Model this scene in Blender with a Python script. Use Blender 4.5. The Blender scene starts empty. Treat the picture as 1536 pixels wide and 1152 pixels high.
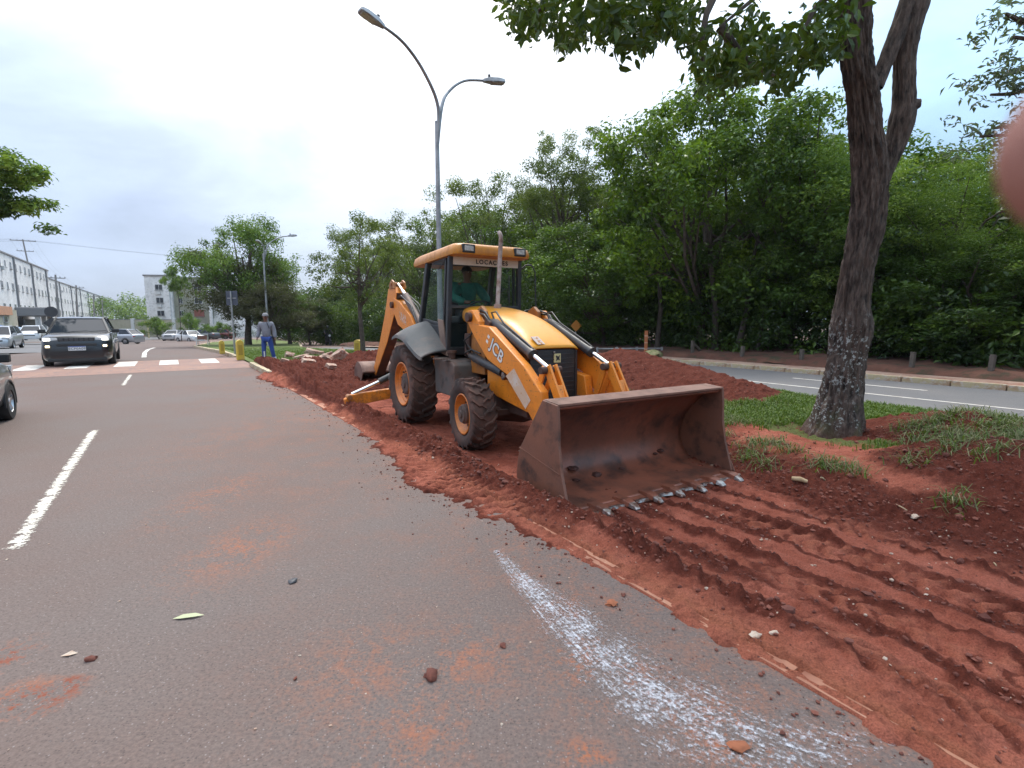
import bpy, bmesh, math, random
import numpy as np
from mathutils import Vector, Matrix, Euler, noise as mnoise

# ------------------------------------------------------------------ camera, sky, sun, exposure
scene = bpy.context.scene
COL = scene.collection
rad = math.radians
CAM_H = 1.6
PITCH = math.atan(96 / 750)
cam_data = bpy.data.cameras.new('camera')
cam_data.sensor_width = 36.0
cam_data.lens = 36.0 * 750 / 1536
cam_data.clip_start = 0.01
cam_data.clip_end = 3000
cam_data.dof.use_dof = True
cam_data.dof.focus_distance = 9.0
cam_data.dof.aperture_fstop = 7.0
cam = bpy.data.objects.new('camera', cam_data)
COL.objects.link(cam)
cam.location = (0, 0, CAM_H)
cam.rotation_euler = (math.pi / 2 - PITCH, 0, 0)
scene.camera = cam

SUN_EL, SUN_AZ = rad(60), rad(-9)          # azimuth from +Y, negative = left of the view
sun_dir = Vector((math.sin(SUN_AZ) * math.cos(SUN_EL), math.cos(SUN_AZ) * math.cos(SUN_EL), math.sin(SUN_EL)))
world = bpy.data.worlds.new('World')
scene.world = world
world.use_nodes = True
nt = world.node_tree
nt.nodes.clear()


def N(tree, kind, **kw):
    n = tree.nodes.new(kind)
    for k, v in kw.items():
        if k in n.inputs.keys():
            n.inputs[k].default_value = v
        else:
            setattr(n, k, v)
    return n


def ramp(tree, src, stops, interp='LINEAR'):
    r = tree.nodes.new('ShaderNodeValToRGB')
    r.color_ramp.interpolation = interp
    els = r.color_ramp.elements
    while len(els) < len(stops):
        els.new(0.5)
    for e, (p, c) in zip(els, stops):
        e.position = p
        e.color = (c, c, c, 1) if isinstance(c, (int, float)) else (*c, 1)
    tree.links.new(src, r.inputs[0])
    return r.outputs[0]


def mth(tree, op, a, b=None, clamp=False):
    m = tree.nodes.new('ShaderNodeMath')
    m.operation = op
    m.use_clamp = clamp
    for i, s in enumerate((a, b)):
        if s is None:
            continue
        if isinstance(s, (int, float)):
            m.inputs[i].default_value = s
        else:
            tree.links.new(s, m.inputs[i])
    return m.outputs[0]


def mix(tree, fac, a, b, blend='MIX'):
    m = tree.nodes.new('ShaderNodeMix')
    m.data_type = 'RGBA'
    m.blend_type = blend
    m.clamp_factor = True
    for sock, s in ((m.inputs[0], fac), (m.inputs[6], a), (m.inputs[7], b)):
        if isinstance(s, (int, float)):
            sock.default_value = s
        elif isinstance(s, (tuple, list)):
            sock.default_value = (*s, 1) if len(s) == 3 else s
        else:
            tree.links.new(s, sock)
    return m.outputs[2]


L = nt.links.new
sky = N(nt, 'ShaderNodeTexSky', sky_type='NISHITA', sun_disc=False, sun_elevation=SUN_EL, sun_rotation=SUN_AZ)
bg_sky = N(nt, 'ShaderNodeBackground', Strength=0.1)
L(sky.outputs[0], bg_sky.inputs[0])
tc = N(nt, 'ShaderNodeTexCoord')
sep = N(nt, 'ShaderNodeSeparateXYZ')
L(tc.outputs['Generated'], sep.inputs[0])
# cloud brightness: overcast gradient, a wide glow round the veiled sun and drifting darker banks
up = mth(nt, 'MAXIMUM', sep.outputs[2], 0.0)
hor = mth(nt, 'POWER', mth(nt, 'SUBTRACT', 1.0, up), 8.0)
grad = mth(nt, 'ADD', mth(nt, 'ADD', mth(nt, 'MULTIPLY', up, 1.25), 0.31), mth(nt, 'MULTIPLY', hor, 0.16))
dotn = N(nt, 'ShaderNodeVectorMath', operation='DOT_PRODUCT')
L(tc.outputs['Generated'], dotn.inputs[0])
dotn.inputs[1].default_value = sun_dir
glow = mth(nt, 'POWER', mth(nt, 'MAXIMUM', dotn.outputs['Value'], 0.0), 5.5)
mp = N(nt, 'ShaderNodeMapping')
mp.inputs['Scale'].default_value = (1.0, 1.0, 2.6)
L(tc.outputs['Generated'], mp.inputs[0])
n1 = N(nt, 'ShaderNodeTexNoise', Scale=2.1, Detail=5.0, Roughness=0.55, Distortion=0.4)
L(mp.outputs[0], n1.inputs['Vector'])
n2 = N(nt, 'ShaderNodeTexNoise', Scale=5.5, Detail=6.0, Roughness=0.6)
L(mp.outputs[0], n2.inputs['Vector'])
bank = mth(nt, 'ADD', mth(nt, 'MULTIPLY', n1.outputs[0], 0.75), mth(nt, 'MULTIPLY', n2.outputs[0], 0.25))
bankf = ramp(nt, bank, [(0.40, 0.0), (0.60, 1.0)])
lum = mth(nt, 'ADD', grad, mth(nt, 'MULTIPLY', glow, 1.1))
lum = mth(nt, 'MULTIPLY', lum, mth(nt, 'ADD', mth(nt, 'MULTIPLY', bankf, 0.30), 0.80))
# hue: lavender grey banks to the left, white in the glow, thin pale blue to the right
side = ramp(nt, mth(nt, 'ADD', mth(nt, 'MULTIPLY', sep.outputs[0], 0.5), 0.5),
            [(0.15, (0.70, 0.835, 1.12)), (0.5, (0.92, 0.99, 1.08)), (0.80, (0.57, 0.85, 1.18))])
ccol = mix(nt, ramp(nt, glow, [(0.12, 0.0), (0.5, 1.0)]), side, (1.0, 1.0, 1.0))
vm = N(nt, 'ShaderNodeVectorMath', operation='SCALE')
L(ccol, vm.inputs[0])
L(lum, vm.inputs['Scale'])
bg_cloud = N(nt, 'ShaderNodeBackground', Strength=1.0)
L(vm.outputs[0], bg_cloud.inputs[0])
mixs = N(nt, 'ShaderNodeMixShader')
mixs.inputs[0].default_value = 0.88
L(bg_sky.outputs[0], mixs.inputs[1])
L(bg_cloud.outputs[0], mixs.inputs[2])
wo = N(nt, 'ShaderNodeOutputWorld')
L(mixs.outputs[0], wo.inputs[0])

sl = bpy.data.lights.new('sun', 'SUN')
sl.energy = 1.5
sl.angle = rad(16)
sl.color = (1.0, 0.96, 0.9)
sun = bpy.data.objects.new('sun', sl)
COL.objects.link(sun)
sun.rotation_euler = (-sun_dir).to_track_quat('-Z', 'Y').to_euler()
vs = scene.view_settings
vs.view_transform = 'Standard'
vs.look = 'None'
vs.gamma = 1
vs.use_curve_mapping = False
vs.exposure = 0.72
scene.cycles.max_bounces = 6
scene.cycles.transparent_max_bounces = 12
scene.cycles.caustics_reflective = False
scene.cycles.caustics_refractive = False

# ------------------------------------------------------------------ helpers
rng = np.random.default_rng(7)
random.seed(7)
DU = (-0.562, 0.827)      # along the road, away from the camera
DN = (0.827, 0.562)       # across the road, to the right


def zg(y):
    """the street falls away gently towards the junction"""
    return -.03 * (min(max(y, 24.0), 66.0) - 24.0)


def W(u, n, z=0.0):
    y = u * DU[1] + n * DN[1]
    return Vector((u * DU[0] + n * DN[0], y, z + zg(y)))


def ray(px, py):
    x, y = (px - 768) / 750, -(py - 576) / 750
    c, s = math.cos(PITCH), math.sin(PITCH)
    return Vector((x, c + y * s, -s + y * c))


def gnd(px, py, z=0.0):
    r = ray(px, py)
    t, zz = (z - CAM_H) / r.z, z
    for _ in range(60):
        zz = z + zg(r.y * t)
        t = .5 * t + .5 * (zz - CAM_H) / r.z
    return Vector((r.x * t, r.y * t, zz))


def atY(px, py, Y):
    r = ray(px, py)
    t = Y / r.y
    return Vector((r.x * t, Y, CAM_H + r.z * t))


def UN(p):
    return p[0] * DU[0] + p[1] * DU[1], p[0] * DN[0] + p[1] * DN[1]


ROADROT = math.atan2(DU[1], DU[0])


def link(o, parent=None):
    COL.objects.link(o)
    if parent is not None:
        o.parent = parent
    return o


def tag(o, label=None, cat=None, group=None, kind=None):
    if label:
        o['label'] = label
    if cat:
        o['category'] = cat
    if group:
        o['group'] = group
    if kind:
        o['kind'] = kind
    return o


def empty(name, loc=(0, 0, 0), rz=0.0, label=None, cat=None, group=None, parent=None):
    o = bpy.data.objects.new(name, None)
    o.empty_display_size = 0.2
    o.location = loc
    o.rotation_euler = (0, 0, rz)
    link(o, parent)
    return tag(o, label, cat, group)


def copy_tree(o, parent=None):
    c = o.copy()
    COL.objects.link(c)
    c.parent = parent
    for ch in list(o.children):
        copy_tree(ch, c)
    return c


def npmesh(name, verts, faces_idx, nper, mat=None, parent=None, smooth=False, attrs=None):
    """mesh from numpy: verts (V,3), faces_idx (F,nper)"""
    me = bpy.data.meshes.new(name)
    verts = np.asarray(verts, np.float32)
    f = np.asarray(faces_idx, np.int32)
    me.vertices.add(len(verts))
    me.vertices.foreach_set('co', verts.ravel())
    me.loops.add(f.size)
    me.loops.foreach_set('vertex_index', f.ravel())
    me.polygons.add(len(f))
    me.polygons.foreach_set('loop_start', np.arange(0, f.size, nper, dtype=np.int32))
    try:
        me.polygons.foreach_set('loop_total', np.full(len(f), nper, np.int32))
    except Exception:
        pass
    me.update(calc_edges=True)
    me.polygons.foreach_set('use_smooth', np.full(len(f), bool(smooth)))
    for k, v in (attrs or {}).items():
        a = me.attributes.new(k, 'FLOAT', 'POINT')
        a.data.foreach_set('value', np.asarray(v, np.float32))
    if mat:
        me.materials.append(mat)
    if parent is False:
        return me
    return link(bpy.data.objects.new(name, me), parent)


class MB:
    """collects shapes and links them as one mesh object"""

    def __init__(s):
        s.v, s.f = [], []

    def add(s, vs, fs, mtx=None):
        o = len(s.v)
        s.v += [tuple(mtx @ Vector(v)) if mtx else tuple(v) for v in vs]
        s.f += [tuple(i + o for i in f) for f in fs]
        return s

    def box(s, c, d, rot=None, taper=(1, 1)):
        x, y, z = d[0] / 2, d[1] / 2, d[2] / 2
        tx, ty = taper
        vs = [(-x, -y, -z), (x, -y, -z), (x, y, -z), (-x, y, -z),
              (-x * tx, -y * ty, z), (x * tx, -y * ty, z), (x * tx, y * ty, z), (-x * tx, y * ty, z)]
        m = Matrix.Translation(c)
        if rot is not None:
            m = m @ (rot.to_matrix().to_4x4() if hasattr(rot, 'to_matrix') else Euler(rot).to_matrix().to_4x4())
        return s.add(vs, [(0, 3, 2, 1), (4, 5, 6, 7), (0, 1, 5, 4), (1, 2, 6, 5), (2, 3, 7, 6), (3, 0, 4, 7)], m)

    def bar(s, a, b, w, h, upv=(0, 0, 1)):
        """box from a to b, w across, h along upv"""
        a, b = Vector(a), Vector(b)
        d = (b - a)
        ln = d.length
        d.normalize()
        u = Vector(upv)
        side = d.cross(u)
        if side.length < 1e-4:
            side = d.cross(Vector((1, 0, 0)))
        side.normalize()
        u = side.cross(d)
        m = Matrix((d, side, u)).transposed().to_4x4()
        m.translation = (a + b) / 2
        x, y, z = ln / 2, w / 2, h / 2
        vs = [(-x, -y, -z), (x, -y, -z), (x, y, -z), (-x, y, -z), (-x, -y, z), (x, -y, z), (x, y, z), (-x, y, z)]
        return s.add(vs, [(0, 3, 2, 1), (4, 5, 6, 7), (0, 1, 5, 4), (1, 2, 6, 5), (2, 3, 7, 6), (3, 0, 4, 7)], m)

    def prism(s, pts, w0, w1, axis='y'):
        """polygon pts (a,b) extruded; axis y: (x,z) plane; x: (y,z); z: (x,y)"""
        def P(p, w):
            return {'y': (p[0], w, p[1]), 'x': (w, p[0], p[1]), 'z': (p[0], p[1], w)}[axis]
        n = len(pts)
        vs = [P(p, w0) for p in pts] + [P(p, w1) for p in pts]
        fs = [tuple(range(n)), tuple(range(2 * n - 1, n - 1, -1))]
        fs += [(i, i + n, (i + 1) % n + n, (i + 1) % n) for i in range(n)]
        return s.add(vs, fs)

    def tube(s, path, r, seg=10, cap=True):
        path = [Vector(p) for p in path]
        rs = r if isinstance(r, (list, tuple)) else [r] * len(path)
        vs, fs = [], []
        prev = None
        for i, p in enumerate(path):
            d = (path[min(i + 1, len(path) - 1)] - path[max(i - 1, 0)]).normalized()
            if prev is None:
                ref = Vector((0, 0, 1)) if abs(d.z) < 0.9 else Vector((1, 0, 0))
                a = d.cross(ref).normalized()
            else:
                a = (prev - d * prev.dot(d)).normalized()
            prev = a
            b = d.cross(a)
            for k in range(seg):
                t = 2 * math.pi * k / seg
                vs.append(p + (a * math.cos(t) + b * math.sin(t)) * rs[i])
        for i in range(len(path) - 1):
            for k in range(seg):
                k2 = (k + 1) % seg
                fs.append((i * seg + k, i * seg + k2, (i + 1) * seg + k2, (i + 1) * seg + k))
        if cap:
            fs.append(tuple(range(seg - 1, -1, -1)))
            fs.append(tuple((len(path) - 1) * seg + k for k in range(seg)))
        return s.add(vs, fs)

    def lathe(s, prof, axis='y', seg=32, c=(0, 0, 0), closed=False):
        """prof: (along, radius)"""
        vs, fs = [], []
        n = len(prof)
        for k in range(seg):
            t = 2 * math.pi * k / seg
            ca, sa = math.cos(t), math.sin(t)
            for (h, r) in prof:
                p = {'y': (r * ca, h, r * sa), 'x': (h, r * ca, r * sa), 'z': (r * ca, r * sa, h)}[axis]
                vs.append((p[0] + c[0], p[1] + c[1], p[2] + c[2]))
        for k in range(seg):
            k2 = (k + 1) % seg
            for i in range(n if closed else n - 1):
                j = (i + 1) % n
                fs.append((k * n + i, k2 * n + i, k2 * n + j, k * n + j))
        return s.add(vs, fs)

    def loft(s, rings, closed=True, cap=True):
        n = len(rings[0])
        vs = [v for r in rings for v in r]
        fs = []
        for i in range(len(rings) - 1):
            for k in range(n if closed else n - 1):
                k2 = (k + 1) % n
                fs.append((i * n + k, i * n + k2, (i + 1) * n + k2, (i + 1) * n + k))
        if cap and closed:
            fs.append(tuple(range(n - 1, -1, -1)))
            fs.append(tuple((len(rings) - 1) * n + k for k in range(n)))
        return s.add(vs, fs)

    def blob(s, c, r, sub=1, jit=0.25, sq=(1, 1, 1), seed=None):
        bm = bmesh.new()
        bmesh.ops.create_icosphere(bm, subdivisions=sub, radius=1)
        q = random.Random(seed if seed is not None else random.random())
        k = Vector((q.random() * 90, q.random() * 90, q.random() * 90))
        vs = []
        for v in bm.verts:
            f = 1 + jit * 2 * mnoise.noise(v.co * 1.3 + k) + jit * (q.random() - .5)
            vs.append((c[0] + v.co.x * r * f * sq[0], c[1] + v.co.y * r * f * sq[1], c[2] + v.co.z * r * f * sq[2]))
        bm.verts.index_update()
        fs = [tuple(v.index for v in f.verts) for f in bm.faces]
        bm.free()
        return s.add(vs, fs)

    def mesh(s, name, mat=None, smooth=None):
        me = bpy.data.meshes.new(name)
        me.from_pydata([tuple(v) for v in s.v], [], s.f)
        bm = bmesh.new()
        bm.from_mesh(me)
        bmesh.ops.recalc_face_normals(bm, faces=bm.faces)
        bm.to_mesh(me)
        bm.free()
        if mat:
            me.materials.append(mat)
        if smooth is not None:
            me.polygons.foreach_set('use_smooth', [True] * len(me.polygons))
            try:
                me.set_sharp_from_angle(angle=rad(smooth))
            except Exception:
                pass
        return me

    def build(s, name, mat=None, parent=None, smooth=None, bevel=0.0, seg=2, sub=0):
        o = link(bpy.data.objects.new(name, s.mesh(name, mat, smooth)), parent)
        if bevel:
            b = o.modifiers.new('bevel', 'BEVEL')
            b.width = bevel
            b.segments = seg
            b.limit_method = 'ANGLE'
            b.angle_limit = rad(40)
        if sub:
            m = o.modifiers.new('sub', 'SUBSURF')
            m.levels = m.render_levels = sub
        return o


def text_mesh(name, txt, size, mat, parent, mtx, extrude=0.002, bold=0.0, spacing=1.0, sx=1.0):
    cu = bpy.data.curves.new(name, 'FONT')
    cu.body = txt
    cu.size = size
    cu.extrude = extrude
    cu.offset = bold
    cu.space_character = spacing
    cu.align_x = 'CENTER'
    cu.align_y = 'CENTER'
    tmp = bpy.data.objects.new(name, cu)
    COL.objects.link(tmp)
    dg = bpy.context.evaluated_depsgraph_get()
    me = bpy.data.meshes.new_from_object(tmp.evaluated_get(dg))
    bpy.data.objects.remove(tmp)
    me.transform(Matrix.Diagonal((sx, 1, 1, 1)))
    me.transform(mtx)
    me.materials.clear()
    me.materials.append(mat)
    me.name = name
    return link(bpy.data.objects.new(name, me), parent)


def vnoise(x, y, seed=0):
    """smooth value noise on arrays, 0..1"""
    xi, yi = np.floor(x).astype(np.int64), np.floor(y).astype(np.int64)
    xf, yf = x - xi, y - yi
    xf, yf = xf * xf * (3 - 2 * xf), yf * yf * (3 - 2 * yf)

    def h(a, b):
        q = (a * 374761393 + b * 668265263 + seed * 974634777) & 0xffffffff
        q = ((q ^ (q >> 13)) * 1274126177) & 0xffffffff
        return ((q ^ (q >> 16)) & 0xffff) / 65535.0
    a, b, c, d = h(xi, yi), h(xi + 1, yi), h(xi, yi + 1), h(xi + 1, yi + 1)
    return (a * (1 - xf) + b * xf) * (1 - yf) + (c * (1 - xf) + d * xf) * yf


def fbm(x, y, oct=4, seed=0, gain=0.5):
    s, a, t = 0, 1.0, 0
    for i in range(oct):
        s = s + a * vnoise(x * 2 ** i, y * 2 ** i, seed + i * 17)
        t += a
        a *= gain
    return s / t


def sstep(a, b, x):
    t = np.clip((x - a) / (b - a), 0, 1)
    return t * t * (3 - 2 * t)


# ------------------------------------------------------------------ materials
def newmat(name):
    m = bpy.data.materials.new(name)
    m.use_nodes = True
    t = m.node_tree
    return m, t, t.nodes['Principled BSDF']


def coords(t, which='Object'):
    return t.nodes.new('ShaderNodeTexCoord').outputs[which]


def noise_out(t, vec, scale, detail=4.0, rough=0.55, dist=0.0):
    n = N(t, 'ShaderNodeTexNoise', Scale=scale, Detail=detail, Roughness=rough, Distortion=dist)
    t.links.new(vec, n.inputs['Vector'])
    return n.outputs[0]


def bump(t, b, height, strength, dist=0.02):
    n = N(t, 'ShaderNodeBump', Strength=strength, Distance=dist)
    t.links.new(height, n.inputs['Height'])
    t.links.new(n.outputs[0], b.inputs['Normal'])
    return n


def M(name, col, rough=0.6, metal=0.0, layers=(), bmp=None, coat=0.0, spec=0.5, rvar=0.0):
    """layers: (colour, scale, lo, hi) noise masks mixed over the base colour"""
    m, t, b = newmat(name)
    vec = coords(t)
    c = (*col, 1)
    for i, (lc, sc, lo, hi) in enumerate(layers):
        f = ramp(t, noise_out(t, vec, sc, 6.0, 0.62), [(lo, 0.0), (hi, 1.0)])
        c = mix(t, f, c, lc)
    if isinstance(c, tuple):
        b.inputs['Base Color'].default_value = c
    else:
        t.links.new(c, b.inputs['Base Color'])
    b.inputs['Roughness'].default_value = rough
    if rvar:
        r = mth(t, 'ADD', mth(t, 'MULTIPLY', noise_out(t, vec, 9.0), rvar), rough - rvar / 2, True)
        t.links.new(r, b.inputs['Roughness'])
    b.inputs['Metallic'].default_value = metal
    b.inputs['Specular IOR Level'].default_value = spec
    b.inputs['Coat Weight'].default_value = coat
    b.inputs['Coat Roughness'].default_value = 0.05
    if bmp:
        bump(t, b, noise_out(t, vec, bmp[0], 5.0), bmp[1], bmp[2] if len(bmp) > 2 else 0.01)
    return m


def glow_mat(name, col, strength):
    m, t, b = newmat(name)
    b.inputs['Base Color'].default_value = (*col, 1)
    b.inputs['Emission Color'].default_value = (*col, 1)
    b.inputs['Emission Strength'].default_value = strength
    return m


def glass_mat(name, tint, alpha, rough=0.02, dirt=None):
    """thin pane: part mirror, part see-through, with a film of dust"""
    m, t, b = newmat(name)
    out = t.nodes['Material Output']
    b.inputs['Base Color'].default_value = (*tint, 1)
    b.inputs['Roughness'].default_value = rough
    tr = N(t, 'ShaderNodeBsdfTransparent')
    tr.inputs[0].default_value = (0.86, 0.93, 0.90, 1)
    ms = N(t, 'ShaderNodeMixShader')
    if dirt:
        f = ramp(t, noise_out(t, coords(t), dirt[0], 5.0), [(0.35, alpha), (0.75, min(1, alpha + dirt[1]))])
        t.links.new(f, ms.inputs[0])
    else:
        ms.inputs[0].default_value = alpha
    t.links.new(tr.outputs[0], ms.inputs[1])
    t.links.new(b.outputs[0], ms.inputs[2])
    t.links.new(ms.outputs[0], out.inputs[0])
    return m


RED_DUST = (0.20, 0.075, 0.042)
MUD = (0.085, 0.03, 0.02)
# ------------------------------------------------------------------ ground, roads, median
def far_shift(u):
    """the far carriageway bends to the left beyond the mound"""
    return -3.7 * (max(0.0, u - 10) / 22) ** 1.6


def asphalt_mat():
    m, t, b = newmat('asphalt')
    vec = coords(t)
    big = noise_out(t, vec, 0.55, 5, 0.6)
    mid = noise_out(t, vec, 3.2, 5, 0.65)
    fine = noise_out(t, vec, 60.0, 3, 0.7)
    vor = N(t, 'ShaderNodeTexVoronoi', Scale=95.0)
    t.links.new(vec, vor.inputs['Vector'])
    c = mix(t, ramp(t, fine, [(0.3, 0.0), (0.7, 1.0)]), (0.112, 0.088, 0.079), (0.178, 0.143, 0.127))
    c = mix(t, ramp(t, big, [(0.35, 0.0), (0.7, 1.0)]), c, (1.0, 0.87, 0.82), 'MULTIPLY')
    # pale and dark stones of the aggregate
    sp = N(t, 'ShaderNodeSeparateColor')
    t.links.new(vor.outputs['Color'], sp.inputs[0])
    dot = ramp(t, vor.outputs['Distance'], [(0.25, 1.0), (0.4, 0.0)])
    c = mix(t, mth(t, 'MULTIPLY', dot, ramp(t, sp.outputs[0], [(0.90, 0.0), (0.94, 0.6)])), c, (0.32, 0.28, 0.26))
    c = mix(t, mth(t, 'MULTIPLY', dot, ramp(t, sp.outputs[1], [(0.76, 0.0), (0.82, 0.6)])), c, (0.055, 0.045, 0.042))
    # red dust: a general film, patches where clods were dropped and swept, and a belt beside the kerb
    geo = N(t, 'ShaderNodeNewGeometry')
    sepp = N(t, 'ShaderNodeSeparateXYZ')
    t.links.new(geo.outputs['Position'], sepp.inputs[0])
    nn = mth(t, 'ADD', mth(t, 'MULTIPLY', sepp.outputs[0], DN[0]), mth(t, 'MULTIPLY', sepp.outputs[1], DN[1]))
    belt = ramp(t, mth(t, 'DIVIDE', mth(t, 'ADD', nn, 2.0), 4.4), [(0.3, 0.0), (0.8, 0.35), (0.97, 0.8)])
    g2 = noise_out(t, vec, 19.0, 4, 0.7)
    grain = ramp(t, mth(t, 'ADD', mth(t, 'ADD', mth(t, 'MULTIPLY', mid, 0.38), mth(t, 'MULTIPLY', g2, 0.32)), mth(t, 'MULTIPLY', fine, 0.30)), [(0.485, 0.0), (0.60, 1.0)])
    dust = mth(t, 'MULTIPLY', mth(t, 'MULTIPLY', belt, ramp(t, big, [(0.36, 0.1), (0.62, 1.0)])), grain)

    def patch(px, py, r, stretch=1.0, amp=1.0):
        p = gnd(px, py)
        dx = mth(t, 'SUBTRACT', sepp.outputs[0], p.x)
        dy = mth(t, 'MULTIPLY', mth(t, 'SUBTRACT', sepp.outputs[1], p.y), stretch)
        d = mth(t, 'SQRT', mth(t, 'ADD', mth(t, 'MULTIPLY', dx, dx), mth(t, 'MULTIPLY', dy, dy)))
        d = mth(t, 'ADD', d, mth(t, 'MULTIPLY', mth(t, 'SUBTRACT', mid, 0.5), r * 2.2))
        return mth(t, 'MULTIPLY', ramp(t, mth(t, 'DIVIDE', d, r), [(0.25, amp), (1.0, 0.0)]), grain)
    for q in ((55, 1040, 0.26, 1.5, 1.6), (0, 985, 0.2, 1, 1.0), (365, 820, 0.5, 0.6, 1.0), (330, 740, 0.5, 0.4, 0.7), (560, 1000, 0.6, 1, 0.7),
              (700, 990, 0.5, 1, 0.8), (900, 1000, 0.5, 1, 0.9), (620, 1100, 0.4, 1, 0.8), (1010, 900, 0.3, 1, 1.0),
              (1100, 1100, 0.35, 1, 1.2), (880, 1130, 0.16, 1, 1.3), (500, 620, 1.4, 0.7, 0.9), (400, 640, 1.5, .4, .5)):
        dust = mth(t, 'MAXIMUM', dust, patch(*q))
    c = mix(t, mth(t, 'MINIMUM', dust, 0.85), c, (0.33, 0.115, 0.055))
    stain = mth(t, 'MAXIMUM', mth(t, 'MAXIMUM', patch(62, 1045, 0.20, 1.7, 2.2), patch(100, 1028, 0.10, 1.2, 2.4)), patch(5, 985, 0.14, 1.2, 1.6))
    c = mix(t, mth(t, 'MINIMUM', stain, 0.9), c, (0.185, 0.05, 0.028))
    t.links.new(c, b.inputs['Base Color'])
    b.inputs['Roughness'].default_value = 0.8
    b.inputs['Specular IOR Level'].default_value = 0.2
    h = mth(t, 'ADD', mth(t, 'MULTIPLY', fine, 0.6), mth(t, 'MULTIPLY', vor.outputs['Distance'], 0.9))
    bump(t, b, h, 0.55, 0.006)
    return m


ASPH = asphalt_mat()
ASPH2 = M('far asphalt', (0.12, 0.118, 0.12), 0.8, 0, [((0.15, 0.14, 0.135), 0.6, .4, .65), ((0.09, 0.088, 0.09), 40, .45, .7)], (60, .3))
KERB = M('dusty kerb concrete', (0.40, 0.19, 0.115), 0.9, 0, [((0.26, 0.10, 0.06), 3.0, .42, .62), ((0.46, 0.30, 0.22), 14, .56, .74)], (30, .5))
KERBY = M('kerb worn yellow paint', (0.46, 0.38, 0.22), 0.8, 0, [((0.35, 0.2, 0.12), 2.4, .42, .6), ((0.5, 0.44, 0.36), 12, .45, .65)], (30, .4))
EARTH = M('earth', (0.10, 0.045, 0.025), 0.95, 0, [((0.06, 0.07, 0.025), 0.5, .45, .6)], (8, .5))
GRASSG = M('turf', (0.085, 0.125, 0.022), 0.95, 0, [((0.14, 0.16, 0.035), 0.6, .4, .65), ((0.16, 0.11, 0.05), 1.6, .55, .72), ((0.05, 0.085, 0.012), 9, .45, .7)], (25, .6, .03))
REDTAB = M('red crossing paint', (0.235, 0.135, 0.105), 0.8, 0, [((0.30, 0.17, 0.12), 1.2, .4, .65), ((0.16, .12, .11), 7, .5, .7)], (60, .3))
WHITEP = M('worn white paint', (0.62, 0.58, 0.52), 0.75, 0, [((0.32, 0.25, 0.21), 5, .5, .72)], (60, .3))
CONC = M('concrete', (0.36, 0.33, 0.30), 0.85, 0, [((0.25, 0.22, 0.2), 2.5, .4, .65)], (25, .3))


def sheet(name, pts, z, mat, kind='structure', parent=None):
    mb = MB()
    mb.add([(p[0], p[1], z) for p in pts], [tuple(range(len(pts)))])
    o = mb.build(name, mat, parent)
    if kind:
        o['kind'] = kind
    return o


def strip(name, us, n0, n1, z, mat, kind='structure', parent=None):
    mb = MB()
    vs, fs = [], []
    for u in us:
        for f in (n0, n1):
            vs.append(W(u, f(u) if callable(f) else f, z))
    for i in range(len(us) - 1):
        fs.append((2 * i, 2 * i + 1, 2 * i + 3, 2 * i + 2))
    mb.add(vs, fs)
    o = mb.build(name, mat, parent)
    if kind:
        o['kind'] = kind
    return o


def grid_sheet(name, pts, z, mat):
    """pts: rows of (x, y); follows the fall of the street"""
    k = len(pts[0])
    mb = MB()
    mb.add([(x, y, z + zg(y)) for row in pts for (x, y) in row],
           [(i * k + j, i * k + j + 1, (i + 1) * k + j + 1, (i + 1) * k + j) for i in range(len(pts) - 1) for j in range(k - 1)])
    o = mb.build(name, mat)
    o['kind'] = 'structure'
    return o


grid_sheet('ground', [[(x, y) for x in (-1500, 1500)] for y in (-600, 23, 24, 45, 66, 67, 2200)], -0.50, EARTH)
# median outline beyond the dug part (world xy from the photo's ground points)
kerb_n = lambda u: 2.2 if u < 20 else 2.2 - 0.8 * ((u - 20) / 16) ** 1.5
rd_us = [-14, -6, 0, 6, 12, 18, 20, 24, 26, 28, 30, 32, 34, 36, 40, 44, 48, 54, 60, 70, 80, 90]
strip("road", rd_us, -5.2, lambda u: kerb_n(u) + .03 if u < 35.5 else 40.0, 0.0, ASPH)
mb = MB()
vs, fs = [], []
for u in rd_us:
    for (n, z) in ((-5.2, 0.0), (-6.4, -.06), (-8.2, -.38), (-30, -.39), (-60, -.40)):
        vs.append(W(u, n, z * (1 - float(sstep(30, 40, np.float64(u)))) - (.06 if n < -6 else 0) * float(sstep(30, 40, np.float64(u)))))
for i in range(len(rd_us) - 1):
    for j in range(4):
        fs.append((i * 5 + j, i * 5 + j + 1, i * 5 + j + 6, i * 5 + j + 5))
mb.add(vs, fs)
o = mb.build("parking_apron", ASPH)
o["kind"] = "structure"
us = [-16, -8, 0, 6, 10, 13, 16, 19, 22, 25, 28, 31, 34, 37]
strip('far_road', us, lambda u: 10.25 + far_shift(u) - .02, lambda u: 15.62 + far_shift(u) * 1.05, 0.004, ASPH2)
grid_sheet('cross_street', [[tuple(W(u, n)[:2]) for n in range(-60, 64, 4)] for u in (35.4, 39, 43, 47, 52, 58, 64, 72)], -0.022, ASPH2)
grid_sheet('cross_street', [[(x, y) for x in (-160, -100, -60, -20, 14)] for y in (44, 50, 56, 62, 66, 70, 87)], -0.045, ASPH2)

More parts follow.
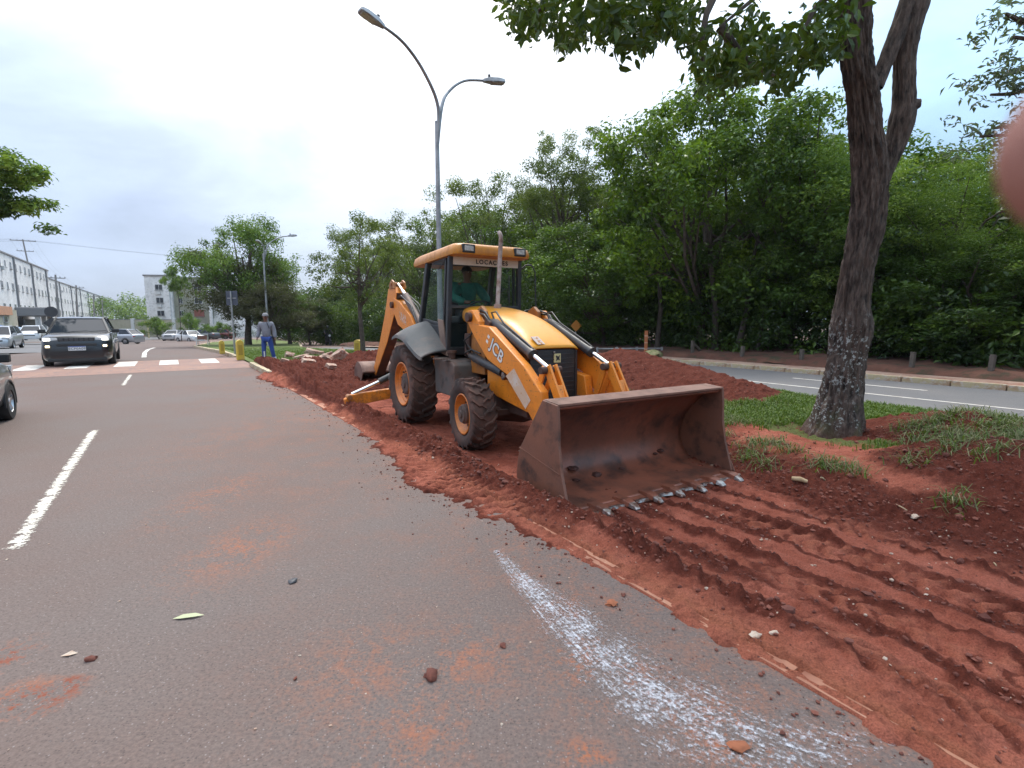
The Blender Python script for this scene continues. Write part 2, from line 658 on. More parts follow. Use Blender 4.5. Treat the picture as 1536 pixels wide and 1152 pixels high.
# median body seen beyond the dirt (raised, turfed)
tipw = [gnd(292, 519.5, .1), gnd(318, 513.5, .1), gnd(360, 509.5, .1), gnd(410, 509.5, .1), gnd(447, 513, .1), gnd(452, 520, .1)]
med = [W(u, kerb_n(u) + .12) for u in (19.3, 24, 28, 31, 33)] + tipw + [W(u, 10.15 + far_shift(u)) for u in (31, 28, 25, 22, 19.5)]
mb = MB()
ring = [Vector((p.x, p.y, 0.1 + zg(p.y))) for p in med]
low = [Vector((p.x, p.y, -.2 + zg(p.y))) for p in med]
mb.loft([low, ring])
o = mb.build('median', GRASSG)
o['kind'] = 'structure'

# kerbs: stones one by one
kerb = empty('kerb')
kerb['kind'] = 'structure'
stone = MB().box((0, 0, -.08), (0.97, 0.13, 0.2)).mesh('kerb_stone', KERB)
stone_y = MB().box((0, 0, -.02), (0.97, 0.14, 0.3)).mesh('kerb_stone', KERBY)


def lay_kerb(pts, me, z, parent, jit=0.01):
    acc = [Vector((p[0], p[1], 0)) for p in pts]
    pos, k = acc[0].copy(), 0
    seglen = 1.0
    for a, b_ in zip(acc[:-1], acc[1:]):
        d = b_ - a
        cnt = max(1, round(d.length / seglen))
        ang = math.atan2(d.y, d.x)
        for i in range(cnt):
            p = a + d * ((i + .5) / cnt)
            o = bpy.data.objects.new('kerb_stone', me)
            link(o, parent)
            o.location = (p.x, p.y, z + zg(p.y) + random.uniform(-jit, jit))
            o.rotation_euler = (random.uniform(-.02, .02), random.uniform(-.008, .008), ang + random.uniform(-.012, .012))
            o.scale = (d.length / cnt, 1, 1)


lay_kerb([W(-3, 2.27), W(15, 2.27)], stone, -0.012, kerb, .003)
lay_kerb([W(u, kerb_n(u) + .07) for u in (15.5, 19.5)], stone_y, 0.02, kerb, .012)
lay_kerb([W(u, kerb_n(u) + .07) for u in (23.5, 27, 31)] + tipw, stone_y, 0.02, kerb)
kerb2 = empty('kerb')
kerb2['kind'] = 'structure'
lay_kerb([W(u, 15.72 + far_shift(u) * 1.05) for u in (-14, -6, 0, 6, 10, 13, 16, 19, 22, 25, 28, 31)], stone_y, 0.0, kerb2)
lay_kerb([W(u, 10.2 + far_shift(u)) for u in (-14, -6, 0, 6, 10, 13, 16, 19, 22, 25, 28, 31)], stone_y, -0.02, kerb2)
# verge strip and red bank beyond the far road
strip('verge', us, lambda u: 15.78 + far_shift(u) * 1.05, lambda u: 17.2 + far_shift(u) * 1.05, 0.09,
      M('dusty verge', (0.40, 0.27, 0.20), .95, 0, [((0.25, 0.11, 0.07), 1.3, .4, .65), ((.42, .34, .27), 10, .5, .7)], (12, .5)))


def bank_mesh():
    U = np.linspace(-20, 40, 320)
    prof = [(0.0, 0.07), (0.12, 0.14), (0.3, 0.24), (0.6, 0.29), (1.2, 0.31), (2.5, 0.36), (6, .5), (14, .6), (40, .6)]
    V = []
    for u in U:
        for (dn, z) in prof:
            q = float(fbm(np.array([u * 1.3]), np.array([dn * 2.0]), 4, 3)[0]) - .5
            w = 1 if dn < 7 else 0
            p = W(u, 17.15 + far_shift(u) * 1.05 + dn + q * .3 * w, z * (0.75 + 0.5 * float(vnoise(np.array([u * .35]), np.array([1.]), 9)[0])) + q * .25 * w)
            V.append(p)
    k = len(prof)
    F = [(i * k + j, i * k + j + 1, (i + 1) * k + j + 1, (i + 1) * k + j) for i in range(len(U) - 1) for j in range(k - 1)]
    o = npmesh('earth_bank', np.array([tuple(v) for v in V]), F, 4,
               M('bank earth', (0.095, 0.038, 0.024), .95, 0, [((0.15, 0.065, 0.04), 1.2, .45, .65), ((0.035, 0.035, 0.016), 2.2, .5, .66)], (12, .7, .03)), smooth=True)
    o['kind'] = 'structure'


bank_mesh()

# painted markings
marks = empty('road_marking')
marks['kind'] = 'structure'


def mask_paint(name, col, lo, hi, sx, sy, stretch=(1, 1, 1)):
    """worn paint: noise decides where any is left"""
    m, t, b = newmat(name)
    vec = coords(t)
    mpp = N(t, 'ShaderNodeMapping')
    mpp.inputs['Scale'].default_value = stretch
    t.links.new(vec, mpp.inputs[0])
    f = mth(t, 'ADD', mth(t, 'MULTIPLY', noise_out(t, mpp.outputs[0], sx, 6, .65), .65), mth(t, 'MULTIPLY', noise_out(t, vec, sy, 3, .7), .35))
    at = N(t, 'ShaderNodeAttribute', attribute_name='cover')
    f = mth(t, 'ADD', f, at.outputs['Fac'])
    f = ramp(t, f, [(lo, 0.0), (hi, 1.0)])
    b.inputs['Base Color'].default_value = (*col, 1)
    b.inputs['Roughness'].default_value = .8
    tr = N(t, 'ShaderNodeBsdfTransparent')
    ms = N(t, 'ShaderNodeMixShader')
    t.links.new(f, ms.inputs[0])
    t.links.new(tr.outputs[0], ms.inputs[1])
    t.links.new(b.outputs[0], ms.inputs[2])
    t.links.new(ms.outputs[0], t.nodes['Material Output'].inputs[0])
    return m


WORN = mask_paint('worn lane paint', (0.60, 0.55, 0.47), 0.575, 0.625, 9, 60, (2.2, .8, 1))


def dash(u0, u1, n, w, z=0.004, mat=None, ragged=True):
    k = max(2, int((u1 - u0) / .05))
    V, F, C = [], [], []
    for i in range(k + 1):
        for j in range(7):
            V.append((u0 + (u1 - u0) * i / k, -(n + (j / 6 - .5) * w), z))
            C.append(0.16 - 0.20 * abs(j / 3 - 1) ** 2 - (0.06 if i in (0, k) else 0))
    for i in range(k):
        for j in range(6):
            F.append((i * 7 + j, i * 7 + j + 1, (i + 1) * 7 + j + 1, (i + 1) * 7 + j))
    o = npmesh('lane_dash', V, F, 4, mat or WORN, marks, attrs={'cover': C})
    o.rotation_euler = (0, 0, ROADROT)
    return o


dash(4.72, 9.35, -1.02, 0.15)
dash(15.5, 18.4, -1.06, 0.13)
# lines of the far carriageway
for off, wd, dashed in ((10.85, .1, False), (12.45, .1, False), (14.1, .1, True)):
    fl = lambda u, s: off + s + far_shift(u)
    if dashed:
        for u in range(-14, 30, 6):
            strip('lane_dash', [u, u + 1.5, u + 3], lambda q: off + far_shift(q), lambda q: off + wd + far_shift(q), .009, WHITEP, None, marks)
    else:
        strip('edge_line', us, lambda q: off + far_shift(q), lambda q: off + wd + far_shift(q), .009, WHITEP, None, marks)

# raised red crossing with white bars
mb = MB()
prof = [(19.0, 0.003), (19.9, 0.09), (23.1, 0.09), (23.9, 0.003)]
vs, fs = [], []
for (u, z) in prof:
    for n in (-5.1, kerb_n(u) + .02):
        vs.append(W(u, n, z))
for i in range(3):
    fs.append((2 * i, 2 * i + 1, 2 * i + 3, 2 * i + 2))
mb.add(vs, fs)
o = mb.build('raised_crossing', REDTAB)
o['kind'] = 'structure'
for i in range(5):
    n = 1.1 - i * 1.22
    sheet('crossing_bar', [W(20.6, n - .28), W(20.6, n + .28), W(22.9, n + .28), W(22.9, n - .28)], 0.094, WHITEP, None, o)
# turning line that curves away from the crossing
V = []
pp = [gnd(216, 536), gnd(217, 529), gnd(222, 524.5), gnd(232, 521.5)]
mb = MB()
vs = []
for i, p in enumerate(pp):
    d = (pp[min(i + 1, 3)] - pp[max(i - 1, 0)]).normalized()
    s = Vector((-d.y, d.x, 0)) * .09
    vs += [p + s + Vector((0, 0, .004)), p - s + Vector((0, 0, .004))]
mb.add(vs, [(0, 1, 3, 2), (2, 3, 5, 4), (4, 5, 7, 6)])
mb.build('curved_line', WHITEP, marks)

# ------------------------------------------------------------------ dug earth (height field in road coordinates)
NE = np.array([(-3, 2.05), (.58, 2.12), (1.4, 2.2), (2.1, 2.2), (2.6, 2.12), (3.08, 1.98), (3.76, 1.96), (4.32, 1.78), (5.0, 1.8), (5.58, 1.98), (6.4, 2.1), (7.43, 2.2), (9, 2.2), (10.4, 2.25), (12.5, 2.15), (14.2, 1.95), (15.6, 1.9), (17.5, 2.5), (23, 4)])


def gauss(u, n, cu, cn, su, sn):
    return np.exp(-((u - cu) / su) ** 2 - ((n - cn) / sn) ** 2)


def mound(u, n, cu, cn, ru, rn, h, p=1.0):
    r = np.sqrt(((u - cu) / ru) ** 2 + ((n - cn) / rn) ** 2)
    r = r + (fbm(u * .9, n * .9, 3, 51) - .5) * .35
    return h * np.clip(1 - r, 0, 1) ** p


def dirt(u, n):
    """height, looseness, dryness"""
    ne = np.interp(u, NE[:, 0], NE[:, 1]) + (fbm(u * 2.2, n * 0 + 3, 4, 5) - .5) * .30 + (vnoise(u * 11, n * 11, 8) - .5) * .12 + (vnoise(u * 34, n * 34, 9) - .5) * .07
    low = fbm(u * .7, n * .7, 4, 11) - .5
    midn = fbm(u * 3.1, n * 3.1, 4, 12) - .5
    cl = fbm(u * 9, n * 9, 4, 13, .6)
    clod = np.abs(fbm(u * 6.5, n * 6.5, 3, 14) - .5) * 2
    fine = fbm(u * 30, n * 30, 3, 15, .6) - .5
    wob = n + .10 * (vnoise(u * .8, n * 0, 21) - .5) + .05 * (vnoise(u * 2.6, n * 2, 22) - .5)
    z = np.full_like(u, -.12)
    loose = np.zeros_like(u)
    dry = np.zeros_like(u)
    # shoulder between asphalt and bed
    sh = sstep(2.95, 2.45, n)
    z = z + sh * .135
    # scraped bed: lengthwise grooves and ridges left by the bucket and the wheels
    bed = sstep(2.7, 3.0, n) * sstep(5.3, 4.8, n) * sstep(5.5, 3.2, u)
    for c, w, h in ((3.10, .10, .018), (3.46, .06, .022), (3.80, .05, .010), (4.14, .09, .030), (4.52, .05, .008)):
        rg = np.exp(-((wob + .10 * (fbm(u * 5, n * 5, 3, 35) - .5) - c) / (w * (.55 + .9 * vnoise(u * 2.1, n * 0 + c, 36)))) ** 2) * (0.15 + 1.3 * fbm(u * 1.9, n * 1.5 + c * 7, 3, 31))
        z = z + bed * rg * h
        loose = np.maximum(loose, np.clip(bed * rg * 1.05, 0, 1))
    z = z + bed * (.010 * midn + .012 * np.sin(wob * 46) * (vnoise(u * .9, n * 3, 33) > .45))
    # wheel tracks with lug prints
    for c, w, amp, uu in ((2.74, .25, .046, (-2, 2.9)), (3.97, .15, .030, (.0, 2.9)), (3.30, .13, .026, (-1, 2.4)), (2.2, .3, .034, (2.9, 5.9)), (4.62, .2, .022, (-1.5, 2.2))):
        inr = (.45 + .55 * sstep(.35, .6, fbm(u * 2.4, n * 2.4, 3, 91))) * sstep(w, w * .72, np.abs(wob - c)) * sstep(uu[0], uu[0] + .4, u) * sstep(uu[1], uu[1] - .4, u)
        ph = (u + .75 * np.abs(wob - c) * (1 if c != 2.2 else 0) + (.55 * (n - c) if c == 2.2 else 0) + .16 * midn) / (.145 if c != 2.2 else .13)
        lug = np.abs((ph % 1.0) - .5) * 2
        z = z + inr * (sstep(.3, .75, lug) * amp - amp * .5)
        loose = np.maximum(loose, inr * sstep(.55, .2, lug) * .6)
        dry = np.maximum(dry, inr * sstep(.35, .8, lug) * .55)
    # loose ridge pushed up beside the wheels
    rid = gauss(u, n, 7.6, 2.62, 4.2, .26)
    z = z + rid * (.10 + .10 * cl)
    loose = np.maximum(loose, np.clip(rid * 1.7, 0, 1))
    rid2 = gauss(u, n, 2.3, 2.62, 1.6, .13) * (.4 + vnoise(u * 3, n * 3, 41))
    z = z + rid2 * .05
    loose = np.maximum(loose, np.clip(rid2 * 1.2, 0, 1))
    # bank up to the turf on the right
    bnk = sstep(4.75, 6.5, n + low * 1.1 + .25 * midn)
    z = z + bnk * .25
    edge = np.exp(-((n + low * 1.1 - 5.3) / .55) ** 2)
    loose = np.maximum(loose, np.clip(edge * 1.2, 0, 1) * sstep(6, 4.4, u) + 0)
    z = z + edge * .07 * cl * sstep(6, 4, u)
    # churned earth behind the machine
    ch = sstep(9.5, 11.5, u) * sstep(21.5, 19.5, u + 1.2 * low) * sstep(1.9, 2.6, n) * sstep(8.6, 7.0, n)
    z = z + ch * (.16 + .34 * low + .30 * midn + .14 * cl)
    loose = np.maximum(loose, ch * .95)
    # the two heaps
    m1 = np.maximum(mound(u, n, 8.4, 8.8, 4.3, 2.3, .74), mound(u, n, 6.7, 8.8, 2.6, 1.8, .46))
    m1 = np.maximum(m1, mound(u, n, 10.6, 8.2, 3.2, 2.2, .60))
    m2 = np.maximum(mound(u, n, 1.85, 7.8, 1.4, 1.3, .38, .8), mound(u, n, .3, 6.6, 2.0, 1.4, .40, .8))
    z = z + m1 + m2
    hm = np.clip(np.maximum(m1, m2) * 8, 0, 1)
    loose = np.maximum(loose, hm)
    z = z + hm * (.05 * midn)
    # churned ring at the trunk foot
    gt = gauss(u, n, 3.1, 7.25, .75, .75)
    z = z * (1 - gt) + .04 * gt
    loose = np.maximum(loose, gt * .6)
    # loose soil is lumpy, trodden soil nearly smooth
    lump_ = np.clip(vnoise(u * 15, n * 15, 81) - .58, 0, 1) * .11 + np.clip(vnoise(u * 31, n * 31, 82) - .6, 0, 1) * .06
    z = z + loose * (.062 * (cl - .5) + .04 * (.5 - clod) + .030 * fine + lump_) + (1 - loose) * (.030 * (cl - .5) + .014 * fine + .034 * np.abs(fbm(u * 4.5, n * 4.5, 3, 83) - .5))
    # spill on the asphalt
    z = np.where(n < 2.6, np.minimum(z, -.02 + (n - ne) * .45 + .035 * (cl - .3)) * (n < 2.45) + z * (n >= 2.45), z)
    sm = (n < 2.6) * sstep(ne, ne + .12, n)
    z = z + sm * (.030 * (cl - .5) + .018 * fine + .020 * np.clip(vnoise(u * 22, n * 22, 85) - .55, 0, 1) * 2)
    z = np.where(n < 2.3, np.where(n < ne, -.05, np.clip(z, -.05, .30)), z)
    kd = np.exp(-((n - 2.3) / .14) ** 2)
    kl = np.exp(-((n - 2.29) / .06) ** 2) * sstep(5.2, 4.2, u)
    z = np.where((n > 2.19) & (n < 2.42), np.maximum(z, .006 + .016 * kl * (.3 + vnoise(u * 7, n * 9, 44))), z)
    kn = np.abs(n - 2.272 - .012 * (vnoise(u * 6, n * 0, 46) - .5)) < .010 + .03 * (fbm(u * 3, n * 0 + 5, 3, 47) - .5)
    z = np.where(kn & (u > -.5) & (u < 3.6), np.minimum(z, -.004), z)
    dry = np.maximum(dry, kl * 1.0)
    dry = np.maximum(dry, kd * (.35 + .6 * vnoise(u * 2.1, n * 3, 45)) * (1 - .6 * loose))
    loose = np.clip(loose + .55 * (fbm(u * 1.7, n * 2.6, 4, 61) - .47) * 2, 0, 1)
    loose = np.maximum(loose, np.where((n < 2.15) & (u > 2), np.clip(1 - (n - ne) * 6, 0, 1) * .9, 0))
    z = np.where((u > 20.5) & (n > 2.4), np.minimum(z, .3 - (u - 20.5) * .14), z)
    return z, loose, np.clip(dry + .3 * low, 0, 1)


def steps(*segs):
    out = []
    for a, b_, d in segs:
        out.append(np.arange(a, b_, d))
    return np.concatenate(out)


def dirt_mat():
    m, t, b = newmat('red soil')
    vec = coords(t)
    lo = N(t, 'ShaderNodeAttribute', attribute_name='loose').outputs['Fac']
    dr = N(t, 'ShaderNodeAttribute', attribute_name='dry').outputs['Fac']
    tu = N(t, 'ShaderNodeAttribute', attribute_name='turf').outputs['Fac']
    f1 = noise_out(t, vec, 26, 6, .7)
    f2 = noise_out(t, vec, 4.0, 5, .6)
    f3 = noise_out(t, vec, 110, 3, .7)
    packed = mix(t, ramp(t, f2, [(.35, 0.), (.65, 1.)]), (0.265, 0.074, 0.045), (0.370, 0.120, 0.078))
    packed = mix(t, mth(t, 'MULTIPLY', dr, ramp(t, f1, [(.3, .4), (.6, 1.)])), packed, (0.33, 0.115, 0.065))
    loosec = mix(t, ramp(t, f1, [(.35, 0.), (.7, 1.)]), (0.074, 0.0190, 0.0120), (0.165, 0.044, 0.027))
    c = mix(t, ramp(t, mth(t, 'ADD', lo, mth(t, 'MULTIPLY', mth(t, 'SUBTRACT', f1, .5), .9)), [(.25, 0.), (.62, 1.)]), packed, loosec)
    c = mix(t, ramp(t, f3, [(.4, 0.), (.72, .6)]), c, (0.045, 0.014, 0.010))
    f4 = noise_out(t, vec, 9.0, 6, .72)
    c = mix(t, ramp(t, f4, [(.53, 0.), (.62, .5)]), c, (0.085, 0.024, 0.016))
    # flecks of stone and straw
    vor = N(t, 'ShaderNodeTexVoronoi', Scale=30.0)
    t.links.new(vec, vor.inputs['Vector'])
    sp = N(t, 'ShaderNodeSeparateColor')
    t.links.new(vor.outputs['Color'], sp.inputs[0])
    fl = mth(t, 'MULTIPLY', ramp(t, vor.outputs['Distance'], [(.14, 1.), (.2, 0.)]), ramp(t, sp.outputs[0], [(.975, 0.), (.98, 1.)]))
    c = mix(t, fl, c, (.42, .33, .26))
    tf = ramp(t, mth(t, 'ADD', tu, mth(t, 'MULTIPLY', mth(t, 'SUBTRACT', f2, .5), 1.2)), [(.4, 0.), (.6, 1.)])
    c = mix(t, tf, c, mix(t, f1, (.05, .075, .016), (.13, .12, .05)))
    t.links.new(c, b.inputs['Base Color'])
    b.inputs['Roughness'].default_value = .88
    b.inputs['Specular IOR Level'].default_value = .08
    h = mth(t, 'ADD', mth(t, 'MULTIPLY', f1, .8), mth(t, 'MULTIPLY', f3, .35))
    bump(t, b, h, .9, .022)
    return m


SOIL = dirt_mat()
Ug = steps((-3, -1, .05), (-1, 5.6, .0145), (5.6, 9.5, .026), (9.5, 23.5, .06))
Ng = steps((1.5, 5.0, .0145), (5.0, 7.6, .028), (7.6, 10.24, .055))
UU, NN = np.meshgrid(Ug, Ng, indexing='ij')
ZZ, LO, DR = dirt(UU, NN)
# rock the surface down at the far kerb and the left end
TURF = sstep(6.3, 7.0, NN + .5 * (fbm(UU * .8, NN * .8, 3, 71) - .5)) * (LO < .6) * 1.0
XY = np.stack([UU * DU[0] + NN * DN[0], UU * DU[1] + NN * DN[1], ZZ], -1).reshape(-1, 3)
nu, nv = UU.shape
idx = np.arange(nu * nv).reshape(nu, nv)
Q = np.stack([idx[:-1, :-1], idx[:-1, 1:], idx[1:, 1:], idx[1:, :-1]], -1).reshape(-1, 4)[:, ::-1]
drop = (XY[:, 2].reshape(nu, nv) < -.045) & (NN < 2.1)
keep = ~(drop[:-1, :-1] & drop[1:, 1:] & drop[1:, :-1] & drop[:-1, 1:]).reshape(-1)
soil = npmesh('dug_earth', XY, Q[keep], 4, SOIL, smooth=True, attrs={'loose': LO.ravel(), 'dry': DR.ravel(), 'turf': TURF.ravel()})
soil['kind'] = 'structure'


def dirt_z(u, n):
    return float(dirt(np.array([float(u)]), np.array([float(n)]))[0][0])
# ------------------------------------------------------------------ backhoe loader (x forward, y left, z up; origin under the rear axle)
_a = rad(31)
BO = Vector((-.9434, 8.8499, -.12))
BROT = math.atan2(-math.cos(_a), math.sin(_a))


def machine_paint(name, col, faded, dust=.5, chip=True, splash=.8):
    m, t, b = newmat(name)
    vec = coords(t)
    f = ramp(t, noise_out(t, vec, 1.4, 5, .6), [(.35, 0.), (.7, 1.)])
    c = mix(t, f, col, faded)
    streak = N(t, 'ShaderNodeMapping')
    streak.inputs['Scale'].default_value = (7, 7, 1.2)
    t.links.new(vec, streak.inputs[0])
    d1 = noise_out(t, streak.outputs[0], 1.6, 6, .68)
    d2 = noise_out(t, vec, 17, 5, .7)
    dm = ramp(t, mth(t, 'ADD', mth(t, 'MULTIPLY', d1, .6), mth(t, 'MULTIPLY', d2, .4)), [(.5 - .06 * dust, 0.), (.72 - .05 * dust, .85 * min(1, dust + .2))])
    c = mix(t, dm, c, (.20, .085, .045))
    sz = N(t, 'ShaderNodeSeparateXYZ')
    t.links.new(vec, sz.inputs[0])
    low_ = ramp(t, mth(t, 'ADD', sz.outputs[2], mth(t, 'MULTIPLY', mth(t, 'SUBTRACT', d2, .5), .9)), [(.35, 1.), (1.05, 0.)])
    spl = mth(t, 'MULTIPLY', low_, ramp(t, noise_out(t, vec, 7.0, 6, .7), [(.44, 0.), (.56, splash)]))
    c = mix(t, spl, c, (.15, .055, .032))
    if chip:
        ch = ramp(t, noise_out(t, vec, 34, 3, .6), [(.665, 0.), (.69, 1.)])
        c = mix(t, ch, c, (.07, .04, .03))
        sc = N(t, 'ShaderNodeMapping')
        sc.inputs['Scale'].default_value = (3, 3, 60)
        sc.inputs['Rotation'].default_value = (0, .6, 0)
        t.links.new(vec, sc.inputs[0])
        c = mix(t, ramp(t, noise_out(t, sc.outputs[0], 1.2, 4, .6), [(.66, 0.), (.70, .6)]), c, (.30, .14, .07))
    t.links.new(c, b.inputs['Base Color'])
    r = mth(t, 'ADD', mth(t, 'MULTIPLY', dm, .45), .36)
    t.links.new(r, b.inputs['Roughness'])
    bump(t, b, noise_out(t, vec, 3.0, 3), .08, .02)
    return m


ORANGE = machine_paint('loader orange paint', (.78, .235, .014), (.74, .245, .030), .15, True, .5)
YELLOW = machine_paint('bonnet yellow paint', (.76, .31, .012), (.73, .30, .02), .05, False)
ROOFY = machine_paint('roof yellow paint', (.56, .22, .018), (.50, .19, .03), .5, False)
DKORANGE = machine_paint('muddy orange paint', (.42, .15, .02), (.28, .11, .03), 1.0)
BLACKP = M('black cab paint', (.022, .023, .026), .5, 0, [((.07, .055, .045), 2.2, .5, .75)], rvar=.2)
RAMP = M('ram barrel paint', (.035, .035, .037), .45, 0, [((.12, .07, .045), 4, .5, .75)], rvar=.2)
CHROME = M('polished ram rod', (.75, .74, .72), .18, 1.0)
STEELW = M('worn steel', (.46, .43, .40), .38, .9, [((.16, .075, .05), 14, .40, .58)])
RUST = M('rusty bucket steel', (.185, .086, .058), .52, .15, [((.22, .092, .055), 1.6, .42, .62), ((.065, .04, .032), 5, .5, .68), ((.30, .22, .18), 34, .69, .73)], (40, .25, .01), rvar=.3)
RUSTIN = M('scoured bucket lining', (.185, .070, .044), .40, .2, [((.30, .098, .056), 1.3, .40, .60), ((.07, .036, .028), 3.2, .48, .66), ((.34, .27, .23), 38, .70, .74)], (30, .2, .01), rvar=.25)
TYRE = M('muddy tyre rubber', (.042, .032, .028), .85, 0, [((.135, .065, .045), 2.4, .38, .62), ((.05, .033, .026), 11, .5, .7)], (40, .3, .008))
RIMO = machine_paint('wheel rim orange', (.70, .185, .022), (.66, .22, .04), .25, True, .25)
HUBM = M('muddy hub', (.12, .075, .058), .8, 0, [((.06, .042, .035), 8, .45, .65)], (30, .3))
FENDER = M('grey moulded fender', (.085, .088, .086), .68, 0, [((.17, .13, .105), 2.3, .45, .7)], (60, .1), rvar=.2)
TANK = M('dusty tank steel', (.11, .10, .09), .7, 0, [((.16, .085, .06), 2.6, .45, .65), ((.055, .045, .04), 7, .52, .7)], (20, .2))
MUDST = M('mud caked steel', (.075, .040, .030), .85, 0, [((.13, .06, .04), 3, .45, .65)], (20, .5))
PINKST = M('weathered exhaust steel', (.42, .34, .30), .6, .2, [((.22, .12, .09), 9, .45, .65)], (60, .2))
HOSE = M('rubber hose', (.02, .02, .02), .5)
CABGLASS = glass_mat('cab glass', (.02, .03, .028), .16, .03, (1.3, .14))
SIGNW = M('cream banner vinyl', (.62, .58, .50), .6, 0, [((.5, .42, .33), 5, .5, .7)])
BLKTXT = M('black lettering', (.03, .028, .028), .6)
WHTTXT = M('white lettering', (.74, .72, .68), .6, 0, [((.5, .36, .24), 16, .55, .7)])
LAMPG = M('lamp lens', (.50, .47, .42), .15, 0, [((.3, .28, .25), 40, .4, .6)], coat=.6)

BH = empty('backhoe_loader', BO, BROT, 'muddy orange and yellow backhoe loader with wide rusty front bucket lowered in the red soil', 'backhoe loader')


def tyre_mesh(R, w, nl):
    mb = MB()
    hw = w / 2
    prof = [(-hw * .72, R * .56), (-hw * .96, R * .66), (-hw, R * .78), (-hw * .97, R * .88), (-hw * .86, R * .915),
            (-hw * .4, R * .925), (0, R * .927), (hw * .4, R * .925), (hw * .86, R * .915), (hw * .97, R * .88), (hw, R * .78), (hw * .96, R * .66), (hw * .72, R * .56)]
    mb.lathe(prof, 'y', 64, closed=True)
    # lugs: bent bars, staggered left and right
    for s in (-1, 1):
        for k in range(nl):
            t0 = 2 * math.pi * (k + (.5 if s > 0 else 0)) / nl
            secs = []
            pts = [(-.10, 0.0, .036), (.25, .20, .036), (.50, .20, .040), (.80, .44, .046), (1.0, .62, .054)]
            pitch = 2 * math.pi / nl
            for (fy, ft, th) in pts:
                y = s * fy * hw * .97
                tc = t0 + ft * pitch * 1.35
                top = R * (1.0 - .055 * max(0, fy - .45) ** 1.2)
                bot = R * (.90 - .05 * max(0, fy - .7) / .3)
                half = th * R * .86
                ring = []
                for (rr, hh) in ((bot, half * 1.25), (top, half * .8), (top, -half * .8), (bot, -half * 1.25)):
                    ta = tc + hh / R
                    ring.append((rr * math.cos(ta), y, rr * math.sin(ta)))
                secs.append(ring)
            # shoulder end drops down the side wall
            y = s * hw * 1.015
            tc = t0 + .68 * pitch * 1.35
            ring = []
            for (rr, hh) in ((R * .80, .05 * R), (R * .93, .05 * R), (R * .93, -.05 * R), (R * .80, -.05 * R)):
                ta = tc + hh / R
                ring.append((rr * math.cos(ta), y, rr * math.sin(ta)))
            secs.append(ring)
            mb.loft(secs)
    return mb


def wheel(name, x, y, z, R, w, rim_r, side, nl, dish, steer=0.0, spin=0.0, hub=.1):
    e = empty(name, (x, y, z), steer, parent=BH)
    o = tyre_mesh(R, w, nl).build('tyre', TYRE, e, smooth=38)
    o.rotation_euler = (0, spin, 0)
    hw = w / 2 * side
    mb = MB()
    outer = hw * .78
    prof = [(outer + .012 * side, rim_r * 1.06), (outer + .014 * side, rim_r * 1.0), (outer - .03 * side, rim_r * .95), (outer - .05 * side, rim_r * .90),
            (hw * dish + .03 * side, rim_r * .84), (hw * dish, rim_r * .74), (hw * dish, rim_r * .30)]
    mb.lathe(prof, 'y', 48)
    mb.lathe([(hw * dish, rim_r * .84), (-hw * .7, rim_r * .9), (-hw * .78, rim_r * 1.06)], 'y', 40)
    r = mb.build('rim', RIMO, e, smooth=35)
    so = r.modifiers.new('thick', 'SOLIDIFY')
    so.thickness = .012
    h = MB()
    h.lathe([(hw * dish + .001, rim_r * .52), (hw * dish + hub * .75 * side, rim_r * .50), (hw * dish + hub * .85 * side, rim_r * .44), (hw * dish + hub * side, rim_r * .42), (hw * dish + hub * side, rim_r * .20), (hw * dish + (hub + .02) * side, rim_r * .18), (hw * dish + (hub + .02) * side, 0.001)], 'y', 28)
    h.build('hub', HUBM, e, smooth=35)
    bolt = MB().lathe([(-.016, .016), (.016, .016), (.018, .001)], 'y', 6).mesh('wheel_bolt', HUBM)
    for k in range(10):
        t = 2 * math.pi * k / 10 + .2
        o = link(bpy.data.objects.new('wheel_bolt', bolt), e)
        o.location = (rim_r * .62 * math.cos(t), hw * dish + .014 * side, rim_r * .62 * math.sin(t))
    return e


for s in (-1, 1):
    wheel('rear_wheel', 0, .872 * s, .655, .665, .43, .35, s, 21, .42, 0, .1 * s, .05)
    wheel('front_wheel', 2.13, .81 * s, .478, .49, .33, .262, s, 19, .15, rad(-4), .3 * s, .13)

# chassis, axles, engine skirts
mb = MB()
for s in (-1, 1):
    mb.box((1.3, s * .33, .62), (3.1, .12, .26))
mb.box((.0, 0, .66), (.5, 1.1, .34))
mb.box((.3, 0, .9), (1.2, .7, .4))
mb.build('chassis', MUDST, BH, bevel=.015)
mb = MB()
mb.tube([(2.13, -.66, .47), (2.13, -.3, .42), (2.13, 0, .44), (2.13, .3, .42), (2.13, .66, .47)], [.09, .10, .17, .10, .09], 12)
mb.box((2.13, 0, .62), (.32, .4, .2))
mb.bar((2.36, -.55, .50), (2.36, .55, .50), .07, .07)
mb.build('front_axle', MUDST, BH, smooth=40)
mb = MB()
mb.prism([(2.25, .70), (3.02, .60), (3.08, .72), (3.02, 1.0), (2.6, 1.06), (2.15, 1.16), (2.0, 1.14), (2.0, .80)], -.50, -.38)
mb.build('side_frame', ORANGE, BH, bevel=.012)
mb = MB()
mb.prism([(2.25, .70), (3.02, .60), (3.08, .72), (3.02, 1.0), (2.6, 1.06), (2.15, 1.16), (2.0, 1.14), (2.0, .80)], .38, .50)
mb.build('side_frame', ORANGE, BH, bevel=.012)
MB().box((2.86, 0, .56), (.34, .7, .2)).build('front_crossmember', MUDST, BH, bevel=.02)
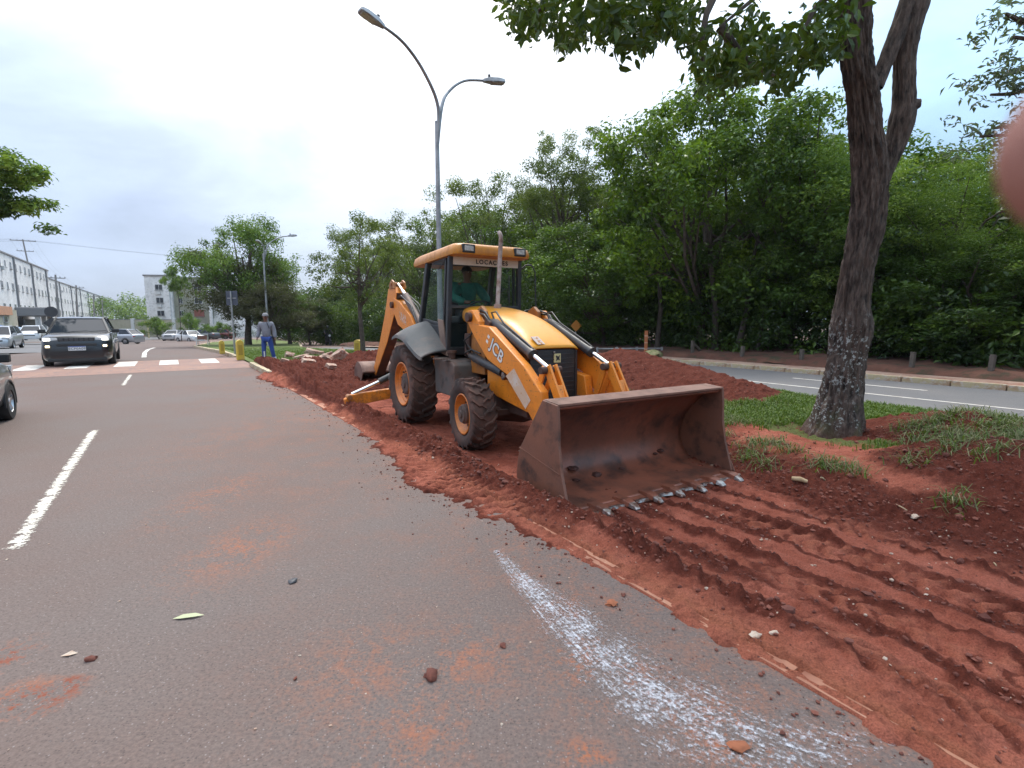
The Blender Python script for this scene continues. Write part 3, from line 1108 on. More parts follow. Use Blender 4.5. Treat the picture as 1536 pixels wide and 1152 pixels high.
# loader tower uprights that carry the arm pivots
for s in (-1, 1):
    mb = MB()
    mb.prism([(1.42, .95), (1.86, .95), (1.90, 1.55), (1.88, 1.84), (1.76, 1.92), (1.62, 1.86), (1.46, 1.5)], s * .44 - .03, s * .44 + .03)
    mb.build('loader_tower', DKORANGE, BH, bevel=.01)
    MB().lathe([(-.12, .001), (-.12, .065), (.10, .065), (.10, .001)], 'y', 16, (1.76, s * .57, 1.76)).build('pivot_pin', MUDST, BH, smooth=40)
# engine bay sides under the bonnet
for s in (-1, 1):
    MB().prism([(1.08, .95), (2.80, .95), (2.80, 1.34), (2.2, 1.60), (1.08, 1.78)], s * .345 - .01, s * .345 + .01).build('engine_side_panel', DKORANGE, BH, bevel=.006)

# bonnet: long rounded hood falling to the nose
sec = [(1.06, .43, 1.94, 1.70), (1.4, .43, 1.915, 1.66), (1.75, .425, 1.865, 1.58), (2.1, .415, 1.785, 1.48), (2.4, .40, 1.675, 1.40), (2.65, .385, 1.555, 1.36), (2.82, .375, 1.445, 1.345), (2.90, .37, 1.375, 1.335)]
rings = []
for (x, hw, zt, zb) in sec:
    ring = []
    for k in range(17):
        f = k / 16
        a = math.pi * f
        y = -math.cos(a)
        yy = math.copysign(abs(y) ** .62, y) * hw
        zz = zb + (zt - zb) * (math.sin(a) ** .42 if 0 < k < 16 else 0)
        ring.append((x, yy, zz))
    rings.append(ring)
mb = MB()
mb.loft(rings, closed=False, cap=False)
bon = mb.build('bonnet', YELLOW, BH, smooth=50, sub=1)
so = bon.modifiers.new('thick', 'SOLIDIFY')
so.thickness = .02
so.offset = -1
# bare patch, ridge of the lid and two latches
MB().box((2.80, -.20, 1.462), (.16, .13, .008), (0, .62, .2)).build('worn_patch', M('scraped primer', (.55, .46, .40), .7, 0, [((.4, .16, .05), 18, .5, .6)]), BH)

# grille with badge
mb = MB()
mb.prism([(-.35, 1.35), (.35, 1.35), (.385, .70), (-.385, .70)], 2.83, 2.865, 'x')
gr = mb.build('grille', BLACKP, BH, bevel=.012)
mb = MB()
for i in range(9):
    z = .80 + i * .06
    hw = .33
    mb.box((2.871, 0, z), (.012, hw * 2, .018))
for y in (-.36, .36):
    mb.box((2.876, y * .98, 1.03), (.02, .03, .60))
mb.build('grille_slats', M('grille slat plastic', (.03, .028, .027), .6, 0, [((.08, .045, .035), 5, .5, .7)]), gr)
bd = MB().box((2.874, .05, 1.235), (.02, .105, .115)).build('badge', M('badge cream enamel', (.60, .50, .24), .5), gr, bevel=.004)
MB().prism([(.02, 1.26), (.03, 1.27), (.06, 1.255), (.085, 1.275), (.075, 1.235), (.085, 1.205), (.055, 1.215), (.025, 1.20), (.035, 1.23)], 2.883, 2.889, 'x').build('badge_emblem', BLKTXT, gr)
MB().lathe([(-.01, .012), (.01, .012), (.012, .001)], 'x', 10, (2.875, 0, 1.315)).build('grille_lock', STEELW, gr)
mb = MB()
mb.box((2.90, .40, .66), (.09, .12, .15))
mb.tube([(2.92, .43, .72), (2.95, .46, .80), (2.93, .45, .92)], .02, 8)
mb.build('tow_bracket', MUDST, BH)

# loader arms
prof_arm = [(1.68, 1.86), (1.80, 1.86), (1.99, 1.70), (2.00, 1.655), (2.30, 1.63), (3.05, 1.235), (3.13, 1.195), (3.50, .92), (3.53, .72), (3.46, .56), (3.34, .56), (2.80, 1.03), (2.24, 1.20), (1.80, 1.54), (1.68, 1.66)]
for s in (-1, 1):
    mb = MB()
    mb.prism(prof_arm, s * .575 - .055, s * .575 + .055)
    arm = mb.build('loader_arm', ORANGE, BH, bevel=.014)
    # flat print on the outer face
    yo = s * .575 + s * .0565
    ang = math.atan2(-.33, .50)
    for (txt, size, cx, cz) in (('JCB', .225, 2.50, 1.325),):
        if s < 0:
            rot = Matrix.Translation((cx, yo - .0015, cz)) @ Matrix.Rotation(-ang, 4, 'Y') @ Matrix.Rotation(math.pi / 2, 4, 'X')
        else:
            rot = Matrix.Translation((cx, yo + .0015, cz)) @ Matrix.Rotation(-ang, 4, 'Y') @ Matrix.Rotation(math.pi, 4, 'Z') @ Matrix.Rotation(math.pi / 2, 4, 'X')
        d = Matrix.Translation((.0, s * -.0022, 0))
        text_mesh('lettering_outline', txt, size, BLKTXT, arm, d @ rot, .0015, .012, 1.06, 1.02)
        text_mesh('lettering', txt, size, WHTTXT, arm, rot, .0015, .003, 1.06, 1.02)
        tdir = Vector((math.cos(ang), 0, math.sin(ang)))
        tn = Vector((-tdir.z, 0, tdir.x))
        c0 = Vector((cx, yo - s * .001, cz)) + (tdir * -.275 if s < 0 else tdir * .275)
        bb = MB()
        for q in (-.045, .03):
            p0 = c0 + tn * q
            bb.add([p0 - tdir * .03 - tn * .022, p0 + tdir * .025 - tn * .022, p0 + tdir * .025 + tn * .022, p0 - tdir * .03 + tn * .022], [(0, 1, 2, 3)])
        bb.build('lettering_bars', WHTTXT, arm)
    st = MB()
    st.prism([(2.74, 1.03), (2.93, 1.14), (3.30, .80), (3.19, .68)], yo - .0005, yo + s * .0025)
    st.build('warning_sticker', M('sun bleached sticker', (.58, .40, .27), .7, 0, [((.60, .5, .42), 7, .5, .62), ((.5, .2, .06), 14, .58, .66)]), arm)
    # lift ram
    y = s * .50
    mb = MB()
    mb.tube([(1.50, y, 1.20), (1.62, y, 1.18), (1.64, y, 1.175), (2.44, y, 1.035)], [.05, .05, .062, .062], 14)
    ram = mb.build('lift_ram', RAMP, BH, smooth=40)
    MB().tube([(2.42, y, 1.038), (2.62, y, 1.0)], .032, 12).build('ram_rod', MUDST, ram, smooth=40)
    MB().lathe([(-.10, .001), (-.10, .05), (.10, .05), (.10, .001)], 'y', 14, (2.60, y, 1.01)).build('ram_pin', STEELW, ram, smooth=40)
    # tilt ram on top
    y = s * .455
    a, b_ = Vector((2.10, y, 1.70)), Vector((3.08, y, 1.305))
    dd = (b_ - a).normalized()
    mb = MB()
    mb.tube([a, a + dd * .06, a + dd * .061, b_ - dd * .05, b_ - dd * .049, b_], [.045, .05, .063, .063, .07, .07], 14)
    ram = mb.build('tilt_ram', RAMP, BH, smooth=40)
    MB().tube([b_, Vector((3.42, y, 1.165))], .028, 12).build('ram_rod', CHROME, ram, smooth=40)
    mb = MB()
    mb.tube([a + Vector((.02, 0, .03)), a + Vector((-.05, 0, .12)), a + Vector((.08, 0, .13)), a + dd * .3 + Vector((0, 0, .09)), a + dd * .9 + Vector((0, 0, .08)), b_ + Vector((0, 0, .07))], .013, 8)
    mb.tube([a + Vector((.0, s * .04, .0)), a + Vector((-.12, s * .05, .12)), a + Vector((-.3, s * .03, .16)), a + Vector((-.42, -s * .02, .12))], .015, 8)
    mb.tube([a + Vector((.0, s * .07, .0)), a + Vector((-.10, s * .09, .09)), a + Vector((-.28, s * .07, .11)), a + Vector((-.40, s * .02, .04))], .015, 8)
    mb.build('ram_hose', HOSE, ram, smooth=60)
    mb = MB()
    mb.box((2.08, s * .47, 1.67), (.14, .15, .10), (0, .4, 0))
    mb.build('ram_bracket', MUDST, BH, bevel=.01)
    # tilt links: two-plate lever to the arm and link down to the bucket
    ap = Vector((3.44, y, 1.155))
    for q in (-.075, .075):
        mb = MB()
        mb.bar(ap + Vector((-.01, q, .03)), Vector((3.18, s * .47 + q * .7, .70)), .028, .085, (1, 0, .4))
        mb.build('tilt_lever', ORANGE, BH, bevel=.006)
    mb = MB()
    for q in (-.045, .045):
        mb.bar(ap + Vector((.0, q, .04)), Vector((3.80, s * .455 + q, .63)), .03, .12, (.6, 0, .7))
    mb.bar(ap + Vector((.17, 0, -.16)), Vector((3.74, s * .455, .70)), .07, .05, (.6, 0, .7))
    mb.build('tilt_link', ORANGE, BH, bevel=.006)
    MB().lathe([(-.14, .001), (-.14, .042), (.14, .042), (.14, .001)], 'y', 14, tuple(ap)).build('link_pin', MUDST, BH, smooth=40)
MB().bar((3.36, -.56, .62), (3.36, .56, .62), .12, .12).build('arm_cross_tube', DKORANGE, BH, bevel=.01)

# front bucket
by = 1.14
shell = [(4.50, .945), (4.36, .93), (4.18, .80), (4.03, .62), (3.95, .42), (3.96, .27), (4.02, .15), (4.12, .075), (4.25, .045), (4.50, .030), (4.72, .022)]
# smooth the shell with a spline
def spline(pts, n):
    out = []
    P = [pts[0]] + list(pts) + [pts[-1]]
    for i in range(1, len(P) - 2):
        for k in range(n):
            t = k / n
            q = []
            for c in range(len(pts[0])):
                a, b_, c_, d = P[i - 1][c], P[i][c], P[i + 1][c], P[i + 2][c]
                q.append(.5 * (2 * b_ + (c_ - a) * t + (2 * a - 5 * b_ + 4 * c_ - d) * t * t + (3 * b_ - a - 3 * c_ + d) * t ** 3))
            out.append(tuple(q))
    out.append(tuple(pts[-1]))
    return out


sp = spline(shell, 4)
bk = MB()
ny = 26
vs = [(x, -by + 2 * by * j / ny, z) for (x, z) in sp for j in range(ny + 1)]
fs = [(i * (ny + 1) + j, i * (ny + 1) + j + 1, (i + 1) * (ny + 1) + j + 1, (i + 1) * (ny + 1) + j) for i in range(len(sp) - 1) for j in range(ny)]
bk.add(vs, fs)
bucket = bk.build('front_bucket', RUSTIN, BH, smooth=50)
so = bucket.modifiers.new('thick', 'SOLIDIFY')
so.thickness = .028
so.offset = 1 if True else 0
side = [(4.30, .985), (4.53, .965), (4.545, .80), (4.555, .60), (4.60, .36), (4.70, .06), (4.66, .0), (4.35, .0), (3.86, .10), (3.845, .17), (3.87, .33), (3.91, .45)]
for s in (-1, 1):
    p = MB()
    p.prism(side, s * by - .016 * (1 if s > 0 else 1), s * by + .016)
    p.build('side_plate', RUST, bucket, bevel=.005)
    p = MB()
    p.prism([(4.36, -.002), (4.69, -.002), (4.72, .05), (4.66, .16), (4.60, .17)], s * (by + .018), s * (by + .032))
    p.build('side_cutter', RUST, bucket, bevel=.004)
    w = MB()                                                  # welded bead where side meets shell
    w.tube([(x, s * (by - .03), z + .012) for (x, z) in sp[6:30:2]], .014, 6)
    w.build('weld_seam', M('weld bead', (.33, .2, .14), .5, .4, [((.12, .06, .04), 14, .45, .6)]), bucket, smooth=60)
    MB().bar((3.90, s * (by + .019), .45), (4.58, s * (by + .019), .345), .006, .012).build('seam_ridge', RUST, bucket)
tb = MB()
tb.prism([(4.27, .955), (4.53, .95), (4.535, .975), (4.30, .992)], -by, by)
tb.build('top_rail', M('dusty bucket rail', (.26, .14, .10), .7, .1, [((.15, .08, .055), 4, .45, .65)], (30, .2)), bucket, bevel=.005)
# worn cutting edge scalloped between the teeth
TY = [-.86, -.55, -.23, .08, .38, .68, .99]
lip = MB()
nl = 150
vs = []
for j in range(nl + 1):
    y = -by + .06 + (2 * by - .06) * j / nl
    dmin = min(abs(y - q) for q in TY)
    x1 = 4.84 - .035 * (1 - math.exp(-(dmin / .10) ** 2)) + .012 * mnoise.noise(Vector((y * 9, 0, 0)))
    vs += [(4.55, y, .052), (x1, y, .045), (x1 + .012, y, .020), (4.55, y, .012)]
fs = []
for j in range(nl):
    a, b_ = j * 4, j * 4 + 4
    fs += [(a, a + 1, b_ + 1, b_), (a + 2, a + 3, b_ + 3, b_ + 2)]
lip.add(vs, fs)
lip.build('cutting_edge', RUSTIN, bucket)
lw = MB()
vs = []
for j in range(nl + 1):
    y = -by + .06 + (2 * by - .06) * j / nl
    dmin = min(abs(y - q) for q in TY)
    x1 = 4.84 - .035 * (1 - math.exp(-(dmin / .10) ** 2)) + .012 * mnoise.noise(Vector((y * 9, 0, 0)))
    vs += [(x1 - .018, y, .047), (x1 + .001, y, .046), (x1 + .013, y, .020)]
fs = []
for j in range(nl):
    fs += [(j * 3, j * 3 + 1, j * 3 + 4, j * 3 + 3), (j * 3 + 1, j * 3 + 2, j * 3 + 5, j * 3 + 4)]
lw.add(vs, fs)
lw.build('worn_lip', STEELW, bucket)
for i, y in enumerate(TY):
    tt = MB()
    q = random.uniform(-.06, .06)
    L_ = .155 + random.uniform(-.02, .02)
    z0 = .055
    secs = []
    for (f, w_, h_, zc) in ((-.9, .05, .035, z0), (0, .062, .05, z0 + .004), (.45, .048, .042, z0 - .004), (.8, .036, .03, z0 - .016), (1.0, .03, .014, z0 - .026)):
        x = 4.80 + f * L_
        yy = y + q * f * .3
        secs.append([(x, yy - w_, zc - h_ / 2), (x, yy + w_, zc - h_ / 2), (x, yy + w_ * .8, zc + h_ / 2), (x, yy - w_ * .8, zc + h_ / 2)])
    tt.loft(secs[:3])
    t0 = tt.build('tooth', RUSTIN, bucket, bevel=.006)
    tt = MB()
    tt.loft(secs[2:])
    tt.build('tooth_tip', STEELW, t0, bevel=.005)
# clods stuck in the bucket
for (x, y, z, r) in ((4.12, -.86, .115, .085), (4.06, -.60, .19, .05), (4.16, -.64, .09, .04), (4.14, -.34, .10, .055), (4.13, .02, .105, .03), (4.04, .72, .19, .04), (4.05, .62, .17, .03)):
    m_ = MB()
    m_.blob((x, y, z), r, 2, .3, (1, 1.1, .45))
    m_.build('stuck_mud', M('wet mud', (.060, .020, .014), .75, 0, [((.10, .035, .024), 20, .45, .65)], (60, .5)) if 'wet mud' not in bpy.data.materials else bpy.data.materials['wet mud'], bucket, smooth=60)
mb = MB()
for s in (-1, 1):
    for q in (-.07, .07):
        mb.prism([(3.93, .20), (3.40, .50), (3.40, .64), (3.98, .55)], s * .5 + q - .015, s * .5 + q + .015)
mb.build('bucket_hinges', RUST, bucket, bevel=.005)

# side tank with steps and filler
mb = MB()
mb.prism([(.74, .60), (1.46, .60), (1.46, 1.06), (1.38, 1.11), (.74, 1.15)], -.76, -.34)
tk = mb.build('side_tank', TANK, BH, bevel=.02)
MB().lathe([(0, .055), (.10, .055), (.10, .075), (.14, .075), (.142, .001)], 'z', 16, (1.05, -.60, 1.12)).build('filler_cap', MUDST, tk, smooth=40)
mb = MB()
mb.prism([(.74, .60), (1.46, .60), (1.46, 1.06), (.74, 1.15)], .34, .76)
mb.build('side_tank', TANK, BH, bevel=.02)
mb = MB()
mb.tube([(1.45, -.36, 1.1), (1.35, -.5, 1.30), (1.5, -.55, 1.36), (1.62, -.5, 1.24), (1.7, -.44, 1.2)], .014, 8)
mb.tube([(1.30, -.40, 1.15), (1.32, -.52, 1.42), (1.5, -.50, 1.5), (1.6, -.46, 1.66)], .014, 8)
mb.tube([(1.25, -.42, 1.15), (1.42, -.56, 1.24), (1.6, -.54, 1.3), (1.8, -.5, 1.25)], .012, 8)
mb.build('hydraulic_hose', HOSE, BH, smooth=60)
mb = MB()
mb.box((1.30, -.42, 1.35), (.16, .1, .34))
mb.box((1.48, -.40, 1.28), (.12, .08, .22))
mb.build('valve_block', MUDST, BH, bevel=.01)
MB().box((1.52, -.408, 1.52), (.14, .01, .16)).build('data_plate', M('faded plate', (.36, .33, .28), .6), BH)

# fenders
for s in (-1, 1):
    A = [(-.34, 1.43), (-.12, 1.475), (.2, 1.44), (.5, 1.33), (.8, 1.22), (1.02, 1.17)]
    B = [(-.30, 1.66), (-.05, 1.70), (.20, 1.71), (.50, 1.58), (.80, 1.40), (1.0, 1.27)]
    A, B = spline(A, 4), spline(B, 4)
    rings = []
    for (a, b_) in zip(A, B):
        ring = []
        for k in range(9):
            f = k / 8
            y = (1.09 + .045 * math.sin(math.pi * f) * 0) * (1 - f) + .62 * f
            x = a[0] * (1 - f) + b_[0] * f
            z = a[1] * (1 - f) + b_[1] * f + .028 * math.sin(math.pi * f ** .8)
            ring.append((x, s * y, z))
        ring.insert(0, (ring[0][0], s * 1.10, ring[0][2] - .05))
        ring.insert(0, (ring[0][0], s * 1.075, ring[0][2] - .005))
        rings.append(ring)
    mb = MB()
    mb.loft(rings, closed=False, cap=False)
    f_ = mb.build('fender', FENDER, BH, smooth=40)
    so = f_.modifiers.new('thick', 'SOLIDIFY')
    so.thickness = .025
MB().box((1.24, -.85, 1.155), (.16, .22, .02)).build('step_plate', STEELW, BH)

# ---- cab
CY = .61
AB, AT = Vector((1.0, 0, 1.24)), Vector((1.06, 0, 2.69))       # front pillar foot and head (x,z)
CB, CT = Vector((-.10, 0, 1.70)), Vector((.18, 0, 2.69))       # rear pillar
cabp = []
for s in (-1, 1):
    y0, y1 = s * .635, s * .60
    mb = MB()
    mb.bar((.97, y0, 1.24), (1.045, y1, 2.69), .07, .075, (1, 0, 0))
    mb.build('front_pillar', BLACKP, BH, bevel=.012)
    mb = MB()
    mb.bar((-.12, y0, 1.66), (.19, y1, 2.70), .085, .10, (1, 0, 0))
    mb.build('rear_pillar', BLACKP, BH, bevel=.015)
    mb = MB()
    mb.bar((.83, y0 - s * .005, 1.62), (.885, y1 - s * .005, 2.66), .035, .045, (1, 0, 0))
    mb.bar((.83, y0 - s * .005, 1.64), (-.08, y0 - s * .005, 1.73), .035, .05, (0, 0, 1))
    mb.bar((.885, y1 - s * .005, 2.64), (.2, y1 - s * .005, 2.66), .035, .05, (0, 0, 1))
    mb.bar((.60, y1 + s * .01, 2.50), (.90, y1 + s * .015, 2.64), .012, .012, (0, 0, 1))
    mb.build('door_frame', BLACKP, BH, bevel=.008)
    mb = MB()
    mb.add([(.83, y0, 1.66), (-.08, y0, 1.75), (.22, y1, 2.64), (.885, y1, 2.62)], [(0, 1, 2, 3)])
    mb.build('side_window', CABGLASS, BH)
    # lower door panel
    mb = MB()
    mb.prism([(-.12, 1.68), (.86, 1.62), (.86, 1.22), (.55, 1.30), (.2, 1.45)], y0 - .02, y0 + .02)
    mb.build('door_panel', BLACKP, BH, bevel=.008)
    # upright brown step board against the door
    mb = MB()
    mb.prism([(.66, 1.74), (.86, 1.72), (1.02, 1.17), (.80, 1.20)], s * .655 - .015, s * .655 + .015)
    mb.build('door_guard', M('brown door guard', (.23, .155, .115), .7, 0, [((.14, .09, .07), 4, .45, .65)]) if s < 0 else bpy.data.materials['brown door guard'], BH, bevel=.01)
    mb = MB()
    mb.add([(.90, y0, 1.28), (.97, y0, 1.28), (1.0, y0, 1.92), (.94, y0, 1.92)], [(0, 1, 2, 3)])
mb = MB()
mb.add([(.98, -.60, 1.30), (.98, .60, 1.30), (1.005, .60, 1.90), (1.005, -.60, 1.90)], [(0, 1, 2, 3)])
mb.build('lower_windscreen', CABGLASS, BH)
mb = MB()
mb.add([(1.01, -.585, 1.94), (1.01, .585, 1.94), (1.05, .575, 2.56), (1.05, -.575, 2.56)], [(0, 1, 2, 3)])
mb.build('windscreen', CABGLASS, BH)
mb = MB()
mb.box((1.02, 0, 1.92), (.05, 1.2, .045))
mb.box((.99, 0, 1.26), (.06, 1.24, .08))
mb.box((1.03, 0, 2.66), (.05, 1.2, .04))
mb.build('windscreen_frame', BLACKP, BH, bevel=.006)
ban = MB()
ban.add([(1.068, -.59, 2.545), (1.068, .59, 2.545), (1.078, .58, 2.665), (1.078, -.58, 2.665)], [(0, 1, 2, 3)])
ban = ban.build('windscreen_banner', SIGNW, BH)
rotm = Matrix.Translation((1.079, .09, 2.603)) @ Matrix.Rotation(math.pi / 2, 4, 'Z') @ Matrix.Rotation(math.pi / 2, 4, 'X') @ Matrix.Rotation(-.07, 4, 'X')
text_mesh('lettering', 'LOCAÇÕES', .092, BLKTXT, ban, rotm, .002, .0025, 1.28, 1.0)
mb = MB()                                                     # rear wall frame and pane
mb.bar((-.12, -.60, 1.68), (-.12, .60, 1.68), .06, .06)
mb.bar((.17, -.58, 2.66), (.17, .58, 2.66), .06, .06)
mb.prism([(-.60, 1.1), (.60, 1.1), (.60, 1.66), (-.60, 1.66)], -.13, -.09, 'x')
mb.build('rear_frame', BLACKP, BH)
MB().add([(-.12, -.58, 1.7), (-.12, .58, 1.7), (.17, .56, 2.64), (.17, -.56, 2.64)], [(0, 1, 2, 3)]).build('rear_window', CABGLASS, BH)
MB().box((.45, 0, 1.22), (1.15, 1.22, .06)).build('cab_floor', BLACKP, BH)
# roof: shallow moulded lid with a raised centre
rings = []
for (z, x0, x1, hw, r) in ((2.665, -.36, 1.27, .60, .10), (2.675, -.44, 1.33, .655, .11), (2.72, -.46, 1.345, .665, .12), (2.80, -.42, 1.32, .645, .12), (2.835, -.34, 1.27, .60, .14), (2.855, -.10, 1.12, .48, .18)):
    ring = []
    for (cx, cy, a0) in ((x1 - r, hw - r, 0), (x0 + r, hw - r, 90), (x0 + r, -hw + r, 180), (x1 - r, -hw + r, 270)):
        for k in range(6):
            a = rad(a0 + 18 * k)
            ring.append((cx + r * math.cos(a), cy + r * math.sin(a), z - .05 * max(0, (.6 - cx) / 1.0)))
    rings.append(ring)
roof = MB().loft(rings).build('roof', ROOFY, BH, smooth=45)
MB().box((.4, 0, 2.645), (1.2, 1.1, .02)).build('headliner', BLACKP, roof)
for y in (-.44, .44):
    mb = MB()
    mb.box((1.318, y, 2.755), (.07, .21, .125))
    wl = mb.build('work_lamp', BLACKP, BH, bevel=.015)
    MB().box((1.354, y, 2.757), (.012, .145, .075)).build('lens', LAMPG, wl, bevel=.008)
# exhaust stack
mb = MB()
mb.tube([(1.49, -.05, 1.82), (1.50, -.05, 1.94), (1.501, -.05, 1.96), (1.60, -.05, 2.86), (1.602, -.05, 2.90), (1.59, -.05, 2.95), (1.55, -.05, 2.985)], [.048, .048, .033, .031, .031, .030, .029], 16, cap=False)
mb.tube([(1.495, -.05, 1.88), (1.50, -.05, 1.955)], .056, 16)
mb.build('exhaust_stack', PINKST, BH, smooth=50)
# interior: seat, wheel, console, lever
mb = MB()
mb.box((.30, .0, 1.72), (.44, .46, .14))
mb.box((.10, .0, 2.05), (.14, .44, .60), (0, -.12, 0))
mb.build('operator_seat', M('seat vinyl', (.025, .025, .027), .6), BH, bevel=.04, seg=3)
mb = MB()
mb.bar((.95, 0, 1.45), (.82, 0, 1.88), .10, .10, (1, 0, 0))
mb.box((.92, 0, 1.55), (.18, .4, .5))
cons = mb.build('steering_console', BLACKP, BH, bevel=.02)
mb = MB()
ring = [(.80 + .17 * math.cos(t) * .85, .19 * math.sin(t), 1.93 + .17 * math.cos(t) * .5) for t in [2 * math.pi * k / 24 for k in range(25)]]
mb.tube(ring, .016, 8, cap=False)
mb.bar((.80, -.18, 1.93), (.80, .18, 1.93), .03, .02)
mb.build('steering_wheel', BLACKP, cons, smooth=50)
mb = MB()
mb.tube([(.6, -.42, 1.5), (.62, -.42, 1.95)], .014, 8)
mb.blob((.62, -.42, 1.98), .035, 1, 0)
mb.build('control_lever', BLACKP, BH, smooth=60)
# wiper and left mirror bracket, rear hoses
mb = MB()
mb.tube([(1.06, .42, 1.95), (1.08, .36, 2.22), (1.09, .10, 2.10)], .008, 6)
mb.tube([(1.085, .40, 2.0), (1.09, .39, 2.42)], .010, 6)
mb.build('wiper', BLACKP, BH)
mb = MB()
mb.tube([(1.06, .62, 2.52), (1.10, .70, 2.60), (1.12, .80, 2.60), (1.13, .86, 2.50), (1.13, .88, 1.92), (1.08, .68, 1.86)], .013, 8)
mb.build('mirror_bracket', BLACKP, BH, smooth=60)

# ---- rear excavator end
KX = -1.02
mb = MB()
mb.box((-.82, 0, .62), (.18, 1.9, .52))
mb.box((-.55, 0, .72), (.5, .9, .3))
mb.build('rear_frame_beam', DKORANGE, BH, bevel=.015)
mb = MB()
mb.box((KX, -.10, .78), (.26, .34, .62))
mb.tube([(KX - .12, -.10, .45), (KX - .12, -.10, 1.10)], .11, 16)
mb.build('king_post', DKORANGE, BH, bevel=.012)
PY = -.13


def plate_boom(pts_top, pts_bot, w, name, mat, parent, y=PY):
    mb = MB()
    mb.prism(list(pts_top) + list(reversed(pts_bot)), y - w, y + w)
    return mb.build(name, mat, parent, bevel=.012)


boom = plate_boom([(-1.10, .98), (-1.35, 1.42), (-1.75, 1.80), (-2.45, 2.12), (-2.80, 2.20)], [(-1.22, .74), (-1.60, 1.15), (-1.95, 1.45), (-2.55, 1.62), (-2.86, 1.92)], .125, 'boom', ORANGE, BH)
mb = MB()
for i in range(4):
    x = -1.98 - i * .11
    mb.add([(x, PY - .1275, 1.62 + .035 * i), (x - .045, PY - .1275, 1.60 + .035 * i), (x - .10, PY - .1275, 1.80 + .03 * i), (x - .06, PY - .1275, 1.83 + .03 * i)], [(0, 1, 2, 3)])
mb.build('worn_lettering', M('flaked white print', (.62, .58, .52), .7, 0, [((.5, .2, .06), 26, .48, .55)]), boom)
dip = plate_boom([(-2.74, 2.43), (-2.62, 2.30), (-2.72, 1.95), (-3.4, 1.20), (-4.45, .33)], [(-3.02, 2.50), (-3.18, 2.40), (-3.50, 1.85), (-4.0, 1.18), (-4.66, .43)], .115, 'dipper', ORANGE, BH)
mb = MB()
vs = [(-2.618, 2.302), (-2.716, 1.955), (-3.395, 1.205), (-4.44, .335)]
P = []
for (x, z) in vs:
    P += [(x + .006, PY - .105, z - .004), (x + .006, PY + .105, z - .004)]
mb.add(P, [(0, 1, 3, 2), (2, 3, 5, 4), (4, 5, 7, 6)])
mb.build('shaded_underside', M('underside shade brown', (.10, .052, .034), .8, 0, [((.24, .10, .035), 3, .5, .7)], (20, .3)), dip)  # shade on the dipper's inner face, painted as a dark brown sheet
MB().lathe([(-.18, .001), (-.18, .07), (.18, .07), (.18, .001)], 'y', 16, (-2.84, PY, 2.05)).build('boom_pin', MUDST, dip, smooth=40)
mb = MB()
for q in (-.12, .12):
    mb.prism([(-2.66, 2.40), (-2.72, 2.54), (-2.86, 2.60), (-3.00, 2.54), (-3.05, 2.40)], PY + q - .02, PY + q + .02)
mb.lathe([(-.16, .001), (-.16, .045), (.16, .045), (.16, .001)], 'y', 14, (-2.86, PY, 2.5))
mb.build('dipper_head', DKORANGE, dip, bevel=.008)
# dipper ram on top of the boom
a, b_ = Vector((-1.52, PY, 1.60)), Vector((-2.28, PY, 2.12))
a, b_ = Vector((-1.45, PY, 1.62)), Vector((-2.35, PY, 2.24))
mb = MB()
mb.tube([a, b_], .075, 14)
rm = mb.build('dipper_ram', M('ram brown grey', (.13, .095, .08), .6, .2, [((.2, .12, .08), 6, .5, .7)]), BH, smooth=40)
MB().tube([b_, (-2.80, PY, 2.49)], .035, 12).build('ram_rod', CHROME, rm, smooth=40)
mb = MB()
for q in (-.09, -.05, .06, .1):
    mb.tube([(-1.35, PY + q, 1.50), (-1.8, PY + q, 1.93 + abs(q)), (-2.4, PY + q, 2.24), (-2.7, PY + q * .8, 2.16), (-2.95, PY + q * .8, 1.95)], .014, 7)
mb.build('boom_hose', HOSE, BH, smooth=60)
# bucket ram on the far face, links, digging bucket
mb = MB()
mb.tube([(-3.12, PY, 2.0), (-3.95, PY, 1.32)], .06, 12)
mb.tube([(-3.95, PY, 1.32), (-4.50, PY, .86)], .032, 10)
mb.tube([(-4.50, PY - .02, .86), (-4.42, PY - .02, .42)], .04, 8)
mb.tube([(-4.50, PY + .02, .86), (-4.85, PY + .02, .62)], .04, 8)
mb.build('bucket_ram', MUDST, dip, smooth=40)
prof_b = spline([(-4.45, .42), (-4.62, .60), (-4.95, .66), (-5.22, .50), (-5.30, .22), (-5.15, -.02), (-4.86, -.10)], 4)
mb = MB()
ny = 8
hwb = .42
vs = [(x, PY - hwb + 2 * hwb * j / ny, z) for (x, z) in prof_b for j in range(ny + 1)]
fs = [(i * (ny + 1) + j, i * (ny + 1) + j + 1, (i + 1) * (ny + 1) + j + 1, (i + 1) * (ny + 1) + j) for i in range(len(prof_b) - 1) for j in range(ny)]
mb.add(vs, fs)
db = mb.build('digging_bucket', M('brown digging bucket', (.20, .115, .085), .7, .1, [((.10, .05, .038), 3, .45, .65)], (25, .3)), BH, smooth=50)
so = db.modifiers.new('thick', 'SOLIDIFY')
so.thickness = .03
for s in (-1, 1):
    mb = MB()
    mb.prism(prof_b + [(-4.62, .18)], PY + s * hwb - .012, PY + s * hwb + .012)
    mb.build('bucket_cheek', db.data.materials[0], db, bevel=.006)
for k in range(4):
    y = PY - .30 + .20 * k
    MB().bar((-4.95, y, -.09), (-4.68, y, -.06), .06, .03).build('tooth', STEELW, db, bevel=.005)

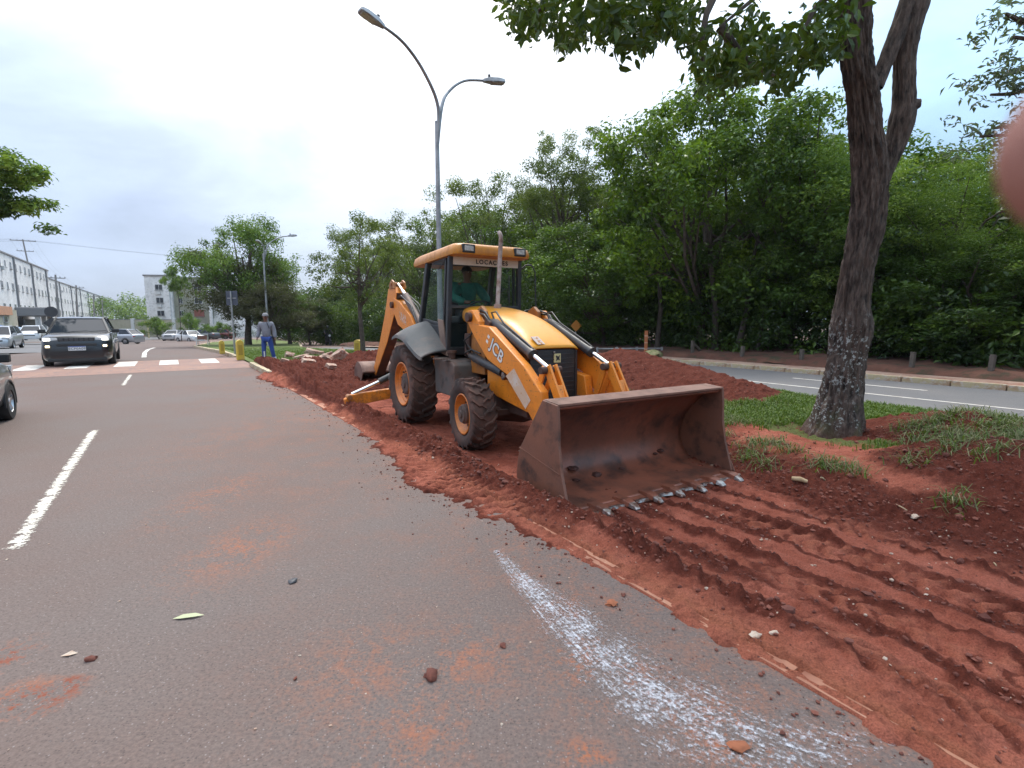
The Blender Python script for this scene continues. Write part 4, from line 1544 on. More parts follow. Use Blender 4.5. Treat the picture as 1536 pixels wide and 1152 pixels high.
# stabilisers: legs swung out sideways
for s in (-1, 1):
    yi, yo_ = s * .55, s * 1.80
    x = -.95
    mb = MB()
    mb.prism([(yi, .50), (yo_ * .93, .41), (yo_, .33), (yo_ * .985, .20), (yo_ * .93, .20), (yi, .33)], x - .055, x + .055, 'x')
    lg = mb.build('stabiliser_leg', ORANGE, BH, bevel=.012)
    MB().tube([(x, yi + s * .02, .86), (x, s * 1.16, .60)], .06, 12).build('stabiliser_ram', RAMP, lg, smooth=40)
    MB().tube([(x, s * 1.14, .61), (x, s * 1.66, .41)], .03, 12).build('ram_rod', CHROME, lg, smooth=40)
    mb = MB()
    mb.box((x, yo_ * .97, .20), (.24, .16, .05))
    mb.lathe([(-.08, .001), (-.08, .05), (.08, .05), (.08, .001)], 'x', 12, (x, yo_ * .95, .36))
    mb.build('stabiliser_foot', DKORANGE, lg, bevel=.01)
# ------------------------------------------------------------------ vegetation
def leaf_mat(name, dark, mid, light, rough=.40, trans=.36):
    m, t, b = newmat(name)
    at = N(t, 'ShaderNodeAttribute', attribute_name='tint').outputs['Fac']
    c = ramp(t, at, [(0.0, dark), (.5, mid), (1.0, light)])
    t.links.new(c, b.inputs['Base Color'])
    b.inputs['Roughness'].default_value = rough
    b.inputs['Specular IOR Level'].default_value = .4
    tr = N(t, 'ShaderNodeBsdfTranslucent')
    t.links.new(mix(t, .5, c, (.16, .24, .01)), tr.inputs[0])
    ms = N(t, 'ShaderNodeMixShader')
    ms.inputs[0].default_value = trans
    t.links.new(b.outputs[0], ms.inputs[1])
    t.links.new(tr.outputs[0], ms.inputs[2])
    t.links.new(ms.outputs[0], t.nodes['Material Output'].inputs[0])
    return m


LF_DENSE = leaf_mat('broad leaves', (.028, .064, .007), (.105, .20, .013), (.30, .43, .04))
LF_FEATH = leaf_mat('feathery leaves', (.034, .080, .018), (.115, .21, .032), (.28, .39, .065))
LF_DENSE2 = leaf_mat('blue green leaves', (.022, .056, .012), (.075, .155, .020), (.20, .31, .04))
LF_OLIVE = leaf_mat('olive leaves', (.040, .064, .016), (.105, .145, .028), (.22, .26, .05))
LF_DRY = leaf_mat('purple brown leaves', (.035, .028, .022), (.070, .055, .038), (.11, .10, .05))
LF_NEAR = leaf_mat('glossy near leaves', (.018, .040, .007), (.050, .095, .013), (.11, .18, .024), .38, .30)
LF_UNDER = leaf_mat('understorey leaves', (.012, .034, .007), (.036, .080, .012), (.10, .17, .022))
LF_GREY = leaf_mat('bluish leaves', (.05, .06, .06), (.085, .105, .10), (.14, .18, .14))
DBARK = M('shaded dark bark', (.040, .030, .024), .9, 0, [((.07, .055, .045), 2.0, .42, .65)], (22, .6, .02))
BARK = M('grey bark', (.075, .055, .043), .9, 0, [((.13, .105, .085), 2.0, .42, .65), ((.035, .027, .022), 9, .5, .7)], (22, .6, .02))


def orient(nrm, rngl):
    n = nrm / (np.linalg.norm(nrm, axis=1, keepdims=True) + 1e-9)
    r = rngl.normal(size=n.shape)
    t = np.cross(n, r)
    t /= (np.linalg.norm(t, axis=1, keepdims=True) + 1e-9)
    return n, t, np.cross(n, t)


def leaves(P, nrm, size, tint, rngl, aspect=.45, fold=.25, droop=0.0, rich=False):
    """rhombic folded leaves: returns verts, tri faces, tint"""
    k = len(P)
    n, t, s = orient(nrm, rngl)
    if droop:
        t = t + np.array([0, 0, -droop])
        t /= np.linalg.norm(t, axis=1, keepdims=True)
        s = np.cross(n, t)
        s /= (np.linalg.norm(s, axis=1, keepdims=True) + 1e-9)
        n = np.cross(t, s)
    sz = (size * (0.65 + .7 * rngl.random(k)))[:, None]
    a = P - t * sz * .5
    c = P + t * sz * .5 - n * sz * .10
    l = P + s * sz * aspect * .5 + n * sz * fold * .4 - t * sz * .06
    r = P - s * sz * aspect * .5 + n * sz * fold * .4 - t * sz * .06
    if rich:
        l1, r1 = P + s * sz * aspect * .40 + n * sz * fold * .3 - t * sz * .28, P - s * sz * aspect * .40 + n * sz * fold * .3 - t * sz * .28
        l2, r2 = P + s * sz * aspect * .42 + n * sz * fold * .3 + t * sz * .12, P - s * sz * aspect * .42 + n * sz * fold * .3 + t * sz * .12
        m1 = P + t * sz * .02
        V = np.stack([a, l1, l2, c, r2, r1, m1], 1).reshape(-1, 3)
        i = np.arange(k) * 7
        F = np.concatenate([np.stack([i + x, i + y, i + 6], 1) for x, y in ((0, 1), (1, 2), (2, 3), (3, 4), (4, 5), (5, 0))])
        return V, F, np.repeat(np.clip(tint, 0, 1), 7)
    V = np.stack([a, l, c, r], 1).reshape(-1, 3)
    i = np.arange(k) * 4
    F = np.concatenate([np.stack([i, i + 1, i + 2], 1), np.stack([i, i + 2, i + 3], 1)])
    return V, F, np.repeat(np.clip(tint, 0, 1), 4)


def clump_leaves(clumps, per, size, rngl, flat=.6, up=.6, out=.8, aspect=.45, spread=1.0, droop=0.0, tv=.18, rich=False):
    """clumps: list of (centre, radius, tint)"""
    C = np.array([c[0] for c in clumps], float)
    R = np.array([c[1] for c in clumps], float)
    T = np.array([c[2] for c in clumps], float)
    w = R ** 2
    cnt = np.maximum(4, (per * len(clumps) * w / w.sum())).astype(int)
    ci = np.repeat(np.arange(len(clumps)), cnt)
    k = len(ci)
    d = rngl.normal(size=(k, 3))
    d /= np.linalg.norm(d, axis=1, keepdims=True)
    rr = rngl.random(k) ** .45 * spread
    rr *= 1 + .35 * (rngl.random(k) < .12)
    off = d * rr[:, None] * R[ci][:, None]
    off[:, 2] *= flat
    P = C[ci] + off
    nrm = d * out + np.array([0, 0, up]) + rngl.normal(size=(k, 3)) * .45
    tint = T[ci] + rngl.normal(size=k) * tv
    return leaves(P, nrm, size, tint, rngl, aspect, droop=droop, rich=rich)


def make_crown(seed, H, R, base, nlobes, per_lobe, leaves_n, size, flat=.65, top=1.0, gaps=.25, aspect=.5, lobe_r=.34, up=.6):
    """unit tree standing on z=0: returns clumps, limb paths"""
    q = np.random.default_rng(seed)
    cz = base + (H - base) * .5
    hz = (H - base) * .5
    lobes = []
    tries = 0
    while len(lobes) < nlobes and tries < 4000:
        tries += 1
        d = q.normal(size=3)
        d /= np.linalg.norm(d)
        f = .35 + .6 * q.random() ** .6
        p = np.array([d[0] * R * f, d[1] * R * f, cz + d[2] * hz * f * top])
        if all(np.linalg.norm(p - l[0]) > R * gaps for l in lobes):
            lobes.append((p, R * lobe_r * (.65 + .7 * q.random()), q.random()))
    clumps = []
    for (p, r, tn) in lobes:
        for k in range(per_lobe):
            d = q.normal(size=3)
            d /= np.linalg.norm(d)
            c = p + d * r * (.5 + .55 * q.random()) * np.array([1, 1, flat])
            clumps.append((c, r * (.30 + .26 * q.random()), .02 + .45 * tn + .38 * q.random() + .22 * (c[2] - p[2]) / r))  # lobe tops tinted lighter, undersides darker: light and shade put into leaf colour
    limbs = []
    split = np.array([0, 0, base * (.75 + .2 * q.random())])
    for (p, r, tn) in lobes:
        b0 = split + (np.array([0, 0, cz]) - split) * q.random() * .8
        mid = (b0 + p) / 2 + q.normal(size=3) * R * .06 + np.array([0, 0, -.04 * R])
        limbs.append([tuple(b0), tuple(mid), tuple(p)])
    return clumps, limbs, leaves_n


PROTO = {}


def proto(key, seed, H, R, base, nlobes, per_lobe, leaves_n, size, mat, trunk_r, **kw):
    ky = {k: kw.pop(k) for k in ('cflat', 'cup', 'out', 'aspect', 'droop', 'tv') if k in kw}
    clumps, limbs, n = make_crown(seed, H, R, base, nlobes, per_lobe, leaves_n, size, **kw)
    q = np.random.default_rng(seed + 99)
    V, F, T = clump_leaves(clumps, leaves_n / len(clumps), size, q, ky.get('cflat', .7), ky.get('cup', .6), ky.get('out', .8), ky.get('aspect', .5), droop=ky.get('droop', 0), tv=ky.get('tv', .16))
    me = npmesh('crown', V, F, 3, mat, False, attrs={'tint': T})
    tb = MB()
    bx, by_ = q.normal() * .12, q.normal() * .12
    top = base + (H - base) * .62
    path = [(0, 0, -.3), (bx * .3, by_ * .3, base * .35), (bx, by_, base * .8), (bx * 1.6, by_ * .4, base + (top - base) * .5), (0, 0, top)]
    tb.tube(path, [trunk_r * 1.25, trunk_r, trunk_r * .85, trunk_r * .55, trunk_r * .2], 8)
    for l in limbs:
        tb.tube(l, [trunk_r * .42, trunk_r * .28, trunk_r * .10], 5, cap=False)
    tm = tb.mesh('trunk', BARK, 60)
    PROTO[key] = (me, tm, H, R)


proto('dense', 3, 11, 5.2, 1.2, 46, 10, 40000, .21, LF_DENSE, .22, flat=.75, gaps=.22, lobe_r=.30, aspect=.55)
proto('dense2', 14, 11, 4.6, .8, 42, 10, 36000, .19, LF_DENSE2, .20, flat=.8, gaps=.22, lobe_r=.30, aspect=.55)
proto('tall', 25, 13, 3.3, 4.0, 26, 8, 24000, .15, LF_OLIVE, .17, flat=.9, gaps=.25, lobe_r=.32, aspect=.4)
proto('olive', 36, 12, 4.6, 2.0, 34, 9, 28000, .17, LF_OLIVE, .2, flat=.7, gaps=.24, lobe_r=.30, aspect=.42)
proto('feather', 47, 8, 4.0, 1.2, 26, 8, 26000, .13, LF_FEATH, .14, flat=.38, gaps=.24, lobe_r=.36, aspect=.35, cflat=.45, cup=1.2, out=.4)
proto('thin', 58, 6.2, 2.3, 2.1, 18, 6, 7000, .13, LF_OLIVE, .12, flat=.8, gaps=.3, lobe_r=.34, aspect=.4)
proto('umbrella', 65, 7.2, 2.1, 4.6, 12, 7, 6000, .16, LF_FEATH, .05, flat=.6, gaps=.25, lobe_r=.36, aspect=.42)
proto('spread', 69, 8.4, 3.9, 2.0, 34, 9, 26000, .17, LF_FEATH, .26, flat=.5, gaps=.25, lobe_r=.33, aspect=.42)
proto('dry', 70, 6.4, 3.2, 1.3, 30, 8, 22000, .15, LF_DRY, .15, flat=.8, gaps=.25, lobe_r=.34, aspect=.4)
proto('shrub', 81, 2.2, 1.5, .35, 14, 6, 5000, .12, LF_DENSE, .05, flat=.8, gaps=.25, lobe_r=.45, aspect=.5)


def tree(key, loc, H, label, group=None, wide=None, rz=None, name='tree', cat='tree', extra=None):
    me, tm, h0, r0 = PROTO[key]
    rz = random.uniform(0, 6.28) if rz is None else rz
    e = empty(name, loc, rz, label, cat, group)
    s = (H - loc[2]) / h0
    w = s if wide is None else wide / r0
    for nm, m_ in (('crown', me), ('trunk', tm)):
        o = link(bpy.data.objects.new(nm, m_), e)
        o.scale = (w, w, s)
    if extra:
        me2, tm2, h2, r2 = PROTO[extra]
        o = link(bpy.data.objects.new('crown', me2), e)
        o.scale = (w * r0 / r2 * .92,) * 2 + (s * h0 / h2 * .74,)
    return e


def at_px(px, D, z=0.0, fall=True):
    """ground place on the sight line of pixel column px, D metres ahead"""
    return Vector(((px - 768) / 750 * D * 1.0, D, z + (zg(D) if fall else 0)))


def top_h(D, py):
    return atY(768, py, D).z


WOOD = 'trees along the edge of the roadside wood'
for (key, px, D, py, wpx, lab) in (
        ('olive', 556, 62, 322, 120, 'rounded olive green tree at the far left end of the roadside wood'),
        ('olive', 640, 49, 312, 165, 'olive green tree standing behind the backhoe cab, left of the tall lamp post'),
        ('olive', 735, 41, 255, 170, 'taller airy olive tree just right of the tall lamp post, above the cab roof'),
        ('tall', 842, 33, 172, 150, 'tall slender tree with a thin airy top, left of the dense bright green tree'),
        ('tall', 948, 28.5, 172, 150, 'tall slim olive tree touching the left side of the big bright tree'),
        ('dense', 1052, 23, 128, 330, 'big dense bright green broadleaf tree with the highest crown of the wood'),
        ('dense2', 1185, 21, 158, 300, 'dense broadleaf tree directly left of the near leaning trunk'),
        ('dense2', 905, 26, 330, 220, 'lower broad bushy tree with bright leaf tufts behind the loader exhaust'),
        ('feather', 1300, 18.6, 205, 270, 'feathery tree mostly hidden behind the near leaning trunk'),
        ('feather', 1415, 17.2, 205, 240, 'feathery light green tree in the gap right of the near leaning trunk'),
        ('feather', 1545, 15.6, 215, 250, 'dark feathery tree at the right edge of the picture'),
        ('dense2', 1460, 15.6, 370, 260, 'low leafy tree leaning over the far verge at right'),
        ('feather', 1690, 14.5, 200, 260, 'feathery tree beyond the right edge of the picture')):
    h = top_h(D, py)
    tree(key, at_px(px, D, .3), h, lab, WOOD, wide=wpx / 2 / 750 * D)
SECOND = ((600, 70, 350, 'tree filling the gap between the two leftmost trees of the wood'), (690, 58, 318, 'tree behind the tall lamp post at the back of the wood'), (790, 46, 285, 'tree at the back of the wood above the right end of the cab roof'),
          (880, 40, 260, 'tree at the back of the wood between the tall slender and slim trees'), (1000, 34, 225, 'tree at the back of the wood behind the left half of the big bright tree'), (1110, 29, 200, 'tree at the back of the wood behind the right half of the big bright tree'),
          (1240, 25, 200, 'tree at the back of the wood just left of the near leaning trunk'), (1340, 24, 235, 'tree at the back of the wood just right of the near leaning trunk'), (1470, 22, 250, 'tree at the back of the wood under the bluish leaf sprays'),
          (1600, 21, 250, 'tree at the back of the wood beyond the right picture edge'), (830, 38, 330, 'lower tree at the back of the wood behind the exhaust stack'), (1040, 32, 300, 'lowest tree at the back of the wood above the orange marker post'))
for i, (px, D, py, lab) in enumerate(SECOND):
    tree(('olive', 'dense', 'dense2')[i % 3], at_px(px, D, .3), top_h(D, py), lab, 'back row of the roadside wood', wide=5.2 if D > 30 else 4.4)

# understorey: one continuous dark tangle on the bank
q = np.random.default_rng(5)
cl = []
for i in range(1250):
    u = q.uniform(-13, 50)
    n = 18.7 + far_shift(u) * 1.05 + q.gamma(1.8, .95)
    hh = .1 + q.random() ** 1.3 * (2.4 + 2.2 * float(vnoise(np.array([u * .5]), np.array([2.]), 4)[0]))
    p = W(u, n + .25 * hh * q.random(), .3 + hh)
    cl.append(((p.x, p.y, p.z), .35 + .6 * q.random(), q.random() ** 1.6))
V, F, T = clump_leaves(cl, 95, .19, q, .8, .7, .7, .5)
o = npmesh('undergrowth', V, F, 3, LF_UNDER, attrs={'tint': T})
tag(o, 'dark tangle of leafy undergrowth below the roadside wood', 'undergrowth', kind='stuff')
cl = []
for i in range(700):
    u = q.uniform(-14, 75)
    p = W(u, 24.5 + far_shift(u) * 1.05 * .6 + q.uniform(0, 2.5), .3 + q.random() * 6.0)
    cl.append(((p.x, p.y, p.z), 1.0 + .6 * q.random(), q.random() * .6))
V, F, T = clump_leaves(cl, 75, .34, q, .9, .5, .7, .55)
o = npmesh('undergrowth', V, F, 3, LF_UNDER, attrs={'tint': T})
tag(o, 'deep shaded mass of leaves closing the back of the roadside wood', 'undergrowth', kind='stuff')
# bare stems and leaning trunks seen inside the wood
for (px, D, y0, y1, lean, r, lab) in ((1072, 21.5, 545, 330, -6, .13, 'straight trunk inside the wood behind the big earth mound'),
                                      (1105, 20.8, 545, 350, 34, .11, 'slim trunk leaning right inside the wood'),
                                      (1135, 20.6, 545, 380, 22, .08, 'thinnest slanting stem inside the wood, left of the near trunk'),
                                      (985, 23, 540, 350, 8, .10, 'thin dark trunk behind the orange marker post')):
    a = at_px(px, D, .3)
    t_ = MB()
    tp = atY(px + lean, y1, D)
    t_.tube([a, a.lerp(tp, .35) + Vector((.1, 0, 0)), a.lerp(tp, .7) + Vector((-.08, 0, 0)), tp], [r * 1.2, r, r * .8, r * .55], 8)
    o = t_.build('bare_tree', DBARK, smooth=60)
    tag(o, lab, 'tree')

# ---- the near leaning tree
YT = 6.6
TR = empty('street_tree', gnd(1249, 664, .06), 0, 'near leaning tree with dark rugged bark, white lichen spots and a forked top', 'tree')
TB = TR.location.copy()


def bark_mesh(name, rows, seg, nrow, mat, seed, ridge=.042):
    """rows: (px_left, px_right, py) outline read at depth YT"""
    ctr = [atY((a + b_) / 2, y, YT + (c if len(r) > 3 else 0)) for r in rows for (a, b_, y, c) in [(r + (0,))[:4]]]
    rr = [max(.03, (r[1] - r[0]) / 2 * YT / 750 * .95 - ridge * 1.15) for r in rows]
    K = spline([(c.x, c.y, c.z, r) for c, r in zip(ctr, rr)], max(2, nrow // len(rows)))
    V, lich = [], []
    for i, (x, y, z, r) in enumerate(K):
        for k in range(seg):
            a = 2 * math.pi * k / seg
            ca, sa = math.cos(a), math.sin(a)
            p = Vector((ca * 2.3, sa * 2.3, z * .55))
            w = mnoise.noise(p * 1.0 + Vector((seed, 0, 0))) * .6
            d = abs(mnoise.noise(Vector((ca * 6.5 + w, sa * 6.5 + w, z * 1.7 + seed))))
            d2 = abs(mnoise.noise(Vector((ca * 14, sa * 14, z * 5 + seed))))
            big = mnoise.noise(Vector((ca * 1.4, sa * 1.4, z * 1.1 + seed)))
            knot = 0
            root = max(0, 1 - (z - TB.z) / .75) if name == 'trunk' else 0
            fl = root ** 2 * (.06 * math.cos(a * 5 + 1.0) + .04)
            dr = r * (1 + .07 * big) + ridge * (1 - 2.2 * d) + ridge * .45 * (1 - 2 * d2) + fl
            V.append((x + ca * dr - TB.x, y + sa * dr - TB.y, z - TB.z))
    n = len(K)
    F = [(i * seg + k, i * seg + (k + 1) % seg, (i + 1) * seg + (k + 1) % seg, (i + 1) * seg + k) for i in range(n - 1) for k in range(seg)]
    return npmesh(name, V, F, 4, mat, TR, smooth=True)


def trunk_mat():
    m, t, b = newmat('rugged bark')
    vec = coords(t)
    mpp = N(t, 'ShaderNodeMapping')
    mpp.inputs['Scale'].default_value = (1, 1, .28)
    t.links.new(vec, mpp.inputs[0])
    f = noise_out(t, mpp.outputs[0], 22, 6, .65)
    g = noise_out(t, vec, 2.2, 4)
    c = mix(t, ramp(t, f, [(.38, 0.), (.64, 1.)]), (.018, .0135, .011), (.150, .110, .088))
    c = mix(t, ramp(t, g, [(.4, 0.), (.66, .7)]), c, (.095, .062, .046))
    sep_ = N(t, 'ShaderNodeSeparateXYZ')
    t.links.new(vec, sep_.inputs[0])
    zone = ramp(t, mth(t, 'DIVIDE', sep_.outputs[2], 2.0), [(.02, .2), (.12, 1.), (.6, .95), (.85, 0.)])
    vor = noise_out(t, vec, 24, 4, .65)
    gn = N(t, 'ShaderNodeNewGeometry')
    sn = N(t, 'ShaderNodeSeparateXYZ')
    t.links.new(gn.outputs['Normal'], sn.inputs[0])
    lside = ramp(t, mth(t, 'ADD', mth(t, 'MULTIPLY', sn.outputs[0], -.5), .5), [(.35, .0), (.6, .035), (.9, .05)])
    vor = mth(t, 'ADD', vor, lside)
    v2 = noise_out(t, vec, 2.6, 2)
    sidef = ramp(t, mth(t, 'ADD', mth(t, 'MULTIPLY', sep_.outputs[0], -1.2), .45), [(.2, .15), (.6, 1.)])
    li = mth(t, 'MULTIPLY', mth(t, 'MULTIPLY', ramp(t, vor, [(.60, 0.), (.63, 1.)]), ramp(t, v2, [(.38, 0.), (.52, 1.)])), zone)
    c = mix(t, li, c, (.42, .45, .42))
    moss = mth(t, 'MULTIPLY', ramp(t, noise_out(t, vec, 5.0, 4), [(.5, 0.), (.64, .8)]), ramp(t, mth(t, 'DIVIDE', sep_.outputs[2], 2.0), [(.02, 1.), (.35, 0.)]))
    c = mix(t, moss, c, (.055, .06, .022))
    foot = ramp(t, mth(t, 'ADD', sep_.outputs[2], mth(t, 'MULTIPLY', f, .15)), [(.02, .8), (.28, 0.)])
    c = mix(t, foot, c, (.10, .04, .026))
    t.links.new(c, b.inputs['Base Color'])
    b.inputs['Roughness'].default_value = .9
    bump(t, b, f, 1.0, .04)
    return m


TBARK = trunk_mat()
rows = [(1196, 1296, 672), (1207, 1291, 657), (1219, 1290, 635), (1231, 1292, 590), (1243, 1297, 535), (1247, 1306, 492), (1255, 1303, 455), (1266, 1311, 390), (1277, 1324, 335), (1280, 1328, 285), (1280, 1328, 245), (1277, 1322, 200), (1273, 1316, 150), (1264, 1306, 88), (1261, 1303, 0), (1255, 1295, -120), (1262, 1292, -260), (1280, 1300, -420)]
bark_mesh('trunk', rows, 110, 420, TBARK, 1.3)
rl = [(1302, 1322, 305, .04), (1315, 1337, 262, .06), (1328, 1356, 222, .06), (1336, 1370, 178, .06), (1341, 1371, 155, .05), (1342, 1371, 120, .05), (1343, 1372, 88, .06), (1347, 1381, 40, .06), (1354, 1392, 0, .06), (1366, 1400, -80, .08), (1385, 1410, -200, .1), (1400, 1415, -330, .2)]
bark_mesh('limb', rl, 56, 260, TBARK, 5.1, .016)
ri = [(1296, 1322, 135, .0), (1312, 1334, 105, .0), (1326, 1350, 70, .02), (1341, 1366, 30, .03), (1352, 1380, -5, .05)]
bark_mesh('limb', ri, 44, 120, TBARK, 9.4, .013)
# sawn stub on the right limb
stub = MB()
pc = atY(1371, 160, YT + .02) - TB
stub.tube([pc + Vector((-.10, .0, -.03)), pc + Vector((.03, -.02, .03))], [.085, .06], 14)
sb = stub.build('sawn_stub', TBARK, TR, smooth=50)
MB().lathe([(0, .001), (.0, .05)], 'x', 12, tuple(pc + Vector((.034, -.024, .032)))).build('cut_face', M('cut wood', (.42, .26, .15), .8), sb)

# crown: hanging fringe read from the photo, full crown above
q = np.random.default_rng(21)
edge = [(757, -8), (770, 48), (800, 62), (822, 30), (850, 82), (882, 62), (915, 66), (950, 86), (985, 55), (1010, 52), (1030, 70), (1045, 118), (1072, 150), (1100, 128), (1150, 120), (1182, 146), (1195, 100), (1230, 104), (1262, 88), (1285, 40)]
ex = [e_[0] for e_ in edge]
ey = [e_[1] for e_ in edge]
cl, fringe = [], []
for i in range(430):
    px = q.uniform(757, 1275)
    ylow = np.interp(px, ex, ey)
    py = ylow - 10 - abs(q.normal()) * 42
    D = q.uniform(5.2, 7.6)
    p = atY(px, py, D)
    cl.append(((p.x - TB.x, p.y - TB.y, p.z - TB.z), .15 + .10 * q.random(), .15 + .75 * q.random()))
for i in range(330):
    px = q.uniform(757, 1275)
    ylow = np.interp(px, ex, ey)
    p = atY(px + q.normal() * 3, ylow - abs(q.normal()) * 14, q.uniform(5.4, 7.3))
    fringe.append(p - TB)
fringe = fringe[:300]
for i in range(420):
    d = q.normal(size=3)
    d /= np.linalg.norm(d)
    c = np.array([1.9, 6.6, 8.4]) + d * np.array([3.7, 3.6, 2.2]) * (.4 + .65 * q.random())
    scr = None
    # keep the upper crown clear of the part of the sky the photo shows empty
    yy = c[1] * math.cos(PITCH) - (c[2] - CAM_H) * math.sin(PITCH)
    zz = c[1] * math.sin(PITCH) + (c[2] - CAM_H) * math.cos(PITCH)
    px, py = 768 + 750 * c[0] / yy, 576 - 750 * zz / yy
    lim = np.interp(px, ex, ey) - 40 if 757 < px < 1285 else -40
    if py > lim:
        continue
    cl.append(((c[0] - TB.x, c[1] - TB.y, c[2] - TB.z), .3 + .22 * q.random(), .1 + .6 * q.random()))
V, F, T = clump_leaves(cl, 23, .125, q, .8, .5, .7, .46, droop=.5, rich=True)
npmesh('crown', V, F, 3, LF_NEAR, TR, attrs={'tint': T})
lv = []
for i in range(4):
    a = np.zeros((1, 3))
    q2 = np.random.default_rng(i)
    zz = [(-.5, 0, 0), (-.25, .17, .03), (.1, .19, .04), (.5, 0, -.05), (.1, -.19, .04), (-.25, -.17, .03), (-.2, 0, 0), (.12, 0, .0)]
    f = [(0, 6, 1), (1, 6, 7, 2), (2, 7, 3), (0, 5, 6), (5, 4, 7, 6), (4, 3, 7)]
    me = bpy.data.meshes.new('leaf')
    me.from_pydata([(x * .125, y * .125, z * .125) for x, y, z in zz], [], f)
    at = me.attributes.new('tint', 'FLOAT', 'POINT')
    at.data.foreach_set('value', [.15 + .24 * i] * len(zz))
    me.materials.append(LF_NEAR)
    lv.append(me)
for i, p in enumerate(fringe):
    o = link(bpy.data.objects.new('leaf', lv[i % 4]), TR)
    o.location = p
    o.rotation_euler = (q.normal() * .5, rad(55) + q.normal() * .45, q.uniform(0, 6.28))
    s = q.uniform(.75, 1.25)
    o.scale = (s, s, s)
tw = MB()
for (a, b_, c) in (((1262, -150, 6.7), (1130, -110, 6.4), (930, -40, 6.2)), ((1264, -90, 6.7), (1180, -40, 6.3), (1080, 40, 6.2)), ((1268, -20, 6.7), (1225, 10, 6.5), (1195, 70, 6.5)),
                   ((1130, -110, 6.4), (1060, 20, 6.0), (1055, 110, 6.0)), ((930, -40, 6.2), (860, -10, 6.0), (800, 20, 6.0)), ((1080, 40, 6.2), (1120, 90, 6.2), (1165, 115, 6.2)), ((1262, -200, 6.7), (1100, -220, 5.6), (850, -160, 5.2))):
    P = [atY(*x) - TB for x in (a, b_, c)]
    tw.tube(spline([tuple(p) for p in P], 4), [.05 * (1 - i / 9) + .008 for i in range(9)], 6)
tw.build('branch', BARK, TR, smooth=60)

# branches of neighbours that reach into the picture at its edges
def edge_branch(label, trunk_at, zt, pts, per, size, mat, seed, r=.2):
    e = empty('tree', trunk_at, 0, label, 'tree')
    q = np.random.default_rng(seed)
    base = Vector(trunk_at)
    tr = MB()
    tr.tube([(0, 0, -.2), (.1, 0, zt * .5), (0, .1, zt), (0, 0, zt + 3)], [r * 1.2, r, r * .8, r * .3], 10)
    cl = []
    for grp in pts:
        path = [Vector((0, 0.05, zt))] + [atY(*p) - base for p in grp]
        tr.tube(spline([tuple(p) for p in path], 3), [.06 * (1 - i / (3 * len(path))) + .006 for i in range(3 * (len(path) - 1) + 1)], 5)
        for f in np.linspace(.12, .95, 9):
            c = path[0].lerp(path[1], float(f))
            w = base + c
            for k in range(4):
                o_ = q.normal(size=3) * np.array([.45, .5, .28])
                if (w.x + o_[0]) / max(.5, abs(w.y + o_[1])) > 1.1 or (w.x + o_[0]) / (w.y + o_[1]) < -1.1:
                    cl.append(((c.x + o_[0], c.y + o_[1], c.z + o_[2]), .34, q.random()))
        for p in grp:
            c = atY(*p) - base
            for k in range(5):
                o_ = q.normal(size=3) * np.array([.34, .4, .14]) * p[2] / 12
                cl.append(((c.x + o_[0], c.y + o_[1], c.z + o_[2]), .24 * p[2] / 10, q.random()))
    for i in range(170):
        d = q.normal(size=3)
        d /= np.linalg.norm(d)
        c = np.array([0, 0, zt + 2.2]) + d * np.array([2.6, 2.6, 1.9]) * (.5 + .5 * q.random())
        w = base + Vector(c)
        if abs(w.x / w.y) < 1.10:
            continue
        cl.append((tuple(c), .5, q.random()))
    tr.build('trunk', BARK, e, smooth=60)
    V, F, T = clump_leaves(cl, per, size, q, .55, .9, .5, .36, droop=.2)
    npmesh('crown', V, F, 3, mat, e, attrs={'tint': T})
    return e


edge_branch('tree beyond the left edge reaching into the sky with dark layered leaf sprays', (-24, 17, 0), 7.2,
            [[(-50, 245, 17), (-25, 258, 17), (5, 256, 17), (32, 262, 17)], [(-40, 285, 17), (-10, 300, 17), (8, 308, 17)], [(-45, 312, 17), (-18, 325, 17)], [(-60, 262, 17), (-15, 268, 17), (12, 272, 17)]], 130, .19, LF_FEATH, 3, .25)
edge_branch('tree beyond the right edge dangling pale bluish leaf sprays against the sky', (15.6, 9.6, .3), 5.6,
            [[(1600, 20, 8), (1545, 35, 8), (1518, 25, 8), (1508, 20, 8)], [(1600, 70, 8), (1550, 60, 8), (1520, 55, 8)], [(1600, 110, 8), (1550, 100, 8), (1515, 110, 8), (1495, 125, 8)], [(1610, 140, 8), (1560, 130, 8), (1520, 140, 8), (1486, 142, 8)],
             [(1620, 190, 8), (1560, 190, 8), (1520, 188, 8), (1490, 193, 8)], [(1630, 225, 8), (1560, 212, 8), (1520, 203, 8), (1470, 205, 8)]], 60, .11, LF_GREY, 8, .16)

# trees on the median and at its far end
bigt = tree('spread', at_px(373, 40, .1), top_h(40, 330), 'wide spreading tree on the median behind the standing worker, green above and brown twigged below', None, wide=3.9, extra='dry')
tree('thin', gnd(545, 529, .1), top_h(25, 340), 'slender sparse tree on the median left of the digging arm', None, wide=2.1)
tree('dry', at_px(412, 37.5, .1), top_h(37.5, 428), 'brownish tree right behind the spreading tree on the median', None, wide=2.6)
tree('dry', at_px(466, 44, .05), top_h(44, 450), 'small brown crowned tree at the far road bend left of the motorcyclist', None, wide=1.9)
tree('spread', at_px(436, 43, .05), top_h(43, 438), 'green topped tree beyond the median tip, left of the small brown tree', None, wide=2.4)
for (px, D, py, wd, lab) in ((505, 66, 462, 2.6, 'small round tree by the far road, right of the motorcyclist'), (530, 60, 450, 2.5, 'green tree by the far road just left of the slender sparse tree'), (487, 82, 470, 3.0, 'farthest small tree over the motorcyclist'), (590, 74, 440, 4.0, 'green tree filling the gap under the raised digging arm')):
    tree('olive', at_px(px, D), top_h(D, py), lab, None, wide=wd)
